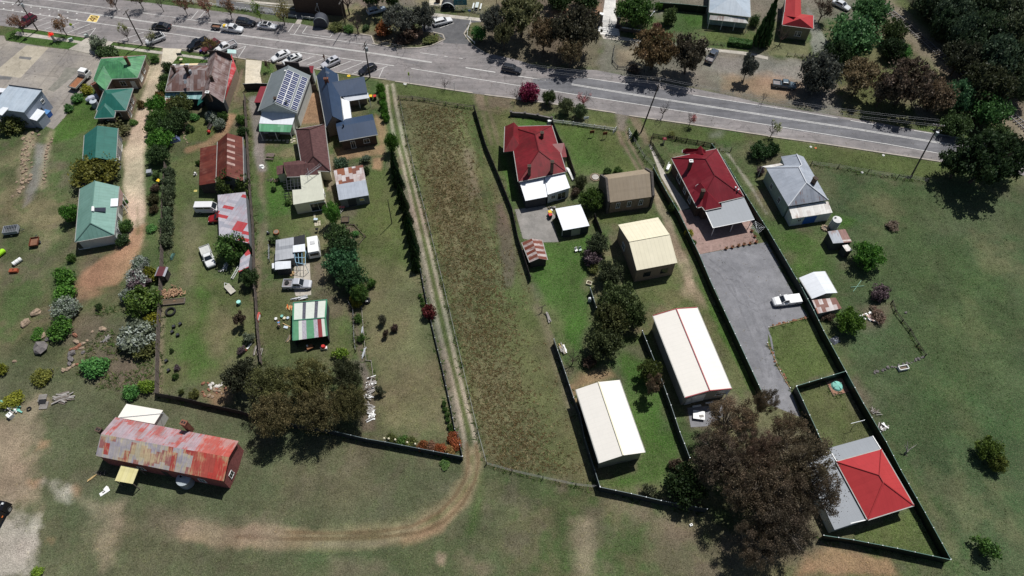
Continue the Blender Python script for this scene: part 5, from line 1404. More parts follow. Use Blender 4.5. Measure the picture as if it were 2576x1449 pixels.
# blossom overlay
m_, _ = crown('blossom', 900, 34, 1500, .06, .5, .5, .78, .26, .03, .8)
BLOS = m_
COLS = dict(gum=(.088, .09, .042), gumbrown=(.115, .09, .05), gumred=(.12, .092, .058), gumgrey=(.075, .08, .066), dark=(.034, .06, .02), deep=(.02, .036, .014), mid=(.045, .088, .02),
   bright=(.05, .12, .018), lime=(.1, .16, .02), yellow=(.13, .135, .015), olive=(.07, .08, .024), grey=(.085, .105, .07), brown=(.07, .05, .035), rust=(.17, .06, .022),
   bronze=(.13, .075, .045), conifer=(.018, .036, .013), magenta=(.13, .018, .042), pink=(.24, .09, .09), maroon=(.09, .018, .018), fresh=(.045, .12, .03), purple=(.075, .055, .06),
   teal=(.03, .08, .034), white=(.2, .22, .19))
NT_ = {'gum': 'gum_tree', 'biggum': 'gum_tree', 'bigthin': 'gum_tree', 'airy': 'gum_tree', 'thin': 'gum_tree', 'tree': 'leafy_tree', 'shrub': 'shrub', 'ball': 'round_bush', 'wispy': 'shrub', 'conifer': 'conifer', 'bare': 'bare_tree',
    'bud': 'street_tree', 'leafy': 'street_tree', 'hedge': 'hedge'}
ZC = {'gum': .62, 'biggum': .62, 'bigthin': .6, 'airy': .62, 'thin': .7, 'tree': .56, 'shrub': .45, 'ball': .47, 'wispy': .5, 'conifer': .42, 'bare': .6, 'bud': .6, 'leafy': .6}
PN = {'bare': 'branches', 'bud': 'branches', 'leafy': 'branches'}
cnt = [0]
def tree(kd, at, hw, h, col, label, group=None, name=None, blossom=None, rz=None, sx=1.0):
 """at: photo position of the crown's middle; hw: half width in tile pixels; h: height in metres"""
 q = S(at)[0]
 cnt[0] += 1
 base = P(q, ZC[kd] * h); base.z = 0
 r = hw * mpt(q, ZC[kd] * h) * dict(gum=1.22, tree=1.12, biggum=1.1, bigthin=1.08, bud=1.4, leafy=1.4, bare=1.4, thin=1.2, shrub=1.12, wispy=1.15, ball=1.06).get(kd, 1)
 v = KIND[kd][cnt[0] % len(KIND[kd])]
 t = thing(name or NT_[kd], label, NT_[kd].replace('_', ' ') if not name else name.replace('_', ' '), base, R.uniform(0, 6.28) if rz is None else rz, group)
 t.scale = (r * sx, r, h)
 cl = COLS[col] if isinstance(col, str) else col
 j = R.uniform(.85, 1.15)
 sh = kd in ('shrub', 'ball', 'wispy', 'hedge')
 link('stem' if sh else PN.get(kd, 'trunk'), v['trunk'], t)
 if 'crown' in v:
  o = link('foliage' if sh else 'crown', v['crown'], t)
  o.color = (cl[0] * j * R.uniform(.93, 1.07), cl[1] * j, cl[2] * j, 1)
 if blossom:
  o = link('blossom', BLOS, t); o.color = (*COLS[blossom], 1)
 return t
def many(rows):
 for r in rows:
  tree(*r[:6], group=r[6] if len(r) > 6 else None, **(r[7] if len(r) > 7 else {}))
ORD = 'first second third fourth fifth sixth seventh eighth ninth tenth eleventh twelfth thirteenth fourteenth fifteenth sixteenth seventeenth eighteenth nineteenth twentieth'.split()
B_ = dict(blossom='white')
many([
 # street side, left
 ('leafy', 'a 165,215', 100, 5, 'bronze', 'small brownish street tree beside the dark red car'),
 ('leafy', 'a 605,240', 105, 5.5, (.16, .1, .055), 'small copper leaved street tree beside the yellow crossing sign'),
 ('bud', 'a 1245,310', 75, 4.5, (.17, .18, .07), 'thin pale green street tree beside the second power pole'),
 ('bud', 'a 1500,360', 80, 4, (.15, .15, .07), 'thin budding tree just behind the white off-roader'),
 ('wispy', 'a 975,430', 100, 3.2, 'grey', 'grey leaved shrub at the corner of the concrete driveway'),
 ('shrub', 'a 1090,525', 110, 2.2, 'dark', 'dark low shrub in front of the green roofed brick cottage'),
 ('ball', 'a 1555,600', 48, 1.5, 'mid', 'single dark round bush on the lawn beside the pale driveway'),
 ('leafy', 'a 2110,455', 105, 4.5, (.12, .085, .03), 'olive brown tree hiding the maroon car'),
 ('leafy', 'a 1120,-20', 90, 5.5, 'bronze', 'first bare street tree from the left across the road', 'bare street trees across the road'),
 ('leafy', 'a 1385,-30', 100, 5.5, 'brown', 'second bare street tree from the left across the road', 'bare street trees across the road'),
 ('bare', 'a 1600,10', 70, 5, 'brown', 'leafless tree on the grass strip across the road'),
 ('leafy', 'a 1835,30', 90, 5.5, 'bronze', 'twiggy brown tree beside the empty bays across the road'),
 ('leafy', 'a 2065,50', 95, 5.5, (.15, .085, .06), 'twiggy reddish tree above the trailer across the road'),
 ('leafy', 'a 2290,70', 95, 5.5, 'bronze', 'twiggy brown tree left of the dark off-roader across the road'),
 ('leafy', 'b 15,95', 75, 5.5, 'lime', 'yellow green tree left of the white coupe'),
 ('leafy', 'b 250,120', 115, 6, (.14, .13, .05), 'olive twiggy tree right of the white coupe'),
 ('bud', 'b 120,640', 55, 3.5, 'brown', 'bare little tree on the lawn square before the solar roofed shop'),
 # shrubs along the pale driveway
 ('shrub', 'a 1690,675', 62, 2.2, 'dark', 'dark shrub at the top left corner of the rusty corner house'),
 ('shrub', 'a 1655,785', 60, 2.4, 'dark', 'dark green shrub between the pale driveway and the rusty house wall'),
 ('shrub', 'a 1640,880', 62, 2.4, 'mid', 'green shrub near the bottom left corner of the rusty house'),
 ('shrub', 'a 1600,965', 55, 2, (.12, .08, .02), 'orange tinged shrub beside the pale driveway'),
 ('tree', 'a 1570,1045', 100, 4.5, 'bright', 'bright green tree beside the pale driveway below the aqua skillion'),
 ('tree', 'a 1800,1050', 130, 4.5, 'olive', 'olive grey bushy tree below the aqua skillion of the corner house'),
 ('tree', 'a 1590,1190', 115, 4.2, 'mid', 'dark green tree in the driveway thicket, upper left'),
 ('tree', 'a 1780,1190', 125, 4.5, 'dark', 'dark tree in the driveway thicket beside the stone edging'),
 ('tree', 'a 1540,1285', 95, 3.8, 'mid', 'green bush at the driveway edge in the lower thicket'),
 ('tree', 'a 1690,1285', 115, 4, 'dark', 'dark bush in the lower middle of the driveway thicket'),
 ('tree', 'a 1610,1395', 130, 4.2, 'bright', 'bright green tree at the bottom of the driveway thicket'),
 ('tree', 'e 1590,95', 115, 4, 'dark', 'dark tree below the driveway thicket beside the blue tarpaulin'),
 ('ball', 'a 1910,1290', 42, 1.6, 'dark', 'dark round bush on the little garden lawn'),
 ('shrub', 'a 2120,1180', 62, 2, 'grey', 'white flowering bush left of the garden seat', None, B_),
 ('shrub', 'a 2205,1250', 60, 2, 'grey', 'white flowering bush right of the garden seat', None, B_),
 ('shrub', 'a 2250,1170', 50, 2, 'mid', 'green shrub by the end wall of the rusty house wing'),
 ('shrub', 'a 1955,1175', 52, 1.4, 'fresh', 'light green low shrub at the top of the garden lawn'),
 ('shrub', 'a 2430,1200', 50, 2, 'mid', 'green shrub against the brown fence beside the wheel tracks'),
 ('shrub', 'a 2435,1320', 60, 2.4, 'dark', 'dark shrub against the brown fence above the rusty barn'),
 ('shrub', 'a 870,900', 62, 1.8, 'yellow', 'yellow green bush on the bank beside the flatbed truck'),
 ('shrub', 'a 780,990', 60, 1.5, 'fresh', 'green bush at the top of the grassy bank'),
 ('shrub', 'a 690,1090', 55, 1.3, 'fresh', 'green bush halfway down the grassy bank'),
 ('shrub', 'a 110,1240', 140, 3.6, 'olive', 'big olive bush in front of the blue workshop'),
 ('wispy', 'a 1110,1280', 175, 2.4, (.055, .055, .022), 'low brownish shrub between the teal cottage and the teal garage', None, dict(sx=1.2, rz=0)),
 ('shrub', 'a 1420,1050', 48, 1.6, (.09, .07, .025), 'small reddish shrub beside the cottage path'),
 ('shrub', 'a 1345,1230', 45, 1, 'mid', 'small green shrub on the driveway edge beside the teal cottage'),
 ('tree', 'e 940,255', 235, 5, (.085, .088, .016), 'big yellow olive tree between the teal garage and the white bungalow'),
 ('shrub', 'e 1140,225', 58, 2.5, 'olive', 'olive shrub against the teal garage wall'),
 ('tree', 'e 700,690', 92, 4.2, 'bright', 'bright green tree left of the white bungalow'),
 ('shrub', 'e 1260,825', 70, 2, 'mid', 'green shrub at the bungalow front near the driveway'),
 ('shrub', 'e 1235,960', 72, 2, 'dark', 'dark shrub at the lower right corner of the bungalow'),
 ('ball', 'e 1262,578', 28, 1, 'fresh', 'tiny green bush beside the bungalow verandah'),
 ('shrub', 'e 715,1150', 45, 1.6, 'mid', 'small green shrub below the bungalow corner'),
 ('shrub', 'e 650,1345', 115, 2.6, 'bright', 'bright green bush at the left end of the bare orange turning area'),
 ('shrub', 'e 1410,1205', 100, 2.6, 'grey', 'pale blossoming shrub right of the orange turning area', None, B_),
 ('wispy', 'e 1385,1370', 135, 3, 'purple', 'grey bush thick with white blossom below the turning area', None, B_),
 ('shrub', 'e 1520,1310', 80, 2.5, 'yellow', 'yellow green bush left of the tiny rusty hut'),
 ('shrub', 'e 1560,440', 52, 1.8, 'brown', 'upper brown bush in the strip beside the driveway'),
 ('shrub', 'e 1540,555', 56, 1.8, (.045, .045, .018), 'middle brown bush in the strip beside the driveway'),
 ('shrub', 'e 1540,660', 50, 1.6, (.05, .04, .02), 'lower brown bush in the strip beside the driveway'),
 ('shrub', 'e 1570,320', 42, 1.6, 'dark', 'dark bush next to the yellow lidded bin'),
 ('shrub', 'e 1530,850', 55, .9, 'fresh', 'low green shrub in the strip beside the driveway'),
 ('ball', 'e 2325,385', 155, 5.5, (.04, .06, .016), 'round dark tree in front of the rusty barn', None, dict(name='round_tree')),
 ('ball', 'e 2345,1040', 175, 5.5, 'mid', 'large round green tree below the patched red shed', None, dict(name='round_tree')),
 ('tree', 'e 2505,1340', 92, 4, 'dark', 'dark tree against the brown fence below the small red shed'),
 ('shrub', 'e 2000,190', 30, 1.2, 'mid', 'small shrub at the left wall of the rusty barn'),
 # lower left paddock
 ('shrub', 'i 640,45', 115, 2.4, 'bright', 'bright green bush at the paddock edge above the white blossom bush'),
 ('shrub', 'i 645,205', 135, 2.6, 'grey', 'white blossoming bush in the lower left paddock', None, B_),
 ('shrub', 'i 590,420', 135, 2.6, 'bright', 'bright green bush just below the white blossoming bush'),
 ('shrub', 'i 990,190', 36, 1.3, 'dark', 'single small dark shrub in the middle of the lower left paddock'),
 ('ball', 'i 1425,130', 190, 4, (.045, .075, .014), 'large domed green bush against the paling fence', None, dict(name='shrub')),
 ('shrub', 'i 1275,80', 75, 2.5, 'grey', 'white blossom bush behind the large domed bush', None, B_),
 ('shrub', 'i 1525,330', 82, 2.2, 'yellow', 'yellow green bush squeezed against the paling fence'),
 ('shrub', 'i 1385,500', 185, 3.2, 'grey', 'wide silvery flowering bush near the paling fence', None, B_),
 ('shrub', 'i 1440,620', 125, 2.2, 'olive', 'olive green bush below the silvery flowering bush'),
 ('shrub', 'i 960,790', 140, 2.4, 'fresh', 'round bright green bush alone in the rocky paddock'),
 ('shrub', 'i 430,890', 100, 1.5, (.08, .09, .018), 'low yellow green bush beside the grey angle post'),
 ('shrub', 'i 375,470', 75, .9, 'bright', 'low green clump left of the boulders'),
 ('shrub', 'i 1485,985', 85, 2.2, 'lime', 'lime green bush at the paling fence corner'),
 ('shrub', 'i 1310,1050', 85, 1.8, 'fresh', 'green bush left of the paling fence corner'),
 ('shrub', 'i 15,820', 65, 1.8, 'yellow', 'yellow bush cut by the left edge'),
 ('shrub', 'i 130,1125', 115, 1.4, 'yellow', 'low yellow olive bush behind the scrap heap'),
 ('shrub', 'm 380,1410', 60, 1, 'lime', 'lime tuft at the bottom left corner'),
 # first long yard
 ('ball', 'i 1950,1060', 58, 1.5, 'olive', 'round olive bush left of the garden rock pile'),
 ('wispy', 'i 1825,1040', 34, 1.3, 'olive', 'small wispy shrub at the bottom of the long yard'),
 ('ball', 'i 1765,890', 36, 1, 'mid', 'small dark bush near the watering can in the long yard'),
 ('ball', 'i 1725,630', 26, .8, 'dark', 'small dark plant below the black pots in the long yard'),
 ('wispy', 'i 1780,800', 40, .9, 'purple', 'twiggy dead shrub in the long yard'),
 ('thin', 'i 2405,290', 80, 3.6, 'brown', 'brown leaved young tree in the long yard'),
 ('wispy', 'i 2500,500', 70, 2, 'grey', 'grey green shrub beside the dark fence in the long yard'),
 ('wispy', 'i 2430,620', 55, 1.5, 'purple', 'leafless grey shrub below the grey green shrub'),
 ('gum', 'i 2430,880', 175, 7, (.03, .034, .02), 'dark gum tree at the left of the gum clump'),
 # big gum clump
 ('biggum', 'j 120,970', 225, 9.5, (.1, .1, .04), 'upper left gum of the big gum clump'),
 ('biggum', 'j 530,930', 235, 10, (.11, .108, .042), 'middle gum of the big gum clump, yellowest crown'),
 ('biggum', 'j 900,880', 190, 8.5, (.05, .055, .027), 'upper right dark gum of the big gum clump'),
 ('biggum', 'j 170,1280', 225, 9.5, (.11, .095, .045), 'lower left brown gum of the big gum clump'),
 ('biggum', 'j 620,1240', 235, 10, (.1, .09, .042), 'lower middle gum of the big gum clump above the metal fence'),
 ('biggum', 'j 950,1160', 185, 8.5, (.095, .095, .04), 'lower right gum of the big gum clump beside the timber pile'),
 ('wispy', 'j 840,660', 95, 2.6, 'lime', 'pale lime shrub on the edge of the gum clump'),
 # middle gardens
 ('tree', 'f 765,690', 85, 6.5, (.075, .16, .03), 'slender light green tree beside the buff deck roof'),
 ('tree', 'f 830,930', 140, 5, 'dark', 'topmost of the dark trees beside the caravan'),
 ('tree', 'f 890,1040', 145, 5.2, (.028, .055, .02), 'second of the dark trees beside the caravan'),
 ('tree', 'f 850,1190', 180, 5.8, 'teal', 'largest of the dark trees beside the caravan'),
 ('tree', 'f 960,1340', 160, 5.5, (.026, .055, .02), 'lower dark tree right of the silver pickup'),
 ('tree', 'j 1040,45', 95, 4.5, 'mid', 'lowest of the dark trees, above the black ring'),
 ('shrub', 'f 1160,1395', 52, 2, 'mid', 'green shrub beside the lowest of the dark trees'),
 ('shrub', 'f 850,195', 75, 2, (.035, .06, .035), 'dense blue green bush above the half rusty shed'),
 ('shrub', 'f 1110,265', 40, 1.8, 'dark', 'dark bush at the right wall of the half rusty shed'),
 ('wispy', 'f 1095,150', 60, 1.8, 'grey', 'thin grey shrub in the small garden bed'),
 ('wispy', 'f 190,965', 55, 1.6, 'dark', 'dark spiky bush at the corner of the workshop shelter'),
 ('ball', 'f 318,590', 32, 1, 'mid', 'small bush below the black trellis'),
 ('ball', 'f 180,450', 30, 1, 'dark', 'small dark bush left of the pergola'),
 ('wispy', 'f 990,900', 50, 1, 'fresh', 'small green plant in the edged garden bed'),
 ('shrub', 'j 1005,140', 68, 2.2, (.13, .13, .015), 'yellow bush left of the black ring'),
 ('shrub', 'j 1025,310', 48, 1.6, 'mid', 'green bush in the timber edged border'),
 ('ball', 'j 1055,500', 46, 1.5, 'mid', 'dark ball bush beside the stacked pipes'),
 ('wispy', 'j 1270,310', 58, 2.6, (.055, .055, .035), 'tallest of the three feathery shrubs on the dry lawn'),
 ('wispy', 'j 1390,400', 46, 1.8, (.07, .05, .04), 'reddish right hand feathery shrub on the dry lawn'),
 ('wispy', 'j 1300,465', 42, 2.2, (.075, .058, .042), 'lowest of the three feathery shrubs on the dry lawn'),
 ('ball', 'j 1748,235', 82, 2.8, 'maroon', 'dark maroon round bush beside the lane'),
 ('wispy', 'j 1255,1035', 55, 2.6, (.07, .075, .045), 'grey green feathery shrub right of the timber pile'),
 ('tree', 'b 1365,1425', 70, 5.5, 'bright', 'bright green tree at the head of the dark conifer row'),
 ('wispy', 'n 1900,300', 80, .5, 'mid', 'low dark grass clump outside the metal fence corner'),
])
hs = [(1250, 890, 50), (1272, 970, 46), (1285, 1045, 46), (1295, 1115, 44), (1308, 1180, 42)]
for i, (x, y, w_) in enumerate(hs):
 tree('ball', 'b %d,%d' % (x, y), w_, 2.4, (.055, .13, .018), '%s bush from the street in the bright green hedge beside the lane' % ORD[i], 'hedge bushes beside the lane', name='hedge_bush')
pth = W('f 1395,235 1430,400 1490,640 1545,860 1590,1050 1620,1240')
for i in range(16):
 t_ = i / 15 * 5
 k = min(int(t_), 4)
 p = pth[k].lerp(pth[k + 1], t_ - k)
 t = thing('conifer', '%s conifer from the street in the dark row beside the lane' % ORD[i], 'conifer', p, R.uniform(0, 6), 'dark conifer row beside the lane')
 s_ = R.uniform(.85, 1.1)
 s_ *= R.uniform(.85, 1.2); t.location += Vector((R.gauss(0, .12), R.gauss(0, .25), 0))
 t.scale = (1.05 * s_, 1.05 * s_, R.uniform(3.8, 5.6))
 v = KIND['conifer'][i % 2]
 link('trunk', v['trunk'], t); o = link('crown', v['crown'], t); o.color = (*[c_ * R.uniform(.8, 1.25) for c_ in COLS['conifer']], 1)
for i, (x, y) in enumerate([(1695, 285), (1695, 380), (1690, 480), (1685, 580), (1680, 685), (1680, 785), (1675, 880), (1670, 975)]):
 tree('shrub', 'e %d,%d' % (x, y), 72, 2.6, (.06, .078, .04), '%s shrub from the top in the grey green row along the paling fence' % ORD[i], 'grey green shrub row along the paling fence')
for i, (x, y) in enumerate([(1650, 78), (1668, 120), (1676, 163), (1686, 205)]):
 tree('ball', 'j %d,%d' % (x, y), 24, .8, 'mid', '%s clipped ball from the top beside the maroon bush' % ORD[i], 'clipped balls above the maroon bush', name='clipped_ball')
for i, (x, y) in enumerate([(1892, 1165), (1903, 1216), (1922, 1272), (1933, 1326), (1947, 1388), (1965, 1432)]):
 tree('ball', 'j %d,%d' % (x, y), 29, 1, 'mid', '%s clipped ball from the top in the lower row beside the lane' % ORD[i], 'clipped balls in the lower row', name='clipped_ball')
for i, (x, y, c_) in enumerate([(1370, 75, 'olive'), (1470, 90, 'mid'), (1560, 110, 'olive'), (1680, 135, 'rust'), (1770, 150, 'bronze'), (1860, 165, 'rust'), (1950, 185, (.2, .13, .05)), (2010, 130, 'rust'), (1990, 60, 'rust')]):
 tree('shrub', 'n %d,%d' % (x, y), 62, 1.3, c_, '%s bush from the left in the hedge inside the lower metal fence' % ORD[i], 'mixed hedge inside the lower metal fence', name='hedge_bush')
many([
 # across the road, middle
 ('shrub', 'b 1275,290', 92, 3.4, 'rust', 'orange autumn shrub in the traffic island'),
 ('bare', 'b 1005,210', 135, 6, 'brown', 'tall leafless tree in the traffic island'),
 ('gum', 'b 1450,180', 160, 7.5, 'gumgrey', 'grey gum tree in the traffic island left of the white wagon'),
 ('gum', 'b 1680,150', 130, 7, (.06, .062, .05), 'grey gum tree overhanging the white wagon'),
 ('wispy', 'b 1560,310', 130, 3.5, 'brown', 'brown twiggy shrub mass in the traffic island'),
 ('shrub', 'b 800,275', 70, 1.4, 'olive', 'low green shrub right of the round street mirror hut'),
 ('shrub', 'b 930,285', 60, 1.3, 'mid', 'low green shrub below the leafless island tree'),
 ('shrub', 'b 1105,275', 45, 1.2, 'dark', 'low dark shrub left of the orange autumn shrub'),
 ('wispy', 'b 1480,400', 90, 1.4, 'brown', 'low brown brush at the front of the traffic island'),
 ('wispy', 'b 1770,385', 95, 1.2, 'olive', 'low scrub at the right tip of the traffic island'),
 ('bare', 'b 900,-50', 170, 9, 'brown', 'big bare tree whose shadow crosses the back lane'),
 ('gum', 'b 1180,-110', 170, 9, 'dark', 'dark tree at the top edge above the blue wagon'),
 ('tree', 'b 1370,-20', 70, 5, 'dark', 'dark green bush at the top edge right of the blue wagon'),
 ('tree', 'b 2245,330', 82, 4, 'fresh', 'bright green small tree at the corner of the side road'),
 ('gum', 'b 2400,190', 130, 9, 'gumgrey', 'grey green gum above the side road corner'),
 ('thin', 'b 2490,310', 120, 8, 'gum', 'forked thin gum right of the bright green corner tree'),
 ('gum', 'c 100,120', 210, 11, 'gum', 'tallest gum at the left of the roadside gum row'),
 ('gum', 'c 330,330', 150, 9, 'gumbrown', 'brownish gum in the middle of the roadside gum row'),
 ('gum', 'c 650,270', 240, 12, (.05, .048, .03), 'broad dark gum left of the memorial gate'),
 ('gum', 'c 590,510', 130, 8, 'gumbrown', 'low hanging gum limb tree over the road shadow'),
 ('tree', 'c 1250,100', 205, 8.5, 'mid', 'dense dark tree right of the memorial gate with bright tips'),
 ('tree', 'c 480,-30', 150, 6, 'dark', 'dark tree at the top edge above the orange clearing'),
 ('tree', 'c 760,-40', 150, 6, 'dark', 'dark tree at the top edge left of the memorial gate'),
 ('ball', 'c 1475,60', 42, 2.2, 'bright', 'bright green bush at the end of the dark green fence'),
 ('wispy', 'c 1585,160', 85, 4.5, (.055, .085, .03), 'feathery green tree on the lawn before the verandah house'),
 ('wispy', 'c 1455,265', 60, 2.5, (.09, .045, .035), 'reddish shrub behind the brown roadside gum'),
 ('gum', 'c 1440,470', 225, 10, (.09, .066, .032), 'golden brown roadside gum with forked trunk'),
 ('gum', 'c 1790,520', 190, 10, (.055, .047, .032), 'dark roadside gum left of the grey blue pickup'),
 ('wispy', 'c 1230,690', 80, 1, 'brown', 'low dry scrub at the foot of the golden brown gum'),
 ('thin', 'c 2385,650', 105, 7, 'gumgrey', 'slim leaning gum alone on the gravel verge'),
 ('bare', 'c 2545,960', 45, 3.5, 'brown', 'little dead tree right of the slim leaning gum'),
 ('conifer', 'c 2570,260', 105, 12, (.02, .05, .014), 'tall dark poplar beside the bright red roofed cottage', None, dict(name='poplar')),
 ('shrub', 'c 2440,210', 50, 3, 'dark', 'dark shrub at the right corner of the verandah house'),
 ('shrub', 'c 180,925', 105, 3.6, 'magenta', 'magenta blossoming bush at the roadside', None, dict(blossom='magenta')),
 ('tree', 'c 370,975', 72, 3.8, (.05, .075, .025), 'olive tree right of the magenta bush'),
 ('tree', 'c 550,1060', 80, 4, (.075, .095, .045), 'grey olive tree before the white picket fence'),
 ('tree', 'c 690,1110', 72, 3.6, (.065, .085, .04), 'smaller grey olive tree before the white picket fence'),
 ('bud', 'c 730,980', 100, 4.5, 'pink', 'leafless twiggy tree behind the grey olive trees'),
 ('bare', 'c 480,985', 60, 4, 'brown', 'leafless tree between the two olive trees'),
 ('bare', 'c 40,930', 70, 4, 'brown', 'leafless tree left of the magenta bush'),
 ('bare', 'c 1535,1080', 88, 5, 'brown', 'leafless verge tree beside the leaning power pole'),
 ('bud', 'c 1805,1180', 78, 4, (.3, .13, .12), 'small pink budded verge tree'),
 ('bare', 'b 1895,830', 55, 3.5, 'brown', 'lone leafless verge tree before the rail fence'),
 ('conifer', 'c 1242,1360', 42, 2.6, 'dark', 'small dark cypress beside the white gate'),
 ('wispy', 'c 1600,1350', 45, .9, 'olive', 'thin shrub by the dark front fence'),
 ('tree', 'd 540,720', 215, 9, (.05, .055, .045), 'grey gum right of the teal pickup'),
 ('gum', 'd 950,760', 190, 8.5, 'gumbrown', 'brown gum with leaning forked trunk on the roadside grass'),
 ('gum', 'd 1420,800', 260, 11, (.06, .048, .034), 'biggest brown gum near the railway'),
 ('gum', 'd 1180,900', 130, 8, (.05, .045, .032), 'narrow gum left of the biggest brown gum'),
 ('tree', 'd 860,340', 270, 9, (.045, .1, .036), 'large blue green tree right of the bright red cottage'),
 ('tree', 'd 1060,100', 190, 8, (.048, .1, .036), 'blue green tree at the top beside the railway'),
 ('tree', 'd 700,560', 150, 7, (.018, .036, .013), 'dark tree below the large blue green tree'),
 ('tree', 'd 1270,300', 130, 6, (.04, .055, .018), 'olive tree left of the railway bend'),
 ('shrub', 'd 1370,520', 80, 3, 'fresh', 'bright green bush left of the railway'),
 ('tree', 'd 1270,480', 120, 5, 'deep', 'dark bush below the olive railway tree'),
 ('bare', 'd 160,330', 110, 5.5, 'brown', 'leafless tree before the bright red roofed cottage'),
 ('leafy', 'd 560,90', 140, 6, 'brown', 'brown twiggy tree behind the bright red roofed cottage'),
 ('tree', 'd 1930,960', 170, 7, (.04, .095, .042), 'blue green tree between the gums and the railway'),
 ('tree', 'd 2230,1090', 210, 7, (.045, .1, .028), 'green tree right of the blue green one'),
 ('tree', 'd 1700,950', 180, 8, 'gumred', 'dark brown tree behind the biggest gum'),
 ('gum', 'd 1960,560', 170, 9, (.04, .042, .025), 'olive gum overhanging the railway'),
 ('gum', 'd 2220,830', 240, 10, (.03, .036, .017), 'dark gum right of the railway'),
 ('tree', 'd 1900,1240', 150, 5, 'dark', 'dark bush by the last power pole'),
 ('tree', 'd 2330,1380', 170, 5, 'dark', 'dark bush at the right edge beside the railway'),
 ('bud', 'd 60,1290', 90, 4.5, (.2, .22, .1), 'pale budding verge tree above the zinc roofed house'),
 ('gum', 'h 2230,130', 300, 12, (.018, .032, .012), 'huge dark pine at the right roadside', None, dict(name='pine_tree')),
 ('gum', 'h 1960,170', 190, 8, (.02, .036, .014), 'lower pine leaning left of the huge dark pine', None, dict(name='pine_tree')),
 ('gum', 'h 2470,80', 180, 10, (.018, .03, .012), 'pine at the right edge behind the huge dark pine', None, dict(name='pine_tree')),
 ('tree', 'h -80,60', 110, 3.2, (.02, .045, .014), 'dense dark green bush on the lawn above the zinc roofed house', None, dict(name='dense_bush')),
 ('shrub', 'h 55,45', 75, 2.8, (.02, .045, .014), 'smaller dense dark bush touching the big one on the lawn'),
 ('wispy', 'g 2500,265', 48, 2, 'purple', 'greyish leafless shrub at the corner of the zinc roofed house'),
 ('tree', 'h 1020,1120', 165, 4.8, 'bright', 'bright green tree right of the narrow outhouse'),
 ('wispy', 'l 1125,45', 110, 2.6, 'purple', 'grey leafless bush below the bright green paddock tree'),
 ('wispy', 'l 1100,260', 110, 1.2, 'brown', 'brown bramble patch around the fallen sheets'),
 ('tree', 'l 830,330', 145, 4.6, (.055, .1, .015), 'yellow green tree beside the long green fence'),
 ('wispy', 'l 600,290', 70, 1.4, 'brown', 'dry twiggy brush below the lean-to shed'),
 ('wispy', 'h 1260,820', 80, .9, 'brown', 'heap of dead branches alone in the right paddock'),
 ('tree', 'p 2230,170', 130, 4, (.06, .085, .016), 'yellow green tree at the right edge of the paddock'),
 ('tree', 'p 2320,310', 100, 3, (.065, .085, .018), 'smaller yellow green tree beside the one at the right edge'),
 ('wispy', 'p 2190,1150', 140, 3.4, 'mid', 'thin dark tree in the bottom right paddock'),
 # around the halls
 ('tree', 'g 800,550', 125, 5, (.038, .07, .014), 'glossy green tree between the stone hall and the white carport'),
 ('tree', 'g 690,375', 68, 3, (.055, .062, .028), 'olive bush right of the weathered red house'),
 ('shrub', 'g 640,480', 50, 2, 'brown', 'brown shrub behind the glossy green tree'),
 ('tree', 'g 865,1000', 120, 4.6, (.05, .062, .032), 'upper grey olive tree left of the cream hall'),
 ('wispy', 'g 800,1140', 110, 3, 'purple', 'leafless grey shrub left of the cream hall'),
 ('tree', 'g 990,1290', 135, 4.8, (.048, .06, .03), 'lower grey olive tree left of the cream hall'),
 ('shrub', 'g 820,1260', 60, 1.4, 'olive', 'small shrub with pale flowers on the green lawn'),
 ('ball', 'g 960,280', 48, 1.8, 'dark', 'left dark round bush on the lawn above the stone hall'),
 ('ball', 'g 1072,265', 48, 1.6, 'mid', 'right round bush in a soil circle above the stone hall'),
 ('shrub', 'g 1620,640', 42, 2.2, 'dark', 'dark shrub leaning over the side path fence'),
 ('shrub', 'g 1785,900', 45, 1.8, (.2, .2, .03), 'yellow flowering climber on the side fence, upper'),
 ('shrub', 'g 1825,990', 36, 1.5, 'mid', 'green climber on the side fence, below the yellow one'),
 ('tree', 'k 1060,110', 200, 6.5, (.045, .06, .022), 'dark tree at the top of the grove between the sheds'),
 ('tree', 'k 1000,330', 190, 7, (.048, .055, .02), 'large dark tree in the middle of the grove between the sheds'),
 ('tree', 'k 1200,270', 150, 6, (.04, .06, .02), 'dark tree at the right of the grove between the sheds'),
 ('tree', 'k 930,540', 190, 6.5, (.04, .05, .02), 'dark tree at the bottom of the grove between the sheds'),
 ('shrub', 'k 780,740', 80, 2, 'brown', 'small thin shrub below the dark grove'),
 ('bare', 'k 620,690', 120, 4.5, 'brown', 'leafless tree beside the dark metal fence'),
 ('tree', 'k 1390,830', 125, 5, (.05, .066, .018), 'olive tree beside the biggest white shed'),
 ('thin', 'k 1410,950', 100, 6.5, 'gumred', 'thin brown gum below the olive tree'),
 ('tree', 'o 1750,540', 220, 5.5, (.018, .032, .01), 'dark green tree in the lower corner of the green yard'),
 ('wispy', 'o 1400,600', 90, 2.2, (.06, .065, .035), 'grey shrub along the lower metal fence'),
 ('shrub', 'o 1660,330', 75, 2, 'brown', 'brown shrub against the right fence of the green yard'),
 # large brown gums
 ('airy', 'k 2200,1330', 310, 12, 'gumred', 'upper left gum of the great brown gum stand below the biggest shed'),
 ('airy', 'l -20,1130', 150, 10, 'gumred', 'highest gum of the great brown gum stand beside the gravel drive'),
 ('bigthin', 'o 2130,250', 340, 12, (.095, .073, .052), 'left gum of the great brown gum stand above the dark green tree'),
 ('bigthin', 'p -100,560', 360, 14, (.085, .068, .045), 'broadest gum in the middle of the great brown gum stand'),
 ('bigthin', 'p 330,280', 350, 14, 'gumred', 'upper right gum of the great brown gum stand beside the grey skillion'),
 ('airy', 'p 480,640', 330, 13, (.1, .08, .055), 'gum of the great brown stand leaning over the grey skillion'),
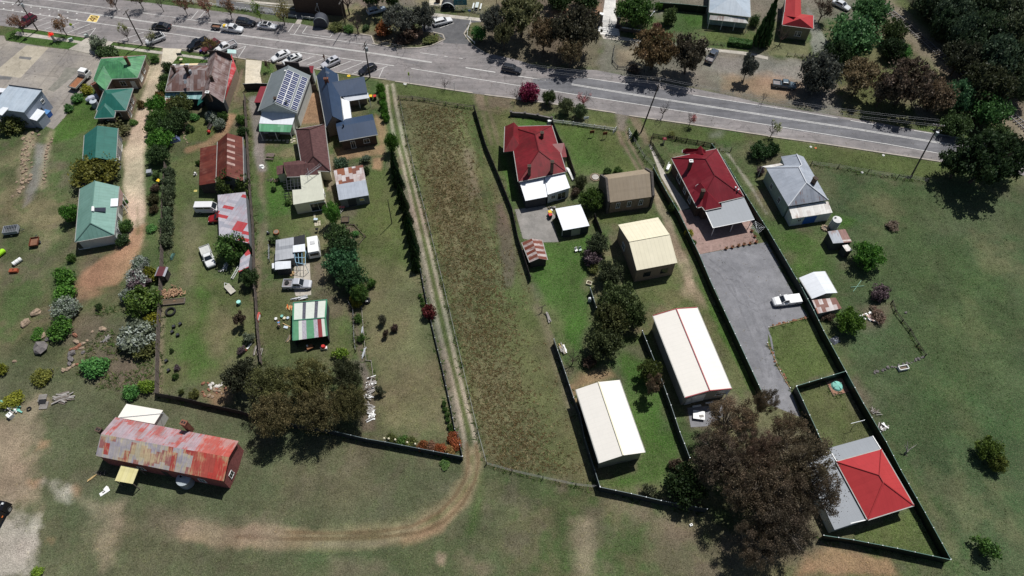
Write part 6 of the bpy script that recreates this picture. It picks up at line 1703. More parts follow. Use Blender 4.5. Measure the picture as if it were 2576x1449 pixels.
 ('bigthin', 'p 150,900', 360, 13, (.075, .06, .042), 'lowest gum of the great brown stand near the bottom edge'),
 ('bigthin', 'o 2480,200', 230, 13, (.11, .08, .056), 'gum of the great brown stand with an open top and visible limbs'),
 ('airy', 'o 2450,1130', 260, 11, (.085, .07, .048), 'lowest left gum of the great brown gum stand by the fence corner'),
 ('airy', 'p 240,20', 270, 11, 'gumred', 'gum of the great brown stand nearest the end of the gravel drive'),
])
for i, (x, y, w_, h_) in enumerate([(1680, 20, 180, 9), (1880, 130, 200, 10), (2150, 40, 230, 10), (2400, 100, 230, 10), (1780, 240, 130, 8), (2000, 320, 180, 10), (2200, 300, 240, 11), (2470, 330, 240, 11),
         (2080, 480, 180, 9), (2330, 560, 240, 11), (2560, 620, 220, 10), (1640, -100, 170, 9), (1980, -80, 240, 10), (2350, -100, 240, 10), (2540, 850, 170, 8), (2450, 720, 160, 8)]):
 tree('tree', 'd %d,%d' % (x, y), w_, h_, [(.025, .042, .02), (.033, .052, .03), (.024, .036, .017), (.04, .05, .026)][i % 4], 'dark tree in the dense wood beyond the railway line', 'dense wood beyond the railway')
# box hedge before the verandah house
p, q_ = W('c 2180,440 2400,470', 0)
t = thing('box_hedge', 'clipped box hedge along the front path of the verandah house', 'hedge', (p + q_) / 2, math.atan2((q_ - p).y, (q_ - p).x))
t.scale = ((q_ - p).length, 1.8, 1.3)
link('stem', KIND['hedge'][0]['trunk'], t); o = link('foliage', KIND['hedge'][0]['crown'], t); o.color = (.035, .085, .018, 1)
def tufts(name, x, y, h, wd, col, blades, seed):
 g = np.random.default_rng(seed)
 n = len(x) * blades
 x, y, h, wd = (np.repeat(a, blades) for a in (x, y, h, wd))
 col = np.repeat(col, blades, 0) * g.uniform(.65, 1.5, (n, 1))
 a = g.uniform(0, 2 * math.pi, n)
 bx, by = x + g.normal(size=n) * wd * .6, y + g.normal(size=n) * wd * .6
 dx, dy = np.cos(a) * wd * .55, np.sin(a) * wd * .55
 lx, ly = g.normal(size=n) * h * 1.3, g.normal(size=n) * h * 1.3
 z0 = np.zeros(n)
 v = np.stack([np.stack([bx - dx, by - dy, z0], 1), np.stack([bx + dx, by + dy, z0], 1), np.stack([bx + lx, by + ly, h * g.uniform(.6, 1.2, n)], 1)], 1).reshape(-1, 3)
 me = bpy.data.meshes.new(name)
 me.vertices.add(n * 3); me.vertices.foreach_set('co', v.astype('f').ravel())
 me.loops.add(n * 3); me.loops.foreach_set('vertex_index', np.arange(n * 3, dtype='i'))
 me.polygons.add(n); me.polygons.foreach_set('loop_start', np.arange(0, n * 3, 3, dtype='i'))
 at = me.attributes.new('soil', 'FLOAT_COLOR', 'FACE')
 at.data.foreach_set('color', np.concatenate([col, np.ones((n, 1))], 1).astype('f').ravel())
 me.update(calc_edges=True)
 t = NT(name)
 t.b.inputs['Roughness'].default_value = .9; t.b.inputs['Specular IOR Level'].default_value = .1
 t.l(t.n('ShaderNodeAttribute', attribute_name='soil').outputs['Color'], t.b.inputs['Base Color'])
 me.materials.append(t.mat)
 return link(name, me)
g = np.random.default_rng(3)
n = 150000
x = g.uniform(-135, 135, n); y = 16 + 155 * g.random(n) ** 1.25
k = (np.abs(x) < 72 + (y - 23) * .42) & (g.random(n) < sample(VEG, x, y) * .95)
x, y = x[k], y[k]
c_ = sample(GC, x, y)
o = tufts('grass', x, y, g.uniform(.04, .1, len(x)), g.uniform(.1, .24, len(x)), c_ * np.array([1.12, 1.14, 1.0]), 3, 5)
tag(o, 'short rough grass across the yards and paddocks', 'grass', kind='stuff')
# brown tussocks standing in the paddock
pp = W('b 1480,1040 2180,1110 2330,1449 f 2270,0 2420,500 2500,760 g 0,900 150,1340 k 250,420 400,640 600,1100 o 640,60 820,520 300,400 0,390 n 2330,310 2270,0 j 2250,1449 1920,0 f 1900,1400 1590,0')
xs, ys = [q.x for q in pp], [q.y for q in pp]
n = 46000
x = g.uniform(min(xs), max(xs), n); y = g.uniform(min(ys), max(ys), n)
ins = np.zeros(n, bool)
for i in range(len(pp)):
 a, b = pp[i - 1], pp[i]
 ins ^= ((a.y > y) != (b.y > y)) & (x < (b.x - a.x) * (y - a.y) / ((b.y - a.y) or 1e-9) + a.x)
d1 = fbm(x, y, 7, 61); d2 = fbm(x, y, 2.2, 71)
bl = sorted((q.y, q.x) for q in W('b 1800,1150 f 1850,250 2000,700 2150,1250 j 2230,200 2300,700 2400,1200 o 60,150 150,420'))
mid = np.interp(y, [q[0] for q in bl], [q[1] for q in bl])
den = np.clip(1.2 - np.abs(x - mid) / 6.5, 0, 1) * .8 + .07
k = ins & (g.random(n) < np.clip(den * (.75 + .5 * d1), 0, 1)) & (d2 > .3)
x, y = x[k], y[k]
cc = np.array([[.095, .068, .03], [.19, .16, .085], [.085, .095, .038]])[g.choice(3, len(x), p=[.5, .27, .23])]
o = tufts('tussock_grass', x, y, g.uniform(.1, .22, len(x)), g.uniform(.08, .19, len(x)), cc, 5, 8)
tag(o, 'brown tussock grass thick down the middle of the long paddock', 'tussock', kind='stuff')
PALB = M('brown_palings', (.15, .12, .105), .9, .35, 3, world=True)
PALD = M('dark_palings', (.05, .043, .042), .9, .3, 3, world=True)
FMET = M('grey_green_sheet_fence', (.03, .037, .043), .5, .15, 1, world=True)
FGRN = M('dark_green_sheet_fence', (.008, .016, .014), .5, .15, 1, world=True)
FTOP = M('fence_rail', (.12, .16, .17), .5, .1, 1)
FTOPG = M('teal_fence_rail', (.07, .17, .14), .5, .1, 1)
WIRE = M('wire', (.2, .2, .2), .5, .1)
FPTS = []
def fence(name, label, s, h, style, mat, cap=None, top=True, step=2.4, cat='fence', group=None):
 pts = [Vector((q.x, q.y, 0)) for q in (W(s, h) if top else W(s))]
 c = pts[len(pts) // 2].copy()
 FPTS.extend((a, b) for a, b in zip(pts, pts[1:]))
 root = thing(name, label, cat, c, 0, group)
 pan, cp = MB(), MB()
 posts = []
 for a, b in zip(pts, pts[1:]):
  d = b - a; L = d.length; ang = math.atan2(d.y, d.x); m = (a + b) / 2 - c; nn = Vector((-d.y, d.x, 0)).normalized()
  k = max(1, round(L / step))
  posts += [(a + d * (i / k), ang) for i in range(k)]
  if style in ('solid', 'paling'):
   if style == 'solid':
    for i in range(k):
     p = a + d * ((i + .5) / k) - c
     hh = h - .03 - R.uniform(0, .05)
     pan.box((p.x + R.gauss(0, .012), p.y + R.gauss(0, .012), hh / 2), (L / k - .02, .05, hh), ang + R.gauss(0, .006))
   else:
    nb = max(1, int(L / .3))
    for i in range(nb):
     p = a + d * ((i + .5) / nb) - c
     hh = h - R.uniform(0, .09)
     pan.box((p.x, p.y, hh / 2), (L / nb - .012, .03 + R.uniform(0, .02), hh), ang)
   if cap: cp.box((m.x, m.y, h + .02), (L, .07, .05), ang)
  elif style == 'rail':
   for z in (h - .06, h * .5): cp.box((m.x, m.y, z), (L, .05, .1), ang)
  elif style == 'picket':
   nb = max(2, int(L / .22))
   for i in range(nb):
    p = a + d * ((i + .5) / nb) - c
    pan.box((p.x, p.y, h / 2), (.09, .03, h), ang)
   for z in (h * .8, h * .3): cp.box((m.x, m.y, z), (L, .05, .08), ang)
  elif style == 'wire':
   for z in (h * .3, h * .62, h * .95): cp.tube([a - c + Vector((0, 0, z)), b - c + Vector((0, 0, z))], [.018, .018], 4)
  elif style == 'mesh':
   for z in (h * .08, h * .5, h): cp.tube([a - c + Vector((0, 0, z)), b - c + Vector((0, 0, z))], [.02, .02], 4)
   nb = max(2, int(L / .35))
   for i in range(nb):
    p = a + d * (i / nb) - c
    pan.tube([p, p + Vector((0, 0, h))], [.012, .012], 3)
  elif style == 'masonry':
   pan.box((m.x, m.y, h / 2), (L, .24, h), ang)
   if cap: cp.box((m.x, m.y, h + .035), (L, .34, .07), ang)
 posts.append((pts[-1], posts[-1][1]))
 if pan.v: pan.build('panel', mat, root)
 if cp.v: cp.build('rail' if style != 'masonry' else 'coping', cap or mat, root)
 w_ = {'solid': .075, 'paling': .12, 'rail': .14, 'picket': .1, 'wire': .11, 'mesh': .06, 'masonry': .4}[style]
 ph = h + {'solid': .05, 'paling': .02, 'rail': .1, 'picket': .1, 'wire': .12, 'mesh': .03, 'masonry': .22}[style]
 pm = MB().box((0, 0, ph / 2), (w_, w_, ph))
 if style == 'masonry': pm.box((0, 0, ph + .05), (w_ + .12, w_ + .12, .1))
 if style == 'solid': pm.box((0, 0, ph + .03), (w_ * 1.5, w_ * 1.5, .06), 0, 1)
 me = pm.mesh('post', [mat, STEEL])
 for p, ang in posts[:100]:
  link('post', me, root, p - c, (0, 0, ang))
 return root
fence('paling_fence', 'brown paling fence along the rocky paddock with its corner at the bottom', 'e 1650,180 1620,600 1612,960 1605,1240 i 1592,60 1572,400 1562,700 1556,1048', 1.7, 'paling', PALB)
fence('paling_fence', 'dark paling fence across the bottom of the long yard', 'i 1556,1052 1800,1095 2100,1165 2420,1235 j 30,1300 340,1362', 1.7, 'paling', PALD, top=True)
fence('metal_fence', 'grey sheet metal fence below the big gum clump', 'j 352,1366 800,1445 n 1110,68 1300,100 1640,165 2076,248', 1.6, 'solid', FMET, FTOP)
fence('paling_fence', 'tall brown fence between the rusty house tracks and the solar shop yard', 'a 2450,935 2475,1380 e 2482,100 2500,420 2532,800 2548,1449 j -20,0 2,400 36,735', 1.7, 'paling', PALB, top=True)
fence('paling_gate', 'black boarded gate at the top of the solar shop yard', 'a 2447,845 2576,838 b 110,842', 1.8, 'solid', DARKTIMBER, STEEL, cat='gate')
fence('paling_gate', 'boarded gate between the solar shop and the navy house', 'b 530,855 600,850', 1.8, 'solid', TIMBER, cat='gate')
fence('paling_fence', 'dark paling fence down the right side of the tussock paddock', 'b 2195,1060 2312,1449 f 2452,330 2576,640 g 60,930 188,1330', 1.7, 'paling', PALD)
fence('rail_fence', 'low timber rail fence at the street end of the paddock', 'b 1430,962 1570,968 1690,985 1910,1025 2030,1045 2190,1062', .95, 'rail', TIMBER, step=4)
fence('wire_fence', 'wire fence between the lane and the tussock paddock', 'b 1455,1050 1530,1449 f 1610,330 1760,910 1885,1420 j 2010,500 2150,1100 2232,1449 n 2320,325', 1.1, 'wire', DARKTIMBER, WIRE, top=False, step=6)
fence('wire_fence', 'sagging wire and post fence along the bottom of the tussock paddock', 'n 2320,328 2576,400 o 310,470 640,540 850,562', 1.1, 'wire', DARKTIMBER, WIRE, top=False, step=5)
fence('garden_fence', 'low metal edging fence between the dry lawn and the lane', 'f 1655,1260 j 1690,0 1720,160 1800,500 1890,880 1960,1200 2000,1420 n 2025,20 2078,240', .75, 'solid', FMET, FMET, top=True)
fence('metal_fence', 'dark sheet metal fence left of the plain cream shed', 'k 422,515 500,740 620,1100 680,1260 o 730,60 885,548', 1.8, 'solid', FMET, FTOP)
fence('metal_fence', 'dark sheet metal fence across the bottom of the green yard', 'o 888,555 1200,620 1500,690 1965,775', 1.8, 'solid', FMET, FTOP)
fence('metal_fence', 'dark sheet metal fence between the green yard and the biggest white shed', 'k 1312,430 1440,745 1520,960 1600,1180 1690,1449 o 1735,115 1790,260', 1.8, 'solid', FMET, FTOP)
fence('metal_fence', 'short dark fence in the middle of the green lawn', 'g 835,700 905,880', 1.7, 'paling', PALD)
fence('metal_fence', 'short grey fence beside the dark grove', 'k 788,0 850,195', 1.7, 'solid', FMET, FTOP)
fence('metal_fence', 'long dark green fence along the left of the gravel drive', 'g 1425,240 1550,470 1680,690 1885,1110 1990,1360 k 2035,10 2300,580 2545,1110', 2.0, 'solid', FGRN, FTOPG)
fence('metal_fence', 'longest dark green fence down the right hand boundary', 'g 2012,0 2140,165 2300,430 2576,865 h 180,1170 l 342,0 460,225 560,430 790,850 960,1160 1130,1449 p 1190,100 1335,380 1580,810 1840,1280', 2.0, 'solid', FGRN, FTOPG)
fence('metal_fence', 'dark green cross fence above the lower lawn', 'l 290,985 780,838', 2.0, 'solid', FGRN, FTOPG)
fence('metal_fence', 'dark green fence along the left of the lower lawn', 'l 285,990 490,1430 p 505,20 585,190', 2.0, 'solid', FGRN, FTOPG)
fence('metal_fence', 'dark green fence across the bottom right corner', 'p 560,1040 860,1085 1300,1170 1835,1285', 2.0, 'solid', FGRN, FTOPG)
fence('brick_wall', 'dark masonry front wall of the weathered red house', 'c -10,1130 130,1140 260,1158 400,1188', 1.0, 'masonry', DSTONE, ROCKG, step=3.2, cat='wall')
fence('paling_fence', 'dark side fence right of the weathered red house', 'c 402,1190 445,1300 490,1400 g 560,60 640,300', 1.6, 'paling', PALD)
fence('picket_fence', 'white picket fence before the lawn of the stone hall', 'c 415,1200 620,1225 830,1255 1040,1285', .95, 'picket', WHITE)
fence('picket_gate', 'white open gate left of the hall wheel tracks', 'c 1020,1310 1052,1278', 1.1, 'picket', WHITE, cat='gate')
fence('picket_gate', 'white open gate right of the hall wheel tracks', 'c 1180,1295 1205,1345 1180,1365', 1.1, 'picket', WHITE, cat='gate')
fence('picket_fence', 'dark picket fence along the front of the clean crimson house', 'c 1420,1340 1660,1375 1870,1410 1940,1425 2040,1445', 1.1, 'picket', DARKTIMBER)
fence('picket_fence', 'dark picket fence beside the side path of the crimson house', 'c 1420,1342 1400,1420 g 1425,0 1535,190', 1.1, 'picket', DARKTIMBER)
fence('wire_fence', 'garden fence beside the hall wheel tracks', 'c 1205,1400 g 1240,0 1330,150 1430,245', 1.2, 'wire', DARKTIMBER, WIRE, top=False, step=2.5)
fence('wire_fence', 'wire paddock fence below the road on the right', 'h 430,210 700,245 1000,295 1300,345 1430,355 1600,385', 1.1, 'wire', DARKTIMBER, WIRE, top=False, step=4.5)
fence('wire_fence', 'short wire fence beside the long green boundary fence at the street', 'g 2080,80 2200,75', 1.1, 'wire', DARKTIMBER, WIRE, top=False, step=2)
fence('stick_fence', 'dark collapsed stick fence around the small right hand paddock', 'l 1240,150 1270,245 1420,440 1500,580 1575,690', .8, 'rail', DARKTIMBER, top=False, step=2)
fence('memorial_wall', 'dark memorial wall with white coping and pillars across the road', 'c 1095,275 1215,292 1335,310', 1.0, 'masonry', DSTONE, WHITE, step=4, cat='wall')
fence('metal_fence', 'dark green fence beside the verandah house across the road', 'c 1490,25 1700,40 1960,65', 2.0, 'solid', FGRN, FTOPG)
fence('rail_fence', 'bent dark rail fence around the roadside gum', 'c 1028,485 1015,570 1010,635 1060,690 1150,700 1330,725', .8, 'rail', DARKMETAL, top=False, step=2.5)
fence('rail_fence', 'white rail fence along the grass strip across the road', 'a 1650,0 2050,45 2480,108 b 140,130 410,185', .8, 'rail', WHITE, top=False, step=2.5)
fence('rail_fence', 'short white rail fence right of the lane crossing', 'b 470,190 620,210', .8, 'rail', WHITE, top=False, step=2.5)
fence('mesh_fence', 'pale mesh fence along the park across the road', 'b 1740,65 1950,85 2000,95 2160,115 2290,150', 1.0, 'mesh', STEEL, STEEL, top=False)
fence('wire_fence', 'low wire fence in front of the red roofed cottage', 'd 190,560 420,585', .8, 'wire', DARKTIMBER, WIRE, top=False, step=1.6)
fence('iron_fence', 'low iron fence before the verandah house lawn', 'c 1930,440 2140,460', .9, 'mesh', DARKMETAL, DARKMETAL, top=False)
fence('rail_fence', 'low white post rail at the side road corner', 'b 2165,205 2130,320 2125,370 2200,440', .5, 'rail', WHITE, top=False, step=2)
fence('timber_edging', 'timber edging round the upper garden bed', 'f 900,815 990,818 1098,940 1030,1020', .25, 'rail', BROWNTIMBER, top=False, step=3, cat='edging')
fence('timber_edging', 'white timber border edging down the dry lawn', 'j 1065,205 1110,735 1160,738 1190,960', .3, 'rail', M('pale_timber', (.36, .33, .28), .8, .2), top=False, step=3, cat='edging')
fence('yard_fence', 'low black shade cloth fence left of the workshop shelter', 'f 135,1000 200,995', 1.0, 'solid', BLACK, top=False)
fence('yard_fence', 'pipe fence along the left of the workshop shelter', 'f 140,1050 140,1185', 1.1, 'rail', STEEL, top=False, step=2)
fence('brush_fence', 'dark broken timber fence beside the patchwork shed yard', 'j 930,150 980,230 990,520 1005,640', .8, 'wire', DARKTIMBER, WIRE, top=False, step=1.5)
fence('edging_board', 'pale board edging the gravel drive beside the dark lawn', 'l -8,555 120,840 220,1010', .18, 'solid', NEWTIMBER, top=False, step=4, cat='edging')
fence('edging_board', 'pale board edging across the top of the dark lawn', 'l 5,400 400,300', .18, 'solid', NEWTIMBER, top=False, step=4, cat='edging')
# stone row, stone border, boulders
def rockmesh(seed):
 g = np.random.default_rng(seed)
 mb = MB()
 n, m = 7, 5
 for i in range(m + 1):
  for j in range(n):
   th, ph = math.pi * i / m, 2 * math.pi * j / n
   k = g.uniform(.75, 1.15)
   mb.v.append((math.sin(th) * math.cos(ph) * k, math.sin(th) * math.sin(ph) * k * .8, math.cos(th) * k * .62 + .3))
 for i in range(m):
  for j in range(n):
   mb.f.append([i * n + j, (i + 1) * n + j, (i + 1) * n + (j + 1) % n, i * n + (j + 1) % n]); mb.m.append(0); mb.uv.append(None)
 return mb
RK = {mt.name: [rockmesh(k + 3).mesh('rock', mt) for k in range(4)] for mt in (ROCKT, ROCKG, ROCKR, M('white_rock', (.6, .57, .52), .9, .2))}
def rock(at, r, mat, label, group=None, name='rock', off=None):
 p = P(S(at)[0]) if isinstance(at, str) else at
 o = link(name, RK[mat.name][R.randrange(4)], None, p, (0, 0, R.uniform(0, 6)), (r, r * R.uniform(.75, 1.1), r * R.uniform(.7, 1)))
 return tag(o, label, 'rock', group)
rock('i 260,360', 1.0, ROCKT, 'tan boulder with a brown face, left of the pair', name='boulder')
rock('i 363,255', .95, ROCKT, 'tan split boulder, right of the pair', name='boulder')
rock('i 1040,415', .75, M('pink_rock', (.38, .3, .25), .9, .2) and ROCKT, 'pale flat boulder in the middle of the rocky paddock', name='boulder')
rock('i 435,485', .75, ROCKT, 'tan ribbed boulder beside the bright green bush', name='boulder')
rock('i 420,610', 1.5, ROCKG, 'big dark flat boulder below the bright green bush', name='boulder')
rock('i 490,520', .6, ROCKG, 'grey boulder touching the big dark flat one', name='boulder')
rock('i 150,740', .4, ROCKT, 'small tan rock near the yellow bush at the left edge', name='boulder')
rock('l 1385,250', .3, ROCKG, 'single grey stone in the right paddock')
for i, (x, y, r, mt) in enumerate([(760, 480, .6, ROCKR), (770, 545, .7, ROCKT), (800, 580, .5, ROCKR), (840, 560, .45, ROCKT), (760, 610, .55, ROCKR), (825, 610, .5, ROCKT), (725, 665, .75, ROCKG), (715, 720, .75, ROCKG),
         (700, 765, .5, ROCKG), (740, 780, .4, ROCKT), (690, 815, .55, ROCKT), (640, 830, .5, ROCKT), (780, 770, .4, ROCKR), (840, 650, .4, ROCKG), (720, 620, .4, ROCKR), (880, 530, .3, ROCKT), (930, 440, .3, ROCKT)]):
 rock('i %d,%d' % (x, y), r, mt, 'rock of the tumbled line running down the rocky paddock', 'tumbled rocks in the paddock')
for s, n, r, mt, lab, gr in (('a 330,1330 300,1420 e 290,40 260,160 245,300 215,420 190,520', 46, .42, ROCKT, 'tan rock of the long pile left of the grey gravel path', 'rock pile left of the gravel path'),
        ('a 530,1390 e 490,40 460,140 445,280 455,400', 16, .34, ROCKT, 'tan rock of the thin line right of the grey gravel path', 'rock line right of the gravel path'),
        ('l 20,378 110,358 200,342 290,322 380,295', 9, .27, ROCKR, 'reddish rock edging the top of the dark lawn', 'rocks along the top of the dark lawn'),
        ('l 5,590 50,680 90,765 135,850 160,895 205,975', 9, .24, ROCKR, 'reddish rock edging the gravel drive beside the dark lawn', 'rocks along the gravel drive'),
        ('a 1870,1220 1850,1300 1850,1370 1890,1449', 12, .25, ROCKT, 'pale stone edging the garden lawn', 'stones edging the garden lawn'),
        ('l 1035,850 1130,835 1290,785 1450,750 1570,692', 26, .28, ROCKG, 'grey stone of the broken row round the small paddock', 'broken stone row')):
 pts = W(s)
 Ls = [(b - a).length for a, b in zip(pts, pts[1:])]
 wide = {'rock pile left of the gravel path': .75, 'broken stone row': .2}.get(gr, .12)
 for i in range(n):
  t_ = (i + .5) / n * sum(Ls); k = 0
  while t_ > Ls[k] and k < len(Ls) - 1: t_ -= Ls[k]; k += 1
  p = pts[k].lerp(pts[k + 1], t_ / Ls[k]) + Vector((R.gauss(0, wide), R.gauss(0, wide * .6), 0))
  rock(p, r * R.uniform(.6, 1.3), mt, lab, gr)
WR = MC['white_rock']
for i in range(34):
 x, y = 2040 + 230 * R.random(), 940 + 160 * R.random()
 k = y < 1010 and x > 2100
 rock('i %d,%d' % (x, y), R.uniform(.2, .42), WR if k else (ROCKT, ROCKR)[i % 2], 'white stone of the garden rockery' if k else 'tan stone of the garden rockery', 'white rockery stones' if k else 'tan rockery stones')
PW = M('pole_timber', (.085, .07, .055), .9, .3, 2)
def lean_height(base, top):
 """pole foot on the land, head where the photo shows it at the given height"""
 return P(S(base)[0]), top
INSUL = MB().cyl((0, 0, 0), .06, .18, 6).mesh('insulator', STEEL)
def pole(label, base, top, h, arms=1, lamp=False, trans=False, r=.17, name='power_pole', armdir=0.0):
 b = P(S(base)[0]); t_ = P(S(top)[0], h)
 root = thing(name, label, name.replace('_', ' '), b)
 d = t_ - b
 MB().tube([Vector((0, 0, 0)), d * .5, d], [r, r * .85, r * .65], 8).build('pole', PW, root)
 for k in range(arms):
  c_ = d * (1 - .03 - k * .09)
  o = MB().box((c_.x, c_.y, c_.z), (2.3 - .3 * k, .13, .14), armdir).build('crossarm', DARKTIMBER if k else TIMBER, root)
  for u in (-1, -.5, .5, 1):
   link('insulator', INSUL, o, c_ + Vector((u * math.cos(armdir), u * math.sin(armdir), .06)))
 if trans:
  c_ = d * .84
  MB().cyl((c_.x + .35, c_.y - .2, c_.z - .5), .3, .9, 12).build('transformer', STEEL, root)
 if lamp:
  c_ = d * .93
  MB().tube([c_, c_ + Vector((.9, 1.2, .35))], [.04, .03], 5).box((c_.x + 1.05, c_.y + 1.4, c_.z + .36), (.25, .55, .12), -.6).build('street_light', STEEL, root)
 return root, b, t_
a90 = RA + math.pi / 2
pA = pole('power pole with a transformer beside the dark red car', 'a 380,305', 'a 180,-5', 8.8, 2, trans=True, armdir=a90)
pB = pole('power pole on the verge left of the white off-roader', 'a 1437,450', 'a 1262,110', 9.2, 1, armdir=a90)
pC = pole('power pole standing before the dark hatchback', 'b 1148,778', 'b 1090,430', 9.4, 2, trans=True, armdir=a90)
pD = pole('leaning power pole at the side path of the crimson house', 'c 1300,1330', 'c 1490,820', 11, 1, lamp=False, armdir=a90)
pE = pole('leaning power pole with long crossarms at the road bend', 'h 1430,345', 'd 1725,1245', 10.5, 2, trans=True, armdir=RA)
pF = pole('slim bare pole on the lawn beside the conifer row', 'f 1368,800', 'f 1325,560', 7.1, 0, r=.1, name='timber_pole')
pG = pole('slim pale pole with lamps beside the memorial wall', 'c 1310,410', 'c 1395,150', 8, 0, lamp=True, r=.09, name='lamp_pole')
pH = pole('dark pole among the traffic island trees', 'b 900,260', 'b 850,10', 9, 1, r=.12, armdir=a90)
pI = pole('pole at the top edge beside the picnic table', 'b 2420,165', 'b 2420,-40', 7, 0, r=.1, name='timber_pole')
def wire(label, a, b, off=0.0, sag=1.0, r=.018, zo=.2):
 p0, p1 = a[2] + Vector((-math.sin(RA), math.cos(RA), 0)) * off + Vector((0, 0, zo)), b[2] + Vector((-math.sin(RA), math.cos(RA), 0)) * off + Vector((0, 0, zo))
 pts = [p0.lerp(p1, k / 16) - Vector((0, 0, sag * 4 * (k / 16) * (1 - k / 16))) for k in range(17)]
 tag(MB().tube(pts, [r] * 17, 4).build('power_line', M('power_line', (.22, .22, .23), .5, .05)), label, 'power line', 'power lines along the road')
for lab, a, b in (('from crimson house to road bend', pD, pE), ('from dark hatchback to crimson house', pC, pD), ('between the two leftmost poles', pA, pB), ('from white off-roader to dark hatchback', pB, pC)):
 for o_, nm in ((-1, 'near'), (-.5, 'inner near'), (.5, 'inner far'), (1, 'far')):
  wire('%s power line %s' % (nm, lab), a, b, o_, 1.0)
TYRE = [None]
wm = MB().tube([(0, -.11, 0), (0, .11, 0)], [.34, .34], 16); WH_T = wm.mesh('tyre', RUBBER)
rm = MB().tube([(0, -.12, 0), (0, .12, 0)], [.21, .21], 12); WH_R = rm.mesh('rim', RIM)
LAMPW = M('headlight_glass', (.6, .62, .62), .15, .05, spec=.6); LAMPR = M('tail_light', (.35, .01, .01), .3, .05)
SPEC = {  # L, W, H, hood z, belt z, tail z, cabin base x0,x1, roof x0,x1, rear body end
 'sedan': (4.75, 1.82, 1.45, .82, .94, .98, -1.85, 1.05, -1.0, .3),
 'hatch': (4.4, 1.8, 1.48, .85, .96, 1.0, -2.05, 1.0, -1.35, .25),
 'suv': (4.65, 1.86, 1.68, 1.0, 1.08, 1.08, -2.2, .95, -1.85, .25),
 'wagon': (4.9, 1.82, 1.5, .85, .95, .97, -2.35, 1.0, -2.05, .25),
 'ute': (5.25, 1.86, 1.76, 1.05, 1.1, .6, -.75, 1.25, -.55, .55),
 'single': (5.2, 1.86, 1.72, 1.05, 1.1, .6, -.15, 1.35, .0, .7),
 'van': (4.8, 1.75, 2.1, 1.15, 1.2, 1.2, -2.36, 1.85, -2.3, 1.15),
}
def car(label, kind_, col, rear, front, name='parked_car', cat='car', group=None, tray='tub', roofcol=None, sunroof=False, extra=None, rough=.25, steel=False, length=None):
 L, Wd, Hh, zh, zb, zt, c0, c1, r0, r1 = SPEC[kind_]
 pr, pf = W(rear)[0], W(front)[0]
 d = pf - pr
 root = thing(name, label, cat, (pr + pf) / 2, math.atan2(d.y, d.x), group)
 pm = M('car_paint_%02x%02x%02x' % tuple(int(255 * min(c_, 1) ** .45) for c_ in col), col, rough, .05, 1, spec=.5, coat=.6)
 w2 = Wd / 2
 isu = kind_ in ('ute', 'single')
 x0 = -L / 2 if not isu else c0 - .08
 xs = [(x0, .86, .42, zb - .12 if not isu else zb - .02), (x0 + .12, .97, .3, zb if not isu else zb)]
 if not isu: xs += [(-1.4, 1, .28, zb + .02)]
 xs += [(0.0, 1, .28, zb), (c1 - .05, 1, .28, zb - .02), (c1 + .1, .99, .28, zh + .03), (L / 2 - .45, .95, .3, zh - .06), (L / 2 - .1, .86, .38, zh - .2), (L / 2, .74, .42, zh - .36)]
 mb = MB()
 rings = []
 for x, k, z0, z1 in xs:
  i = len(mb.v); w_ = w2 * k
  for y, z in ((-w_ * .9, z0), (-w_, z0 + .2), (-w_, z1 - .16), (-w_ * .86, z1), (w_ * .86, z1), (w_, z1 - .16), (w_, z0 + .2), (w_ * .9, z0)):
   mb.v.append((x, y, z))
  rings.append(i)
 for a, b in zip(rings, rings[1:]):
  for j in range(8):
   mb.f.append([a + j, b + j, b + (j + 1) % 8, a + (j + 1) % 8]); mb.m.append(0); mb.uv.append(None)
 mb.f.append([rings[0] + j for j in range(8)]); mb.f.append([rings[-1] + j for j in range(8)][::-1]); mb.m += [0, 0]; mb.uv += [None, None]
 wb, wr = w2 * .86, w2 * .7
 if kind_ == 'van': wr = w2 * .86; wb = w2 * .97
 zB = zb - .02
 base = [Vector((c0, -wb, zB)), Vector((c1, -wb, zB)), Vector((c1, wb, zB)), Vector((c0, wb, zB))]
 rf = [Vector((r0, -wr, Hh - .03)), Vector((r1, -wr, Hh - .03)), Vector((r1, wr, Hh - .03)), Vector((r0, wr, Hh - .03))]
 mid = [Vector(((r0 + .12), -wr * .85, Hh)), Vector((r1 - .1, -wr * .85, Hh)), Vector((r1 - .1, wr * .85, Hh)), Vector((r0 + .12, wr * .85, Hh))]
 quads_ = [(base[0], base[1], rf[1], rf[0]), (base[1], base[2], rf[2], rf[1]), (base[2], base[3], rf[3], rf[2]), (base[3], base[0], rf[0], rf[3])]
 for q in quads_: mb.face(q)
 for i in range(4): mb.face([rf[i], rf[(i + 1) % 4], mid[(i + 1) % 4], mid[i]])
 mb.face(mid)
 mb.build('body', pm, root)
 if roofcol:
  MB().face([m_ + Vector((0, 0, .012)) for m_ in mid]).build('roof_panel', M('roof_%s' % label[:6], roofcol, .3, .05), root)
 def glass(nm, q, u0, u1, v0, v1):
  a, b, c_, e = q
  n = (b - a).cross(e - a).normalized() * .012
  f = lambda u, v: a.lerp(b, u).lerp(e.lerp(c_, u), v) + n
  return MB().face([f(u0, v0), f(u1, v0), f(u1, v1), f(u0, v1)]).build(nm, GLASS, root)
 glass('windscreen', quads_[1], .06, .94, .08, .93)
 glass('rear_window', quads_[3], .1, .9, .2 if kind_ != 'van' else .45, .88)
 for q in (quads_[0], quads_[2]):
  rev = q is quads_[2]
  for u0, u1 in (((.1, .5), (.54, .88)) if not isu or kind_ == 'ute' else ((.15, .8),)):
   if rev: u0, u1 = 1 - u1, 1 - u0
   glass('side_window', q, u0, u1, .2 if kind_ != 'van' else .45, .88)
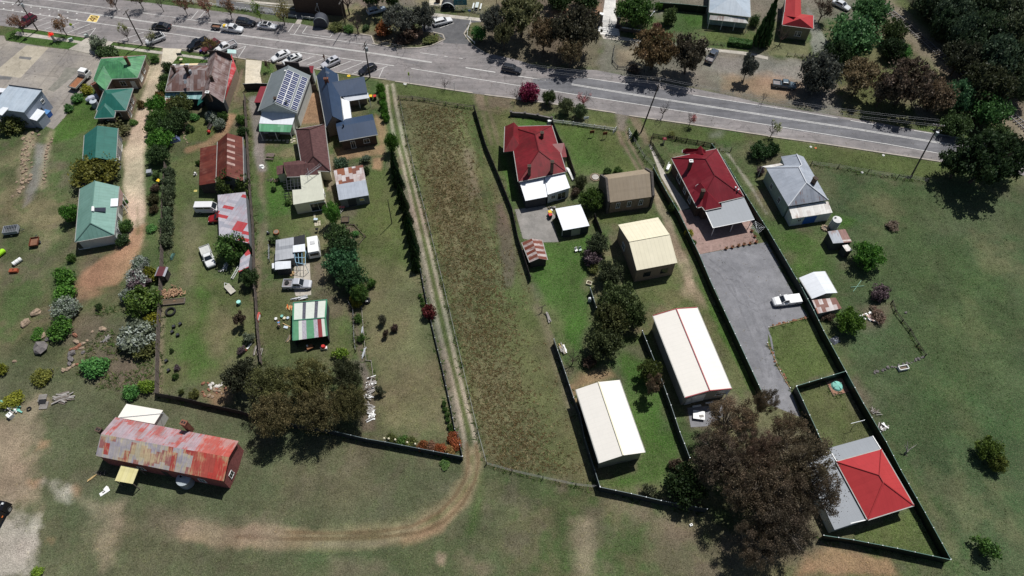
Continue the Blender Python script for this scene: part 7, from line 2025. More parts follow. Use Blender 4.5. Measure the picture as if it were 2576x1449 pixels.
 if sunroof:
  MB().box(((r0 + r1) / 2 + .25, 0, Hh + .006), (.7, .85, .012)).build('sunroof', GLASS, root)
 for sx in (1, -1):
  for sy in (1, -1):
   t = link('wheel', WH_T, root, ((L / 2 - .9) if sx > 0 else (-L / 2 + .95), sy * (w2 - .1), .34))
   link('rim', WH_R, t)
 for sy in (1, -1):
  MB().box((L / 2 - .16, sy * w2 * .66, zh - .27), (.16, .3, .14)).build('headlight', LAMPW, root)
  MB().box((-L / 2 + (.03 if not isu else .02), sy * w2 * .76, zb - .22 if not isu else .8), (.08, .22, .16)).build('tail_light', LAMPR, root)
  MB().box((c1 - .35, sy * (w2 + .07), zb + .06), (.12, .16, .12)).build('wing_mirror', pm, root)
 if isu:
  tl = L / 2 + c0 - .12
  tx = -L / 2 + tl / 2
  if tray == 'tub':
   mb = MB().box((tx, 0, .62), (tl, Wd * .96, .5))
   for y in (-w2 + .08, w2 - .08): mb.box((tx, y, 1.0), (tl, .1, .3))
   for x in (-L / 2 + .05, -L / 2 + tl - .05): mb.box((x, 0, 1.0), (.08, Wd * .9, .3))
   o = mb.build('tray', pm, root)
   MB().box((tx, 0, .88), (tl - .2, Wd - .3, .02)).build('tray_liner', M('tray_liner', (.22, .2, .2), .8, .3), o)
  elif tray == 'cover':
   mb = MB().box((tx, 0, .72), (tl, Wd * .96, .72)).box((tx, 0, 1.1), (tl - .08, Wd * .88, .06))
   mb.build('tray', pm, root)
  elif tray == 'canopy':
   MB().box((tx, 0, .72), (tl, Wd * .96, .72)).box((tx, 0, 1.4), (tl, Wd * .86, .66), taper=.94).build('canopy', pm, root)
  else:   # flat alloy tray with low drop sides and a headboard
   al = M('alloy_tray', (.5, .5, .48), .5, .12)
   mb = MB().box((tx, 0, .86), (tl, Wd * 1.04, .1))
   for y in (-w2, w2): mb.box((tx, y, 1.0), (tl, .05, .24))
   mb.box((-L / 2 + .02, 0, 1.0), (.05, Wd, .24))
   for z in (1.2, 1.45): mb.box((-L / 2 + tl, 0, z), (.05, Wd * .95, .05))
   for y in (-w2 * .9, 0, w2 * .9): mb.box((-L / 2 + tl, y, 1.2), (.05, .05, .6))
   mb.build('tray', al, root)
   MB().box((tx, 0, .5), (tl * .9, .8, .4)).build('chassis', BLACK, root)
 if extra: extra(root, L, Wd)
 return root
def roofrails(root, L, Wd):
 for y in (-.6, .6): MB().box((-.75, y, 1.73), (1.9, .05, .05)).build('roof_rail', BLACK, root)
def load(root, L, Wd):
 MB().box((-1.9, .1, 1.15), (.7, .9, .35), .3).build('crate', YEL, root); MB().tube([(-1.4, -.4, 1.2), (-1.4, .3, 1.25)], [.25, .25], 10).build('drum', WHITE, root)
def tyreload(root, L, Wd):
 mb = MB(); mb.tube([(-1.9, .1, .9), (-1.9, .1, 1.12)], [.42, .42], 16); o = mb.build('spare_tyre', RUBBER, root)
VG = 'vehicles parked or driving along the street'
car('dark red car parked nose in beside the leftmost power pole', 'suv', (.09, .006, .014), 'a 345,195', 'a 235,270')
car('black car driving along the road', 'sedan', (.006, .006, .008), 'a 1716,292', 'a 1546,276', name='driving_car')
car('white off-roader with a black glass roof beside the second power pole', 'suv', (.66, .66, .66), 'a 1635,392', 'a 1512,440', roofcol=(.012, .012, .014), extra=roofrails)
car('black pickup parked left of the olive brown tree', 'ute', (.008, .009, .011), 'a 2070,425', 'a 1925,500', name='pickup', cat='pickup', tray='cover')
car('maroon car half hidden by the olive brown tree', 'wagon', (.12, .03, .03), 'a 2185,445', 'a 2065,520')
car('white twin cab pickup with an open tub behind the street gable', 'ute', (.68, .68, .68), 'a 2345,468', 'a 2215,525', name='pickup', cat='pickup')
car('white pickup towing the small rusty trailer', 'ute', (.66, .67, .68), 'a 2262,300', 'a 2435,322', name='pickup', cat='pickup', extra=load)
car('dark blue off-roader parked across the road', 'suv', (.012, .016, .024), 'a 2400,236', 'a 2560,258')
car('white coupe with a black roof parked across the road', 'sedan', (.68, .68, .69), 'b 48,272', 'b 195,288', roofcol=(.012, .012, .014))
car('white sedan, left of the pair before the solar roofed shop', 'sedan', (.7, .7, .7), 'b 325,550', 'b 185,615')
car('white sedan with a sunroof, right of the pair before the solar roofed shop', 'sedan', (.69, .69, .68), 'b 440,585', 'b 300,648', sunroof=True)
car('silver white off-roader beside the standing person', 'suv', (.5, .5, .53), 'b 820,625', 'b 692,685', sunroof=True)
car('dark grey hatchback behind the power pole', 'hatch', (.018, .018, .024), 'b 1195,685', 'b 1058,748')
car('pale blue wagon under the bare trees across the road', 'wagon', (.38, .45, .52), 'b 1160,140', 'b 1272,110')
car('white station wagon in the side car park', 'wagon', (.7, .7, .7), 'b 1802,255', 'b 1958,215')
car('dark van driving on the road in the gum shadow', 'suv', (.02, .024, .034), 'b 2500,702', 'c 72,732', name='driving_car', extra=None)
car('grey blue pickup on the gravel verge', 'ute', (.06, .075, .1), 'c 1972,642', 'c 2040,530', name='pickup', cat='pickup')
car('teal grey pickup parked facing the road on the orange verge', 'ute', (.1, .14, .17), 'd 60,862', 'd 252,885', name='pickup', cat='pickup')
car('white van parked against the patched red shed', 'van', (.7, .7, .7), 'e 1998,675', 'e 2215,672', name='van', cat='van')
car('white pickup with an alloy tray on the yard grass', 'single', (.7, .7, .69), 'e 2068,1055', 'e 2142,1252', name='pickup', cat='pickup', tray='flat')
car('silver pickup with a tyre in its tub beside the concrete slab', 'ute', (.42, .43, .46), 'f 305,1432', 'f 548,1432', name='pickup', cat='pickup', extra=tyreload)
car('white pickup alone on the gravel drive', 'single', (.7, .7, .7), 'l 300,128', 'l 50,160', name='pickup', cat='pickup', tray='cover')
car('red car half under the patched red shed', 'hatch', (.25, .012, .012), 'e 2280,755', 'e 2160,770')
car('white car deep in the shade at the top right', 'sedan', (.6, .62, .63), 'd 690,50', 'd 770,90')
def truck(label, rear, front):
 pr, pf = W(rear)[0], W(front)[0]
 d = pf - pr
 root = thing('flatbed_truck', label, 'truck', (pr + pf) / 2, math.atan2(d.y, d.x))
 MB().box((0, 0, .62), (5.9, .9, .3)).build('chassis', BLACK, root)
 mb = MB().box((2.05, 0, 1.1), (1.7, 1.95, .95)).box((1.95, 0, 1.95), (1.45, 1.85, .8), taper=.9)
 mb.build('cab', WHITE, root)
 MB().face([(2.9, -.8, 1.62), (2.9, .8, 1.62), (2.66, .74, 2.24), (2.66, -.74, 2.24)]).build('windscreen', GLASS, root)
 for s_ in (-1, 1): MB().box((2.0, s_ * .9, 1.95), (.9, .06, .5)).build('side_window', GLASS, root)
 mb = MB()
 for y in (-1.05, 1.05): mb.box((-.95, y, 1.12), (3.9, .07, .38))
 for x in (-2.88, .98): mb.box((x, 0, 1.12), (.07, 2.1, .38))
 for y in (-.8, 0, .8): mb.box((1.02, y, 1.6), (.06, .06, .8))
 mb.box((1.02, 0, 1.95), (.06, 2.0, .08))
 mb.build('tray_sides', M('truck_tray', (.42, .42, .38), .6, .2), root)
 MB().box((-.95, 0, .92), (3.85, 2.05, .08)).build('tray_floor', M('rusty_tray_floor', (.28, .12, .06), .9, .35, 3), root)
 for x in (1.9, -1.7):
  for y in (-.85, .85):
   t = link('wheel', WH_T, root, (x, y, .38), None, (1.12, 1.3, 1.12)); link('rim', WH_R, t)
truck('old white flatbed truck with a rusty tray on the concrete yard', 'a 755,912', 'a 895,765')
def trailer(label, rear, front, L=2.2, Wd=1.3, mat=None, floor=None, hw=.35, name='box_trailer'):
 pr, pf = W(rear)[0], W(front)[0]
 d = pf - pr
 root = thing(name, label, 'trailer', (pr + pf) / 2, math.atan2(d.y, d.x))
 mat = mat or RUSTM
 mb = MB()
 for y in (-Wd / 2, Wd / 2): mb.box((0, y, .5 + hw / 2), (L, .05, hw))
 for x in (-L / 2, L / 2): mb.box((x, 0, .5 + hw / 2), (.05, Wd, hw))
 mb.build('sides', mat, root)
 MB().box((0, 0, .5), (L - .06, Wd - .06, .05)).build('floor', floor or M('trailer_floor', (.2, .1, .06), .9, .3), root)
 MB().bar((L / 2, -.4, .45), (L / 2 + .9, 0, .42), .05).bar((L / 2, .4, .45), (L / 2 + .9, 0, .42), .05).build('drawbar', DARKMETAL, root)
 for y in (-Wd / 2 - .14, Wd / 2 + .14):
  t = link('wheel', WH_T, root, (0, y, .3), None, (.88, .8, .88)); link('rim', WH_R, t)
 return root
trailer('small rusty box trailer behind the white pickup', 'a 2140,282', 'a 2228,292', mat=DARKMETAL)
trailer('rusty box trailer alone in the left field', 'e 350,1055', 'e 372,955', 2.0, 1.5)
t = trailer('grey caged trailer in the left field', 'e 60,900', 'e 210,880', 2.6, 1.7, M('zinc_cage', (.3, .32, .35), .6, .2), M('dark_load', (.06, .065, .07), .8, .3), .7, 'cage_trailer')
for x in range(-4, 5): MB().bar((x * .3, -.85, 1.22), (x * .3, .85, 1.22), .03).build('cage_bar', STEEL, t)
t = thing('caravan', 'white caravan parked beside the workshop shelter', 'caravan', W('f 596,1078')[0], math.atan2(*(lambda d: (d.y, d.x))(W('f 580,925')[0] - W('f 600,1120')[0])))
MB().box((0, 0, 1.25), (3.9, 2.1, 1.7), taper=.97).box((0, 0, 2.2), (3.7, 1.95, .12)).build('body', WHITE, t)
MB().box((.3, 0, 2.3), (.8, .9, .08)).build('roof_hatch', M('hatch_grey', (.5, .5, .5), .5), t)
MB().box((-1.97, 0, 1.5), (.05, 1.5, .6)).build('window', GLASS, t)
for s_ in (-1, 1):
 MB().box((.2, s_ * 1.06, 1.55), (1.1, .05, .55)).build('window', GLASS, t)
 w_ = link('wheel', WH_T, t, (-.3, s_ * .95, .34)); link('rim', WH_R, w_)
MB().bar((1.9, -.5, .45), (3.0, 0, .45), .05).bar((1.9, .5, .45), (3.0, 0, .45), .05).build('drawbar', DARKMETAL, t)
MB().box((0, 0, .38), (3.6, 1.6, .1)).build('chassis', BLACK, t)
# black machine cut by the left edge
t = thing('black_truck', 'black truck with white lettering cut by the left edge', 'truck', W('m -60,970')[0], 1.42)
BK = M('black_truck_paint', (.008, .008, .011), .35, .1)
MB().box((0, 0, 1.5), (4.4, 2.3, 1.5)).box((.2, 0, 2.5), (3.0, 2.1, .6), taper=.9).build('body', BK, t)
MB().box((3.0, 0, 1.2), (1.5, 2.3, 1.4), taper=.92).build('bonnet', BK, t)
MB().box((-3.2, -.2, .9), (1.9, 2.2, .25)).box((-3.6, -.9, 1.2), (.3, .3, .6)).build('deck', BK, t)
for x in (-2.4, -1.2, 2.9):
 for y in (-1.05, 1.05):
  w_ = link('wheel', WH_T, t, (x, y, .5), None, (1.5, 1.6, 1.5)); link('rim', WH_R, w_)
for k in range(12):
 MB().box((-.9 + k * .17, -1.165, 1.95), (.1, .02, .22 if k % 3 else .16)).build('lettering', WHITE, t) if k % 5 != 4 else None
for k in range(10):
 MB().box((-.8 + k * .15, -1.165, 1.62), (.09, .02, .1)).build('lettering', M('blue_lettering', (.35, .55, .62), .5), t) if k % 4 != 3 else None
for x, y, z in ((-3.0, -.3, 1.1), (-3.4, -.5, 1.1), (3.3, -.7, 1.95), (3.0, -.3, 1.95)): MB().box((x, y, z), (.3, .3, .12)).build('lamp', LAMPW, t)
MB().box((1.6, -1.2, 1.2), (.3, .08, .12)).build('side_marker', ORANGE, t)
def put(name, label, cat, at, rz=0.0, group=None): return thing(name, label, cat, W(at)[0], rz, group)
def bin_(label, at, lid, rz=0.0):
 t = put('wheelie_bin', label, 'bin', at, rz)
 MB().box((0, 0, .5), (.52, .58, .92), taper=1.15).build('body', M('bin_green', (.015, .03, .02), .6), t)
 MB().box((0, 0, 1.02), (.66, .76, .08)).box((0, -.34, 1.05), (.5, .1, .06)).build('lid', lid, t)
 for s_ in (-1, 1): MB().tube([(s_ * .24, .28, .11), (s_ * .32, .28, .11)], [.11, .11], 10).build('wheel', RUBBER, t)
bin_('yellow lidded bin beside the conifer hedge', 'b 1160,1000', YEL)
bin_('red lidded bin beside the yellow lidded one', 'b 1200,1000', REDP, .3)
bin_('yellow lidded bin on its side lawn next to the driveway strip', 'e 1615,400', YEL, 1.2)
bin_('yellow lidded bin beside the white carport', 'g 380,715', YEL, .4)
bin_('red lidded bin beside the white carport', 'g 383,740', REDP, .4)
t = put('storage_tub', 'blue storage tub beside the workshop lean-to', 'tub', 'a 488,1165')
MB().box((0, 0, .6), (1.6, 1.1, 1.1), -.3, taper=1.06).build('body', BLUEP, t); MB().box((0, 0, 1.18), (1.75, 1.25, .08), -.3).build('lid', M('light_blue', (.1, .25, .5), .5), t)
def tank(label, at, r, h, mat, lidm, dome=.25):
 t = put('water_tank', label, 'water tank', at)
 mb = MB().cyl((0, 0, 0), r, h, 24)
 for k in range(1, 6): mb.cyl((0, 0, h * k / 6 - .02), r + .025, .05, 24)
 mb.build('shell', mat, t)
 MB().cyl((0, 0, h), r + .03, .04, 24, 0, None, dome).build('roof', lidm, t)
 MB().cyl((-r * .4, r * .3, h + dome * .5), .2, .12, 12).build('hatch', BLACK, t)
 return t
tank('round corrugated water tank beside the rusty rear skillion', 'h 652,835', .85, 2.3, M('tank_white', (.5, .52, .52), .5, .15), M('tank_lid', (.62, .62, .6), .5, .2))
t = tank('round zinc water tank against the derelict farmhouse', 'm 1890,510', 1.1, 1.8, STEEL, M('tank_top', (.36, .4, .42), .5, .2), .15)
MB().tube([(-.3, .4, 2.0), (-.3, 1.6, 2.9)], [.08, .08], 8).build('downpipe', STEEL, t)
t = put('septic_lid', 'pale green domed tank lid in a bed of red stones', 'tank lid', 'l 692,988')
MB().cyl((0, 0, .02), 1.0, .3, 24, 0, .8, .25).build('dome', TEALP, t)
for k in range(4): MB().box((math.cos(k * 1.57 + .5) * .45, math.sin(k * 1.57 + .5) * .45, .46), (.7, .08, .1), k * 1.57 + .5).build('rib', M('teal_dark', (.14, .38, .32), .5), t)
sheet('stone_bed', 'l 582,945 745,905 818,1045 655,1085', .03, groundM('red_stones', (.25, .12, .08), (.42, .24, .17), 3.5, 9))
fence('timber_edging', 'timber frame round the bed of red stones', 'l 582,945 655,1085 818,1045', .15, 'rail', BROWNTIMBER, top=False, step=3, cat='edging')
t = put('bath', 'old white bathtub used as a trough in the right paddock', 'bath', 'l 1352,812', .2)
mb = MB()
for (x, y, sx, sy) in ((0, .36, 1.7, .1), (0, -.36, 1.7, .1), (.82, 0, .1, .75), (-.82, 0, .1, .75)): mb.box((x, y, .3), (sx, sy, .55))
mb.build('rim', WHITE, t); MB().box((0, 0, .22), (1.55, .65, .1)).build('water', M('muddy_water', (.12, .08, .045), .2), t)
def tyre(label, at, r, tube=.18, mat=RUBBER, z=0.0):
 t = put('tyre_ring', label, 'tyre', at)
 mb = MB()
 n, m = 22, 8
 for i in range(n):
  for j in range(m):
   a, b = 2 * math.pi * i / n, 2 * math.pi * j / m
   mb.v.append(((r + tube * math.cos(b)) * math.cos(a), (r + tube * math.cos(b)) * math.sin(a), tube * 1.5 * (1 + math.sin(b))))
 for i in range(n):
  for j in range(m):
   mb.f.append([i * m + j, ((i + 1) % n) * m + j, ((i + 1) % n) * m + (j + 1) % m, i * m + (j + 1) % m]); mb.m.append(0); mb.uv.append(None)
 mb.build('tyre', mat, t, True)
 return t
tyre('big tractor tyre lying below the firewood bed', 'i 1722,245', .78, .17)
t = tyre('black ring with a white bottom beside the yellow bush', 'j 1118,135', .52, .2)
MB().cyl((0, 0, .02), .4, .06, 16).build('water', WHITE, t)
tyre('loose tyre at the end of the scrap heap', 'i 297,1220', .3, .1)
def pile(name, label, at, n, lx, ly, L, w_, mats, h=.35, ang=0.0, jit=.4, cat='timber pile'):
 """a heap of boards or pipes that reads as one pile"""
 t = put(name, label, cat, at, ang)
 for k, mt in enumerate(mats):
  mb = MB()
  for i in range(n // len(mats)):
   mb.box((R.gauss(0, lx * .4), R.gauss(0, ly * .4), R.uniform(.05, h)), (L * R.uniform(.6, 1.1), w_ * R.uniform(.7, 1.4), .06), R.gauss(0, jit), tilt=R.gauss(0, .05))
  mb.build('boards' if w_ > .1 else 'sticks', mt, t)
 return t
PT = M('grey_board', (.3, .28, .26), .9, .25)
pile('timber_pile', 'heap of grey boards in the lower left paddock', 'i 640,1110', 40, 1.0, .9, 2.6, .2, [PT, TIMBER], .4, .2, .3)
pile('scrap_heap', 'heap of white and grey scrap near the left edge', 'i 120,1200', 39, 1.2, .8, 2.2, .22, [WHITE, PT, TEALP], .5, -.5, .35, 'scrap heap')
pile('branch_heap', 'heap of bleached dead branches in the rocky paddock', 'i 1075,520', 14, .5, .4, 1.6, .07, [PT], .4, 1.0, .6, 'branch heap')
pile('timber_pile', 'long white heap of old boards and sheets beside the gum clump', 'j 1150,1000', 44, .7, 2.6, 1.5, .16, [PT, WHITE, TIMBER], .5, .1, .9)
pile('timber_pile', 'scattered white scrap at the lower end of the border beside the gum clump', 'j 1160,1260', 26, .5, 1.9, 1.4, .15, [PT, WHITE], .4, .1, .9)
pile('pipe_stack', 'stack of pale pipes in the timber edged border', 'j 1085,655', 9, .35, .2, 2.2, .1, [STEEL], .25, 1.5, .05, 'pipe stack')
pile('pipe_stack', 'upper stack of pale pipes in the timber edged border', 'j 1072,425', 6, .25, .2, 1.4, .1, [STEEL], .25, 1.6, .05, 'pipe stack')
pile('pipe_stack', 'stack of long white pipes beside the weathered red house', 'g 585,310', 8, .1, .5, 3.6, .16, [WHITE], .4, -1.25, .03, 'pipe stack')
pile('timber_pile', 'stack of grey boards on the bare strip of the green lawn', 'k 365,305', 10, .5, .25, 1.9, .2, [PT], .5, -1.3, .06)
pile('timber_pile', 'white boards and wrapped sheets beside the dark metal fence', 'k 515,620', 14, .6, .7, 1.9, .16, [WHITE, PT, NEWTIMBER], .5, -1.2, .15)
pile('firewood', 'firewood stack heaped in the long yard above the raised bed', 'i 1730,60', 150, 2.4, 1.2, .6, .15, [M('cut_wood', (.36, .22, .13), .9, .3), M('split_wood', (.22, .13, .08), .9, .3)], .5, 0, 1.5, 'firewood')
pile('scrap_heap', 'white ladders and poles heaped below the round green tree', 'e 2265,1250', 16, .8, .5, 2.0, .08, [WHITE, PT], .4, 1.2, .4, 'scrap heap')
pile('timber_pile', 'fallen pale roof sheets among the brambles', 'l 1010,290', 12, 1.2, .9, 1.6, .4, [WHITE, M('pinkish_sheet', (.5, .35, .3), .8, .3)], .4, -.9, .3, 'fallen sheets')
pile('branch_heap', 'pile of old branches with pale sticks in the right paddock', 'h 1240,810', 18, .8, .6, 1.3, .06, [TIMBER, PT], .4, .2, .8, 'branch heap')
pile('branch_heap', 'sticks and scraps outside the long green fence', 'l 1075,1240', 16, .5, 1.0, 1.2, .08, [PT, TIMBER], .3, .8, .8, 'branch heap')
pile('scrap_heap', 'white scrap outside the long green fence', 'l 1160,1400', 16, .5, .6, 1.2, .2, [PT, WHITE, DARKTIMBER], .4, 1, .6, 'scrap heap')
pile('timber_pile', 'grey boards beside the pink tank near the half rusty shed', 'f 865,670', 8, .4, .4, 1.1, .16, [PT], .4, 1.4, .2)
pile('timber_pile', 'new yellow boards beside the derelict farmhouse', 'm 930,465', 9, .5, .2, 1.3, .09, [NEWTIMBER], .2, .8, .1)
pile('branch_heap', 'heap of dark sticks at the farmhouse corner', 'm 1010,420', 18, .8, .3, .9, .06, [TIMBER, DARKTIMBER], .4, 0, .8, 'branch heap')
pile('timber_pile', 'offcuts beside the concrete slab of the workshop shelter', 'f 365,1310', 12, .4, .4, .9, .1, [NEWTIMBER, M('pink_board', (.5, .25, .15), .8)], .4, .3, .8)
pile('scrap_heap', 'black bars and crates above the patchwork shed', 'j 450,105', 18, 1.3, .4, 1.8, .12, [BLACK, STEEL, WHITE], .4, .15, .2, 'scrap heap')
pile('scrap_heap', 'orange pallet wood beside the patchwork shed', 'j 335,200', 10, .3, .8, 1.0, .14, [NEWTIMBER, ORANGE], .4, 1.5, .2, 'scrap heap')
pile('timber_pile', 'timber frame offcuts leaning by the patchwork shed', 'j 335,510', 8, .3, .6, 1.5, .1, [NEWTIMBER, TIMBER], .3, 1.5, .3)
pile('clutter', 'household clutter by the rear door of the weathered red house', 'g 400,655', 20, .7, .5, .5, .25, [WHITE, PT, TIMBER, BLACK], .5, 0, 1, 'clutter')
pile('clutter', 'white junk beside the rusty barn lean-to', 'e 1965,305', 10, .3, .5, .5, .3, [WHITE, PT, BLACK], .6, 0, 1, 'clutter')
pile('clutter', 'pots and planks along the house wall left of the pergola', 'f 170,370', 16, .3, 1.4, .9, .15, [TIMBER, NEWTIMBER, DARKTIMBER], .3, 1.5, .3, 'clutter')
pile('timber_pile', 'dark planks along the foot of the brown fence', 'j 25,640', 10, .2, 1.2, 1.8, .1, [PT, TIMBER], .4, 1.5, .1)
# raised beds
def bed(label, at, L, Wd, ang, col=TIMBER):
 t = put('raised_bed', label, 'garden bed', at, ang)
 mb = MB()
 for y in (-Wd / 2, Wd / 2): mb.box((0, y, .2), (L, .08, .4))
 for x in (-L / 2, L / 2): mb.box((x, 0, .2), (.1, Wd + .1, .42))
 mb.build('boards', col, t); MB().box((0, 0, .16), (L - .1, Wd - .1, .3)).build('soil', M('garden_soil', (.1, .075, .05), .95, .3, 3), t)
 return t
bed('timber raised bed below the firewood in the long yard', 'i 1750,145', 4.0, 1.1, .12)
bed('square dark raised bed near the slender light green tree', 'f 900,770', 1.4, 1.3, .05, DARKTIMBER)
bed('small cream framed planter on the green lawn', 'g 775,1405', .9, .7, -.3, CREAM)
# pallets
for i, (at, lab) in enumerate((('i 432,1110', 'upper grey pallet beside the black sheet'), ('i 445,1185', 'lower grey pallet beside the black sheet'))):
 t = put('pallet', lab, 'pallet', at, .1)
 mb = MB()
 for k in range(7): mb.box((0, (k - 3) * .19, .18), (1.35, .12, .04))
 mb.build('slats', PT, t)
 mb = MB()
 for x in (-.6, 0, .6): mb.box((x, 0, .08), (.1, 1.25, .14))
 mb.build('bearers', TIMBER, t)
t = put('plastic_sheet', 'black sheet lying between the two pallets', 'sheet', 'i 435,1150', .1)
MB().box((0, 0, .3), (1.2, .8, .06)).box((0, 0, .14), (1.0, .7, .26)).build('sheet', BLACK, t)
t = put('white_box', 'white appliance tipped over in front of the scrap heap', 'appliance', 'i 118,1295', -.6)
MB().box((0, 0, .4), (.85, .8, .8)).build('cabinet', WHITE, t); MB().box((-.1, .1, .81), (.4, .12, .02)).build('slot', BLACK, t)
t = put('washing_machine', 'rusty red box beside the white roll in the left field', 'metal box', 'e 148,1285', .1)
MB().box((0, 0, .3), (1.5, .75, .55)).build('box', M('orange_rust', (.3, .07, .03), .8, .3), t); MB().box((0, .05, .6), (.3, .25, .06)).box((0, .05, .64), (.1, .1, .08)).build('lid', RUSTM, t)
t = put('wrapped_bale', 'white wrapped roll in the left field', 'bale', 'e 185,1195', .9)
MB().tube([(-.85, 0, .42), (.85, 0, .42)], [.42, .42], 14).build('roll', WHITE, t); MB().tube([(-.3, 0, .42), (-.27, 0, .42)], [.44, .44], 14).tube([(.3, 0, .42), (.33, 0, .42)], [.44, .44], 14).build('strap', BLACK, t)
t = put('plastic_tank', 'lime green plastic tank cut by the left edge', 'tank', 'e 10,1120', 1.0)
MB().tube([(-1.1, 0, .5), (-.9, 0, .5), (.9, 0, .5), (1.1, 0, .5)], [.3, .5, .5, .3], 14).build('tank', M('lime_plastic', (.35, .7, .02), .5, .1), t); MB().cyl((.3, 0, .95), .15, .12, 10).build('cap', BLACK, t)
t = put('covered_boat', 'white tarpaulin covered boat beside the teal cottage', 'boat', 'a 965,1010', .5)
MB().tube([(-1.8, 0, .7), (-1.0, 0, .7), (.8, 0, .75), (1.9, 0, .8)], [.35, .75, .7, .12], 10).build('cover', M('pale_tarp', (.45, .47, .55), .7, .15), t); MB().box((0, 0, .25), (2.6, 1.0, .2)).build('trailer', DARKMETAL, t)
t = put('grey_drum_tank', 'pale round tank beside the teal cottage', 'tank', 'a 968,1070')
MB().cyl((0, 0, 0), .75, 1.5, 18).build('shell', M('grey_tank', (.3, .33, .38), .5), t); MB().cyl((0, 0, 1.5), .78, .06, 18, 0, .5).build('lid', M('grey_tank_lid', (.42, .46, .5), .5), t)
t = put('tarpaulin_heap', 'blue and white tarpaulin heap beside the driveway thicket', 'tarpaulin', 'a 1760,1415', .4)
MB().box((0, 0, .45), (2.2, 1.4, .8), taper=.6).build('heap', M('blue_tarp', (.12, .15, .28), .7, .5, 4), t); MB().box((.2, .2, .85), (1.2, .5, .1), .5).build('fold', M('pale_fold', (.4, .42, .48), .7), t)
t = put('tarpaulin_heap', 'black and white speckled mound behind the bungalow', 'tarpaulin', 'e 870,440', 0)
MB().cyl((0, .3, 0), 1.3, 1.0, 14, 0, 1.0, .5).build('mound', M('speckled_tarp', (.05, .05, .06), .7, .8, 8), t); MB().box((0, .9, .5), (1.6, .2, .9)).build('edge', BLACK, t)
t = put('tarpaulin_heap', 'crumpled grey sheet outside the long green fence', 'tarpaulin', 'l 670,530', .5)
MB().box((0, 0, .3), (1.5, 1.3, .5), taper=.5).build('heap', M('grey_tarp', (.18, .19, .22), .8, .5, 5), t); MB().box((.3, .1, .5), (.6, .6, .15), .6).build('fold', PT, t)
t = put('dog_kennel', 'tiny hut with a maroon lid roof beside the paling fence', 'hut', 'e 1665,1345', -.05)
MB().box((0, 0, 1.0), (1.6, 1.7, 2.0)).build('wall', DARKTIMBER, t); MB().box((0, 0, 2.05), (1.3, 2.1, .1)).build('roof', M('maroon_lid', (.1, .025, .03), .6), t)
for s_ in (-1, 1): MB().box((s_ * .8, 0, 1.98), (.4, 2.1, .06), tilt=s_ * .5).build('roof_edge', M('hut_grey', (.3, .3, .33), .7), t)
MB().box((0, -.87, .9), (.7, .04, 1.6)).build('door', TIMBER, t)
t = put('picnic_table', 'brown picnic table on the grass left of the tiled house', 'picnic table', 'f 150,138', -.1)
mb = MB()
for k in range(5): mb.box((0, (k - 2) * .16, .74), (1.7, .14, .04))
mb.build('top', BROWNTIMBER, t)
for s_ in (-1, 1):
 MB().box((0, s_ * .75, .44), (1.7, .26, .04)).build('bench', BROWNTIMBER, t)
 MB().bar((s_ * .6, -.75, 0), (s_ * .6, .3, .72), .05).bar((s_ * .6, .75, 0), (s_ * .6, -.3, .72), .05).build('legs', DARKTIMBER, t)
t = put('picnic_table', 'white picnic table with two benches in the park across the road', 'picnic table', 'b 2225,75', 1.45)
MB().box((0, 0, .74), (2.2, .8, .08)).build('top', M('pale_table', (.5, .55, .53), .6), t)
for s_ in (-1, 1):
 MB().box((0, s_ * .95, .44), (2.2, .35, .08)).build('bench', M('pale_bench', (.6, .62, .6), .6), t); MB().box((0, s_ * .95, .2), (1.8, .2, .4)).build('bench_base', DARKMETAL, t)
MB().box((0, 0, .35), (1.6, .4, .7)).build('pedestal', DARKMETAL, t)
t = put('notice_board', 'large blue green notice board at the park fence across the road', 'notice board', 'b 2060,98', .0)
for s_ in (-1, 1): MB().bar((s_ * 1.3, 0, 0), (s_ * 1.3, 0, 1.9), .05).build('post', DARKMETAL, t)
MB().box((0, 0, 2.1), (3.3, .1, 1.5)).build('panel', M('teal_board', (.03, .15, .18), .5), t); MB().box((0, -.07, 2.1), (1.4, .03, .7)).build('picture', M('board_map', (.1, .2, .2), .6, .6, 3), t)
t = put('play_dome', 'dark arched play shelter with a pale rim in the park', 'shelter', 'b 1932,75', .0)
mb = MB(); mr = MB()
for k in range(9):
 a = math.pi * k / 8
 for r_, m_, hw_ in ((1.7, mb, 1.0), (1.8, mr, .18)):
  b_ = math.pi * (k + 1) / 8
  if k < 8:
   for y0, y1 in ((-hw_, hw_),):
    m_.face([(r_ * math.cos(a), y0 + (0 if m_ is mb else -1), r_ * math.sin(a) * 1.15), (r_ * math.cos(b_), y0 + (0 if m_ is mb else -1), r_ * math.sin(b_) * 1.15), (r_ * math.cos(b_), y1 + (0 if m_ is mb else -1), r_ * math.sin(b_) * 1.15), (r_ * math.cos(a), y1 + (0 if m_ is mb else -1), r_ * math.sin(a) * 1.15)])
mb.build('shell', M('dark_shell', (.04, .042, .045), .7), t); mr.build('rim', M('pale_rim', (.4, .43, .42), .6), t); MB().box((0, .5, .6), (2.9, .1, 1.2)).build('back_wall', DARKMETAL, t)
t = put('play_cube', 'small dark box on a cream slab in the park', 'park furniture', 'b 1815,30')
MB().box((0, 0, .05), (3.6, 2.2, .1)).build('slab', PALE, t); MB().box((.4, .2, .75), (1.1, .8, 1.3)).build('box', DBRICK, t); MB().box((.4, .2, 1.45), (1.2, .9, .1)).build('lid', M('pale_lid', (.5, .55, .58), .5), t)
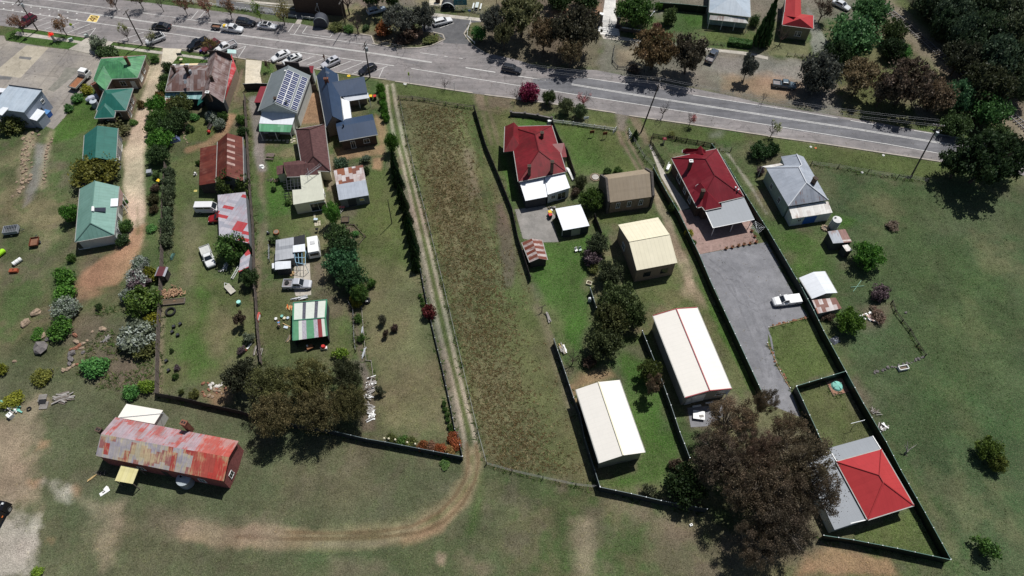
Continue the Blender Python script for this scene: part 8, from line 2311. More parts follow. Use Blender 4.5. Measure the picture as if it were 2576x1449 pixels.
# signs, gates and street furniture
def sign(name, label, at, h, panel, mat, rz=0.0, extra=None, cat='sign', r=.035):
 t = put(name, label, cat, at, rz)
 MB().bar((0, 0, 0), (0, 0, h + panel[1] / 2), r, 0, 6).build('post', STEEL, t)
 MB().box((0, -.05, h), (panel[0], .04, panel[1])).build('panel', mat, t)
 if extra: extra(t)
 return t
FLY = M('fluorescent_sign', (.55, .75, .02), .5, .05)
t = sign('crossing_sign', 'fluorescent yellow round sign with blue plates on the street verge', 'a 772,358', 2.9, (.5, .3), M('sign_blue', (.05, .12, .4), .5), .2)
MB().tube([(.18, -.12, 3.2), (.18, -.16, 3.2)], [.34, .34], 16).build('disc', FLY, t); MB().box((.35, -.08, 2.45), (.3, .04, .5)).build('lower_plate', M('sign_pale', (.4, .45, .55), .5), t)
sign('school_sign', 'narrow fluorescent yellow sign on the verge before the paddock', 'b 1550,838', 2.7, (.32, .9), FLY, .2)
sign('marker_post', 'thin white marker post on the verge before the paddock', 'b 1998,915', 2.2, (.14, .3), WHITE)
sign('street_sign', 'thin post sign at the kerb by the concrete driveway', 'a 915,405', 1.9, (.35, .3), M('grey_sign', (.2, .22, .24), .5), .3)
sign('blue_sign', 'small blue sign at the park fence across the road', 'b 2150,170', 1.8, (.6, .4), M('sign_blue', (.05, .12, .4), .5))
sign('street_sign', 'small dark sign at the tip of the traffic island', 'b 1800,400', 1.6, (.4, .4), DARKMETAL)
for at, lab, mt in (('c 800,1375', 'left dark round topped board on the hall lawn', RUSTM), ('c 930,1390', 'right dark square board on the hall lawn', RUSTM)):
 t = put('sign_board', lab, 'sign board', at, .15)
 for s_ in (-.4, .4): MB().bar((s_, 0, 0), (s_, 0, 1.3), .04).build('leg', TIMBER, t)
 MB().box((0, 0, 1.4), (1.0, .08, .75)).build('board', mt, t)
t = put('sign_board', 'white framed notice board before the picket fence', 'sign board', 'c 742,1235', .15)
for s_ in (-.4, .4): MB().bar((s_, 0, 0), (s_, 0, 1.3), .04).build('leg', STEEL, t)
MB().box((0, 0, 1.4), (1.1, .08, .6)).build('board', M('pale_board', (.45, .5, .52), .5), t)
t = put('sign_board', 'dark panel frame on the grass left of the rusty corner house', 'sign board', 'a 1822,590', .1)
for s_ in (-.55, .55): MB().bar((s_, 0, 0), (s_, 0, 1.4), .045).build('leg', DARKMETAL, t)
MB().box((0, 0, 1.25), (1.15, .07, .7)).build('board', M('grey_panel', (.2, .21, .2), .6), t)
t = put('fire_hydrant_box', 'concrete pillar with a red flower basket on the verge', 'planter', 'a 555,418')
MB().box((0, 0, .9), (.45, .35, 1.8)).build('pillar', CONC, t)
g2 = np.random.default_rng(4)
o = link('flowers', leafmesh('flowers', g2.normal(size=(160, 3)) * np.array([.28, .28, .16]) + np.array([0, 0, 2.05]), .12, g2.random(160), 2), t); o.color = (.75, .05, .02, 1)
MB().cyl((0, 0, 1.8), .3, .18, 12, 0, .4).build('bowl', DARKMETAL, t)
for at, lab in (('a 720,412', 'grey green block on the lower verge'), ('a 880,372', 'grey green box at the kerb by the driveway')):
 t = put('utility_box', lab, 'utility box', at, .5)
 MB().box((0, 0, .35), (.9, .4, .7)).build('box', M('pit_green', (.3, .36, .33), .6), t); MB().box((0, 0, .73), (.98, .48, .06)).build('lid', M('pit_lid', (.4, .45, .42), .6), t)
for at, lab, r_ in (('b 933,765', 'yellow round cover on the verge above the navy house', .42), ('h 1160,115', 'white disc on the roadside grass', .3), ('h 945,288', 'white disc beside the paddock wire fence', .3), ('h 430,30', 'white disc by the kerb above the zinc house', .28), ('h 478,42', 'orange disc by the kerb above the zinc house', .26), ('b 1500,845', 'pale cover on the verge by the lane', .4)):
 t = put('ground_cover_plate', lab, 'cover plate', at)
 mt = YEL if 'yellow' in lab else (ORANGE if 'orange' in lab else M('plate_white', (.6, .6, .57), .6))
 MB().cyl((0, 0, 0), r_, .1, 16, 0, r_ * .9).build('plate', mt, t); MB().box((0, 0, .12), (r_ * .5, .08, .03)).build('handle', DARKMETAL, t)
t = put('well_cover', 'round stone well cover ringed with stones on the hall lawn', 'well cover', 'g 838,338')
MB().cyl((0, 0, 0), .72, .22, 24).build('slab', CONC, t)
mb = MB()
for k in range(22): mb.box((math.cos(k * .2856) * .98, math.sin(k * .2856) * .98, .09), (.26, .2, .18), k * .2856)
mb.build('stone_ring', STONE, t)
# memorial gate
t = put('memorial_gate', 'white memorial gate with dark pillars at the top of pale steps', 'gate', 'c 975,265', RA)
a_, b_ = W('c 890,270')[0] - W('c 975,265')[0], W('c 1060,255')[0] - W('c 975,265')[0]
hwid = (b_ - a_).length / 2
for s_ in (-1, 1):
 o = MB().box((s_ * hwid, .1, 1.5), (.75, .75, 3.0)).box((s_ * hwid, .1, .2), (1.1, 1.1, .4)).build('pillar', DSTONE, t)
 MB().box((s_ * hwid, .1, 3.08), (.95, .95, .16)).build('cap', WHITE, o)
 mb = MB()
 for k in range(9):
  x = s_ * (.1 + k * (hwid - .5) / 9); mb.box((x, 0, .75 + .03 * (9 - k)), (.035, .035, 1.5 + .05 * (9 - k)))
 for z in (.25, 1.1, 1.4): mb.box((s_ * hwid * .47, 0, z), (hwid * .86, .05, .05))
 mb.build('gate_leaf', M('gate_iron', (.45, .5, .5), .5), t)
MB().tube([(0, -.1, 0), (0, -.1, 2.2), (0, -.1, 3.0)], [.05, .05, .02], 6).build('centre_bar', DARKMETAL, t)
for k in range(3): MB().box((0, -1.2 - k * .55, .26 - k * .09), (hwid * 2.3, .5, .06 + .02 * (2 - k))).build('step', M('step_white', (.68, .67, .64), .8, .08), t)
# arched street mirror hut and rotary frame across the road
t = put('arched_shelter', 'dark arched shed with a pale rim beside the parking bays across the road', 'shelter', 'b 660,265', .0)
prof = [(math.cos(math.pi * k / 10) * 1.6, 1.3 + math.sin(math.pi * k / 10) * 1.5) for k in range(11)]
mb = MB()
face = [(1.6, -.5, 0)] + [(x, -.5, z) for x, z in prof] + [(-1.6, -.5, 0)]
mb.face(face)
for (x0, z0), (x1, z1) in zip(prof, prof[1:]): mb.face([(x0, -.5, z0), (x1, -.5, z1), (x1, 1.6, z1), (x0, 1.6, z0)])
mb.face([(1.6, -.5, 0), (1.6, 1.6, 0), (1.6, 1.6, 1.3), (1.6, -.5, 1.3)]); mb.face([(-1.6, 1.6, 0), (-1.6, -.5, 0), (-1.6, -.5, 1.3), (-1.6, 1.6, 1.3)])
mb.build('shell', M('slate_shell', (.055, .06, .075), .7, .3), t)
MB().tube([(x, -.52, z) for x, z in prof], [.07] * 11, 5).build('rim', M('pale_rim', (.4, .43, .42), .6), t)
t = put('windmill_frame', 'white folding frame standing behind the arched shed', 'frame', 'b 655,160')
MB().bar((0, 0, 0), (-.3, .2, 3.2), .05).bar((-.3, .2, 3.2), (-1.2, .2, 1.4), .04).bar((-1.2, .2, 1.4), (-.1, 0, 1.0), .04).build('frame', WHITE, t); MB().cyl((-.3, .2, 3.2), .16, .15, 8).build('head', WHITE, t)
# garden furniture and odds
t = put('garden_bench', 'dark garden bench on the little garden lawn', 'bench', 'a 2122,1290', 1.4)
MB().box((0, 0, .44), (1.6, .45, .06)).build('seat', DARKTIMBER, t); MB().box((0, .25, .75), (1.6, .06, .5)).build('backrest', DARKTIMBER, t)
for s_ in (-.7, .7): MB().box((s_, 0, .22), (.08, .45, .44)).build('leg', DARKTIMBER, t)
t = put('red_urn', 'bright red ball ornament on the garden lawn', 'ornament', 'a 2107,1340')
MB().tube([(0, 0, 0), (0, 0, .15), (0, 0, .45), (0, 0, .75), (0, 0, .85)], [.15, .22, .38, .28, .08], 14).build('urn', REDP, t); MB().cyl((0, 0, .82), .1, .12, 8).build('neck', RUSTM, t)
t = put('white_bench', 'white bench against the crimson house wall', 'bench', 'g 1572,245', 1.1)
MB().box((0, 0, .45), (1.6, .5, .08)).build('seat', WHITE, t); MB().box((0, .27, .8), (1.6, .06, .6)).build('backrest', WHITE, t)
for s_ in (-.7, .7): MB().box((s_, 0, .22), (.1, .45, .44)).build('leg', WHITE, t)
t = put('letterbox_hut', 'small red roofed letterbox in the crimson house garden', 'letterbox', 'c 1525,1440')
MB().box((0, 0, .5), (.3, .3, 1.0)).build('post', CREAM, t); MB().box((0, 0, 1.15), (.6, .6, .35)).build('box', CREAM, t); MB().box((0, 0, 1.4), (.8, .8, .16), taper=.5).build('roof', MAROON, t)
for i, (x, y) in enumerate([(2153, 1058), (2215, 1045), (2278, 1028), (2333, 1018), (2393, 1008), (2455, 992), (2442, 935), (2412, 880)]):
 t = put('flower_pot', '%s terracotta pot from the left along the brick patio edge' % ORD[i], 'flower pot', 'g %d,%d' % (x, y), 0, 'terracotta pots along the patio edge')
 MB().cyl((0, 0, 0), .2, .42, 12, 0, .3).build('pot', M('terracotta', (.26, .1, .055), .9), t)
 o = link('plant', leafmesh('plant', g2.normal(size=(30, 3)) * .14 + np.array([0, 0, .55]), .1, g2.random(30), i), t); o.color = (.05, .06, .03, 1)
t = put('clothes_line', 'rotary clothes line on the edge of the patio lawn', 'clothes line', 'g 2435,905')
MB().bar((0, 0, 0), (0, 0, 2.0), .04, 0, 6).build('mast', STEEL, t)
mb = MB()
for k in range(4):
 a, b = k * 1.57, (k + 1) * 1.57
 mb.bar((0, 0, 1.8), (1.5 * math.cos(a), 1.5 * math.sin(a), 2.1), .025)
 for r_ in (.7, 1.1, 1.5): mb.bar((r_ * math.cos(a), r_ * math.sin(a), 1.8 + .2 * r_), (r_ * math.cos(b), r_ * math.sin(b), 1.8 + .2 * r_), .01)
mb.build('arms', STEEL, t)
t = put('clothes_line', 'thin wire clothes line post on the lower lawn', 'clothes line', 'l 850,1400')
MB().bar((0, 0, 0), (0, 0, 2.2), .045, 0, 6).build('mast', STEEL, t); MB().bar((-1.2, -.3, 2.2), (1.2, .3, 2.2), .035).build('arms', STEEL, t)
t = put('washing_trolley', 'white small table on the stepping stone path', 'table', 'f 607,775')
MB().box((0, 0, .6), (.75, .5, .06)).build('top', M('pale_blue_top', (.5, .6, .68), .5), t)
for x in (-.3, .3):
 for y in (-.2, .2): MB().box((x, y, .3), (.05, .05, .6)).build('leg', STEEL, t)
SP = M('stepping_stone', (.5, .45, .34), .9, .15)
k = 0
for x, y in [(588, 712), (590, 728), (592, 744), (598, 790), (617, 785), (640, 780), (598, 805), (618, 802), (640, 798), (600, 820), (620, 817), (642, 813)]:
 t = MB().box((0, 0, .03), (.36, .36, .06), .05).box((0, 0, .065), (.33, .33, .02), .05).build('stepping_stone', SP); t.location = W('f %d,%d' % (x, y))[0]
 tag(t, 'square cream stepping stone below the buff deck roof', 'stepping stone', 'stepping stones below the deck')
for x, y in [(70, 1412), (110, 1410), (150, 1412), (195, 1413), (238, 1413), (280, 1414), (320, 1412), (355, 1410), (318, 1432), (360, 1432), (385, 1395), (385, 1420)]:
 t = MB().box((0, 0, .03), (.55, .36, .06), .03).box((0, 0, .065), (.5, .32, .02), .03).build('stepping_stone', SP); t.location = W('b %d,%d' % (x, y))[0]
 tag(t, 'cream paving slab in the row behind the solar roofed shop', 'paving slab', 'paving slabs behind the solar shop')
t = put('gas_bottle', 'pink gas tank lying near the half rusty shed', 'gas tank', 'f 868,645')
MB().tube([(-.55, 0, .3), (-.4, 0, .3), (.4, 0, .3), (.55, 0, .3)], [.1, .28, .28, .1], 12).build('tank', M('pink_tank', (.55, .14, .14), .5), t); MB().cyl((0, 0, .55), .06, .12, 8).build('valve', STEEL, t)
t = put('incinerator_drum', 'rusty round drum above the workshop shelter', 'drum', 'f 210,900')
MB().cyl((0, 0, 0), .5, .55, 16, 0, .55).build('drum', M('rust_orange_drum', (.36, .12, .05), .8, .3), t); MB().cyl((0, 0, .5), .45, .06, 16).build('ash', M('ash', (.2, .17, .14), .9), t)
t = put('water_pump', 'small dark pump on the grass left of the workshop shelter', 'pump', 'f 125,905')
MB().box((0, 0, .25), (.5, .35, .4)).build('motor', DARKMETAL, t); MB().tube([(0, 0, .5), (0, 0, .75)], [.12, .12], 10).build('dome', STEEL, t)
t = put('barbecue', 'dark barbecue kettle on the lawn below the stepping stones', 'barbecue', 'f 620,880')
MB().tube([(0, 0, .6), (0, 0, .8), (0, 0, 1.0)], [.18, .32, .1], 12).build('kettle', BLACK, t); MB().bar((0, 0, 0), (0, 0, .6), .06).build('stand', DARKMETAL, t)
t = put('white_bag', 'crumpled white bag on the gravel track', 'bag', 'f 55,230', .4)
MB().box((0, 0, .25), (1.1, .8, .45), taper=.5).build('bag', WHITE, t); MB().box((.2, -.5, .08), (.4, .5, .12), .5).build('flap', WHITE, t)
t = put('cardboard_sheet', 'yellow board on the grass left of the rusty barn', 'board', 'e 1968,472', .1)
MB().box((0, 0, .03), (.65, .5, .05)).build('board', M('yellow_board', (.55, .48, .15), .8), t); MB().box((0, .1, .07), (.6, .06, .03)).build('batten', NEWTIMBER, t)
t = put('small_cart', 'white trailer frame lying beside the yard trees', 'trailer', 'i 2320,20', -.8)
MB().box((0, 0, .35), (2.4, 1.1, .15)).build('deck', M('cart_board', (.45, .42, .36), .8), t)
MB().bar((-1.2, -.4, .35), (-1.9, 0, .35), .04).bar((-1.2, .4, .35), (-1.9, 0, .35), .04).build('drawbar', WHITE, t)
for s_ in (-1, 1): link('wheel', WH_T, t, (0, s_ * .65, .3), None, (.85, .7, .85))
t = put('teal_bucket', 'pale teal bin near the top of the long yard fence', 'bucket', 'i 2412,160')
MB().cyl((0, 0, 0), .3, .75, 14, 0, .4).build('bucket', TEALP, t); MB().cyl((0, 0, .72), .36, .05, 14).build('lid', M('pale_teal_lid', (.35, .7, .62), .5), t)
for i, (x, y) in enumerate([(1820, 370), (1755, 395), (1740, 450), (1795, 480), (1680, 740), (1703, 835)]):
 t = put('plant_pot', '%s black pot from the top on the left of the long yard' % ORD[i], 'pot', 'i %d,%d' % (x, y), R.random(), 'black pots in the long yard')
 MB().box((0, 0, .25), (.45, .4, .5), taper=1.2).build('pot', BLACK, t); MB().box((0, 0, .48), (.4, .36, .05)).build('soil', DARKMETAL, t)
t = put('ladder', 'white ladder leaning at the small red and silver shed', 'ladder', 'e 2380,1300', 1.25)
mb = MB()
for y in (-.22, .22): mb.box((0, y, .4), (3.0, .06, .08), tilt=-.1)
for k in range(9): mb.box((-1.3 + k * .32, 0, .4 + (-1.3 + k * .32) * .1), (.05, .44, .04))
mb.build('ladder', WHITE, t) ; MB().box((-1.5, 0, .2), (.1, .5, .1)).build('foot', BLACK, t)
t = put('white_table', 'white sheet table on the gravel below the biggest white shed', 'table', 'k 1875,1290', -.15)
MB().box((0, 0, .5), (1.9, 1.5, .07)).build('top', WHITE, t); MB().box((.4, -.15, .57), (.7, .4, .08), .2).build('tool', PT, t)
for x in (-.8, .8):
 for y in (-.6, .6): MB().box((x, y, .24), (.07, .07, .48)).build('leg', WHITE, t)
for at, lab in (('k 1860,1190', 'left white kerb block in front of the biggest shed door'), ('k 1990,1155', 'right white kerb block in front of the biggest shed door')):
 t = put('wheel_stop', lab, 'kerb block', at, .18)
 MB().box((0, 0, .1), (1.5, .25, .2), taper=.9).build('block', WHITE, t); MB().box((0, 0, .21), (1.2, .05, .02)).build('strip', STEEL, t)
t = put('water_heater_unit', 'white gas unit beside the short grey fence in the grove', 'heater', 'k 780,135')
MB().box((0, 0, .5), (.5, .4, 1.0)).build('cabinet', WHITE, t); MB().cyl((0, 0, 1.0), .16, .2, 10).build('cap', STEEL, t)
t = put('post_and_rail', 'dark timber post with crossbars on the bare strip of the lawn', 'post', 'k 300,240', .3)
MB().bar((0, 0, 0), (0, 0, 1.8), .08).build('post', DARKTIMBER, t); MB().bar((-.8, 0, 1.5), (.8, .2, 1.6), .05).bar((.2, -.4, .1), (.9, -1.9, .2), .06).build('crossbar', DARKTIMBER, t)
for at, lab in (('g 645,1080', 'white chair on the green lawn'), ('g 685,1075', 'pale green chair beside the white one on the lawn')):
 t = put('lawn_chair', lab, 'chair', at, .4)
 mt = WHITE if 'white chair' in lab else M('pale_green_chair', (.4, .5, .42), .6)
 MB().box((0, 0, .4), (.55, .5, .05)).build('seat', mt, t); MB().box((0, .27, .7), (.55, .05, .6)).build('backrest', mt, t)
 for x in (-.22, .22):
  for y in (-.2, .2): MB().box((x, y, .2), (.05, .05, .4)).build('leg', mt, t)
t = put('cable_drum', 'white upturned tub and box on the wall side of the red house', 'tub', 'c 378,1240', .3)
MB().box((0, 0, .4), (.9, .6, .8), taper=.9).build('tub', WHITE, t); MB().box((-.4, -.3, .1), (.5, .3, .2)).build('box', PT, t)
t = put('white_chairs', 'white plastic scrap sheets beside the farmhouse shelter', 'scrap', 'm 1055,605', .7)
MB().box((0, 0, .05), (1.5, .6, .08)).box((.4, .4, .07), (.7, .5, .1), .4).build('sheets', WHITE, t); MB().box((-.1, .05, .12), (.4, .15, .04)).build('hole', BLACK, t)
t = put('concrete_block', 'small white block near the bottom fence corner', 'block', 'o 1800,938', .4)
MB().box((0, 0, .15), (.45, .35, .3)).build('block', WHITE, t); MB().box((0, 0, .31), (.2, .15, .02)).build('core', BLACK, t)
t = put('woodpile_bin', 'pale stone ring beside the white tank', 'stone ring', 'h 568,850')
mb = MB()
for k in range(9): mb.box((math.cos(k * .7) * .55, math.sin(k * .7) * .55, .15), (.42, .3, .3), k * .7)
mb.build('stones', STONE, t); MB().cyl((0, 0, .02), .4, .08, 12).build('ash', M('ash', (.2, .17, .14), .9), t)
t = put('black_barrel', 'black barrel lying against the tool shed', 'barrel', 'h 615,1010', 1.2)
MB().tube([(-.7, 0, .35), (.7, 0, .35)], [.35, .35], 14).build('barrel', BLACK, t); MB().tube([(-.25, 0, .35), (-.2, 0, .35)], [.37, .37], 14).build('hoop', DARKMETAL, t)
t = put('dead_tree', 'bleached dead tree stump with forked limbs outside the green fence', 'dead tree', 'p 1375,215')
mb = MB().tube([(0, 0, 0), (.05, 0, .9)], [.16, .12], 6)
for d_ in ((-.6, .8, 1.9), (.9, .6, 1.7), (1.5, .9, 1.6), (-.2, 1.2, 2.2)): mb.tube([(.05, 0, .8), (d_[0] * .5, d_[1] * .5, d_[2] * .75), d_], [.1, .06, .02], 5)
mb.build('limbs', M('bleached_wood', (.3, .28, .25), .9, .3), t); MB().tube([(0, 0, 0), (.3, -.5, .05)], [.12, .05], 5).build('root', TIMBER, t)
t = put('fallen_pipe', 'crossed pale green poles in the right hand paddock', 'poles', 'l 905,-10', .6)
MB().bar((-1.6, -.2, .1), (1.5, .6, .25), .06).build('pole', M('green_pole', (.15, .3, .22), .6), t); MB().bar((-1.2, .7, .1), (1.0, -.5, .2), .05).build('pole', M('green_pole', (.15, .3, .22), .6), t)
t = put('angle_post', 'grey angle iron post leaning beside the yellow green bush', 'post', 'i 540,880')
MB().bar((0, 0, 0), (.3, .5, 1.6), .07).build('post', TIMBER, t); MB().bar((-.6, .2, .1), (.3, -.3, .6), .05).build('brace', TIMBER, t)
t = put('park_bench_box', 'white water trough beside the patchwork shed corner', 'trough', 'j 690,612', .1)
MB().box((0, 0, .25), (1.0, .5, .5)).build('trough', WHITE, t); MB().tube([(-.1, .1, .5), (-.1, .1, .95)], [.42, .3], 14).build('red_ball', REDP, t)
t = put('clay_pot', 'white bowl next to the red ball at the patchwork shed', 'bowl', 'j 655,604')
MB().tube([(0, 0, 0), (0, 0, .2), (0, 0, .32)], [.12, .2, .1], 12).build('bowl', WHITE, t); MB().cyl((0, 0, .3), .05, .06, 8).build('knob', STEEL, t)
t = put('wheelbarrow', 'brown wheelbarrow with white pots in the shed shadow', 'wheelbarrow', 'j 548,610', .5)
MB().box((0, 0, .5), (.9, .65, .3), taper=1.2).build('tray', M('brown_barrow', (.26, .11, .05), .7), t); MB().cyl((-.3, .3, .6), .16, .3, 10).build('pot', WHITE, t)
MB().bar((-.4, -.25, .4), (-1.1, -.3, .5), .03).bar((-.4, .25, .4), (-1.1, .3, .5), .03).build('handles', TIMBER, t); link('wheel', WH_T, t, (.6, 0, .2), None, (.6, .6, .6))
for at, lab, mt in (('j 205,318', 'white bucket left of the bending person', WHITE), ('j 265,292', 'teal tub beside the bending person', TEALP), ('j 325,310', 'white and blue tub beside the patchwork shed wall', M('pale_blue_top', (.5, .6, .68), .5)), ('j 290,312', 'cream basin between the tubs', CREAM)):
 t = put('bucket', lab, 'bucket', at)
 MB().cyl((0, 0, 0), .2, .4, 12, 0, .27).build('bucket', mt, t); MB().tube([(-.25, 0, .42), (0, 0, .62), (.25, 0, .42)], [.015] * 3, 4).build('handle', STEEL, t)
t = put('tool_tray', 'white tray on the grass beside the bending person', 'tray', 'j 302,398', -.2)
MB().box((0, 0, .1), (.75, .45, .18)).build('tray', WHITE, t); MB().box((0, 0, .2), (.65, .36, .02)).build('inside', M('pale_blue_top', (.5, .6, .68), .5), t)
t = put('plank', 'single pale plank leaning towards the patchwork shed', 'plank', 'j 310,378', -.45)
MB().box((0, 0, .2), (1.6, .12, .05), tilt=.12).build('plank', NEWTIMBER, t); MB().box((-.7, 0, .06), (.12, .3, .12)).build('block', TIMBER, t)
t = put('planter_box', 'red and white sheet box against the brown fence', 'box', 'j 30,310', 1.5)
MB().box((0, 0, .4), (1.9, .35, .8)).build('box', M('red_box', (.4, .08, .06), .6), t); MB().box((0, -.19, .4), (1.2, .03, .5)).build('panel', WHITE, t)
t = put('wheel_chocks', 'white board beside the fence shrubs in the long yard', 'board', 'i 2510,590', 1.2)
MB().box((0, 0, .2), (1.3, .3, .06), tilt=.1).build('board', WHITE, t); MB().cyl((-.9, .1, 0), .25, .3, 12).build('drum', RUSTM, t)
t = put('satellite_box', 'dark steel box on the driveway strip lawn', 'box', 'e 1512,300', .2)
MB().box((0, 0, .4), (.9, .9, .8)).build('box', M('zinc_box', (.25, .28, .3), .6), t); MB().box((0, 0, .83), (1.0, 1.0, .06)).build('lid', STEEL, t)
t = put('net_frame', 'green netting frame beside the paling fence', 'net frame', 'e 1720,1160', .2)
MB().bar((0, 0, 0), (0, 0, 1.6), .04).bar((.6, 1.2, 0), (.6, 1.2, 1.6), .04).bar((0, 0, 1.6), (.6, 1.2, 1.6), .03).build('posts', DARKMETAL, t); MB().box((.3, .5, .3), (.5, 1.6, .4), -.3, taper=.6).build('net', M('green_net', (.06, .13, .11), .9, .5), t)
t = put('scooter', 'purple scooter parked on the verge behind the street gable', 'scooter', 'a 2040,525', .9)
MB().tube([(-.7, 0, .6), (-.2, 0, .55), (.3, 0, .45), (.7, 0, .7)], [.2, .24, .12, .14], 8).build('body', M('purple_paint', (.05, .03, .16), .4), t)
for x in (-.65, .75): link('wheel', WH_T, t, (x, 0, .26), None, (.76, .5, .76))
MB().bar((.7, -.3, 1.0), (.7, .3, 1.0), .03).bar((.7, 0, .6), (.7, 0, 1.0), .03).build('handlebar', DARKMETAL, t)
t = put('cafe_table', 'small white table on the lawn before the striped verandah', 'table', 'a 1832,622')
MB().cyl((0, 0, .7), .4, .05, 14).build('top', M('cream_top', (.6, .5, .35), .6), t); MB().bar((0, 0, 0), (0, 0, .7), .04).build('leg', STEEL, t)
t = put('shop_awning_sign', 'pale teal awning beside the street gable', 'awning', 'a 2365,600', .2)
for s_ in (-.7, .7): MB().bar((s_, 0, 0), (s_, 0, 2.2), .04).build('post', RUSTM, t)
MB().box((0, 0, 2.3), (1.9, 1.4, .08), tilt=.25).build('canvas', M('teal_canvas', (.4, .55, .52), .7), t)
for i, (x, y) in enumerate([(1300, 92), (1345, 95), (1410, 105), (1530, 132), (1610, 148)]):
 t = put('ornament_ball', '%s pale ball from the left on the lower metal fence' % ORD[i], 'ornament', 'n %d,%d' % (x, y), 0, 'pale balls along the lower metal fence')
 MB().tube([(0, 0, 1.0), (0, 0, 1.08), (0, 0, 1.2), (0, 0, 1.32), (0, 0, 1.4)], [.03, .14, .19, .14, .03], 10).build('ball', CREAM, t); MB().bar((0, 0, 0), (0, 0, 1.02), .03).build('stake', STEEL, t)
SKIN = M('skin', (.42, .24, .17), .6, .05); HAIRD = M('dark_hair', (.02, .014, .01), .8, .1)
def person(label, at, rz, joints, top, bottom, hat=None, hair=HAIRD):
 """joints in metres; one continuous skinned body, clothes as shells over it"""
 t = put('person', label, 'person', at, rz)
 J = joints
 bones = [('pelvis', 'spine'), ('spine', 'chest'), ('chest', 'neck'), ('neck', 'head'), ('head', 'crown')]
 rad = dict(pelvis=.14, spine=.13, chest=.15, neck=.055, head=.09, crown=.08, hip=.1, knee=.065, ankle=.045, toe=.035, shoulder=.07, elbow=.045, wrist=.032, hand=.035)
 for s_ in ('l', 'r'):
  bones += [('pelvis', 'hip' + s_), ('hip' + s_, 'knee' + s_), ('knee' + s_, 'ankle' + s_), ('ankle' + s_, 'toe' + s_), ('chest', 'shoulder' + s_), ('shoulder' + s_, 'elbow' + s_), ('elbow' + s_, 'wrist' + s_), ('wrist' + s_, 'hand' + s_)]
 def limb(nm, bl, mat, grow=1.0):
  names = []
  for a, b in bl:
   for n_ in (a, b):
    if n_ not in names: names.append(n_)
  me = bpy.data.meshes.new(nm)
  me.from_pydata([J[n_] for n_ in names], [(names.index(a), names.index(b)) for a, b in bl], [])
  me.materials.append(mat)
  o = link(nm, me, t)
  md = o.modifiers.new('skin', 'SKIN'); md.use_smooth_shade = True
  for n_, sv in zip(names, me.skin_vertices[0].data):
   r_ = rad[n_ if n_ in rad else n_[:-1]] * grow
   sv.radius = (r_, r_)
   sv.use_root = n_ == names[0]
  sb = o.modifiers.new('sub', 'SUBSURF'); sb.levels = 1; sb.render_levels = 1
  return o
 limb('body', bones, SKIN)
 limb('shirt', [('spine', 'chest'), ('chest', 'shoulderl'), ('chest', 'shoulderr'), ('shoulderl', 'elbowl'), ('shoulderr', 'elbowr')], top, 1.22)
 limb('trousers', [('pelvis', 'hipl'), ('pelvis', 'hipr'), ('hipl', 'kneel'), ('hipr', 'kneer'), ('kneel', 'anklel'), ('kneer', 'ankler'), ('pelvis', 'spine')], bottom, 1.2)
 h_ = Vector(J['head']); c_ = Vector(J['crown'])
 d_ = (c_ - h_).normalized()
 MB().tube([h_ + d_ * .02, h_ + d_ * .1, h_ + d_ * .2], [.115, .118, .05], 12).build('hair' if not hat else 'cap', hat or hair, t, True)
 for s_ in ('l', 'r'):
  w_, hd = Vector(J['wrist' + s_]), Vector(J['hand' + s_])
  dd = (hd - w_).normalized()
  mb = MB()
  for k in range(4): mb.tube([hd + Vector((0, (k - 1.5) * .02, 0)), hd + Vector((0, (k - 1.5) * .024, 0)) + dd * (.05, .062, .058, .045)[k], hd + Vector((0, (k - 1.5) * .024, -.02)) + dd * .075], [.009, .008, .006], 5)
  mb.tube([w_.lerp(hd, .5), hd + Vector((.035, .02, 0))], [.011, .008], 5)
  mb.build('fingers', SKIN, t)
 return t
def stand(lean=0.0):
 return dict(pelvis=(0, 0, .95), spine=(0, 0, 1.12), chest=(.01, 0, 1.36), neck=(.01, 0, 1.5), head=(.03, 0, 1.6), crown=(.03, 0, 1.72), hipl=(0, .09, .88), hipr=(0, -.09, .88), kneel=(.03, .1, .48), kneer=(-.02, -.1, .48),
    anklel=(0, .11, .07), ankler=(-.06, -.11, .07), toel=(.17, .12, .03), toer=(.11, -.12, .03), shoulderl=(0, .19, 1.4), shoulderr=(0, -.19, 1.4), elbowl=(.0, .26, 1.12), elbowr=(.02, -.26, 1.12), wristl=(.14, .24, .9), wristr=(.16, -.24, .92), handl=(.19, .23, .83), handr=(.21, -.23, .85))
person('person in dark clothes standing in the bay beside the silver white off-roader', 'b 692,608', -.6, stand(), M('dark_shirt', (.015, .015, .02), .9), M('dark_trousers', (.02, .018, .02), .9))
bend = dict(pelvis=(-.12, 0, .9), spine=(.05, 0, 1.02), chest=(.3, 0, 1.12), neck=(.44, 0, 1.12), head=(.53, 0, 1.08), crown=(.63, 0, 1.02), hipl=(-.12, .1, .85), hipr=(-.12, -.1, .85), kneel=(-.02, .12, .47), kneer=(-.06, -.12, .47), anklel=(-.1, .13, .07), ankler=(-.14, -.13, .07),
   toel=(.07, .14, .03), toer=(.03, -.14, .03), shoulderl=(.34, .19, 1.12), shoulderr=(.34, -.19, 1.12), elbowl=(.42, .24, .85), elbowr=(.42, -.24, .85), wristl=(.5, .18, .62), wristr=(.5, -.18, .62), handl=(.53, .16, .54), handr=(.53, -.16, .54))
person('person in a blue shirt and red cap bending over buckets beside the patchwork shed', 'j 242,392', 1.75, bend, M('blue_shirt', (.12, .27, .5), .85), M('pale_trousers', (.42, .3, .26), .85), hat=REDP)
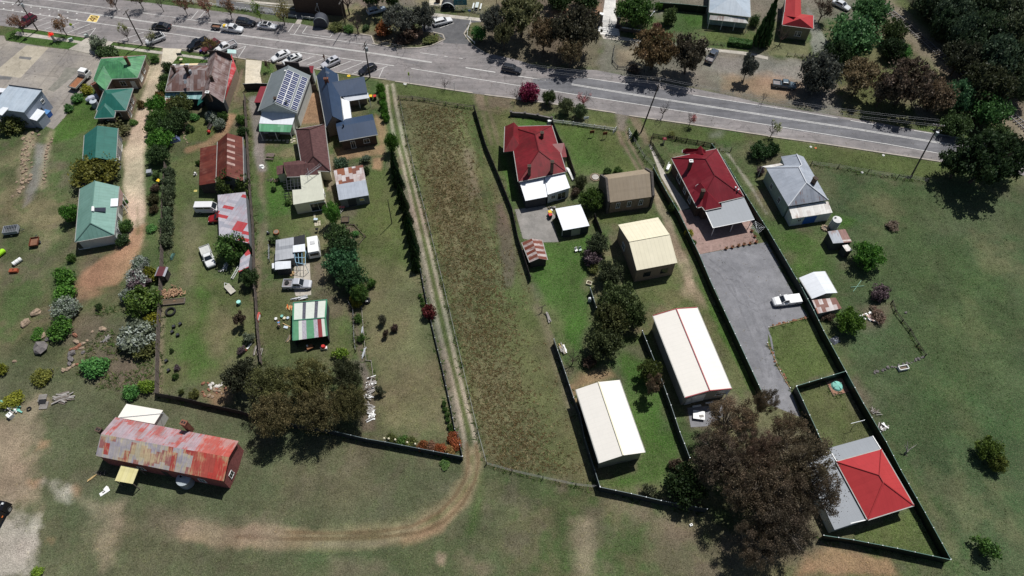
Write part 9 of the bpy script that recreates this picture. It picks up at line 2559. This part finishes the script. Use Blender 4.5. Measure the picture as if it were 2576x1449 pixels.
# rank weeds along the fence feet and through the rocky paddock
xs, ys = [], []
for a, b in FPTS:
 for k in range(int((b - a).length * 2.6)):
  p = a.lerp(b, R.random()); xs.append(p.x + R.gauss(0, .3)); ys.append(p.y + R.gauss(0, .3))
lo = W('i 0,100 500,50 780,200 1200,180 1540,700 1540,1000 700,1040 300,1000 -200,1100')
for k in range(9000):
 x, y = R.uniform(-75, -28), R.uniform(40, 85)
 ins = False
 for i in range(len(lo)):
  a, b = lo[i - 1], lo[i]
  if (a.y > y) != (b.y > y) and x < (b.x - a.x) * (y - a.y) / (b.y - a.y) + a.x: ins = not ins
 if ins and vnoise(np.array([x]), np.array([y]), 3, 5)[0] > .45: xs.append(x); ys.append(y)
x, y = np.array(xs), np.array(ys)
k = sample(VEG, x, y) > .3
x, y = x[k], y[k]
o = tufts('weeds', x, y, g.uniform(.12, .38, len(x)), g.uniform(.1, .25, len(x)), np.array([[.05, .085, .022], [.13, .115, .06], [.07, .1, .03], [.04, .06, .02]])[g.choice(4, len(x))], 5, 12)
tag(o, 'rank weeds along the fences and through the rocky paddock', 'weeds', kind='stuff')
cam = bpy.data.cameras.new('camera')
cam.sensor_width = 36
cam.lens = 36 * FL / 2576
cam.clip_end = 6000
co = bpy.data.objects.new('camera', cam)
COL.objects.link(co)
co.location = (0, 0, CH)
co.rotation_euler = (math.pi / 2 - TH, 0, 0)
sc.camera = co
AZ, EL = math.radians(37), math.radians(62.5)
sun = bpy.data.lights.new('sun', 'SUN')
sun.energy = 4.2
sun.angle = math.radians(.53)
sun.color = (1, .98, .945)
so = bpy.data.objects.new('sun', sun)
COL.objects.link(so)
so.rotation_euler = Vector((math.sin(AZ) * math.cos(EL), math.cos(AZ) * math.cos(EL), math.sin(EL))).to_track_quat('Z', 'Y').to_euler()
so.location = (60, 80, 150)
w = bpy.data.worlds.new('World')
sc.world = w
w.use_nodes = True
sky = w.node_tree.nodes.new('ShaderNodeTexSky')
sky.sky_type = 'NISHITA'
sky.sun_disc = False
sky.sun_elevation = EL
sky.sun_rotation = AZ
bg = w.node_tree.nodes['Background']
bg.inputs['Strength'].default_value = .05
w.node_tree.links.new(sky.outputs[0], bg.inputs[0])
sc.view_settings.view_transform = 'Standard'
sc.view_settings.look = 'None'
sc.view_settings.exposure = .08
sc.view_settings.gamma = 1
sc.cycles.use_denoising = True
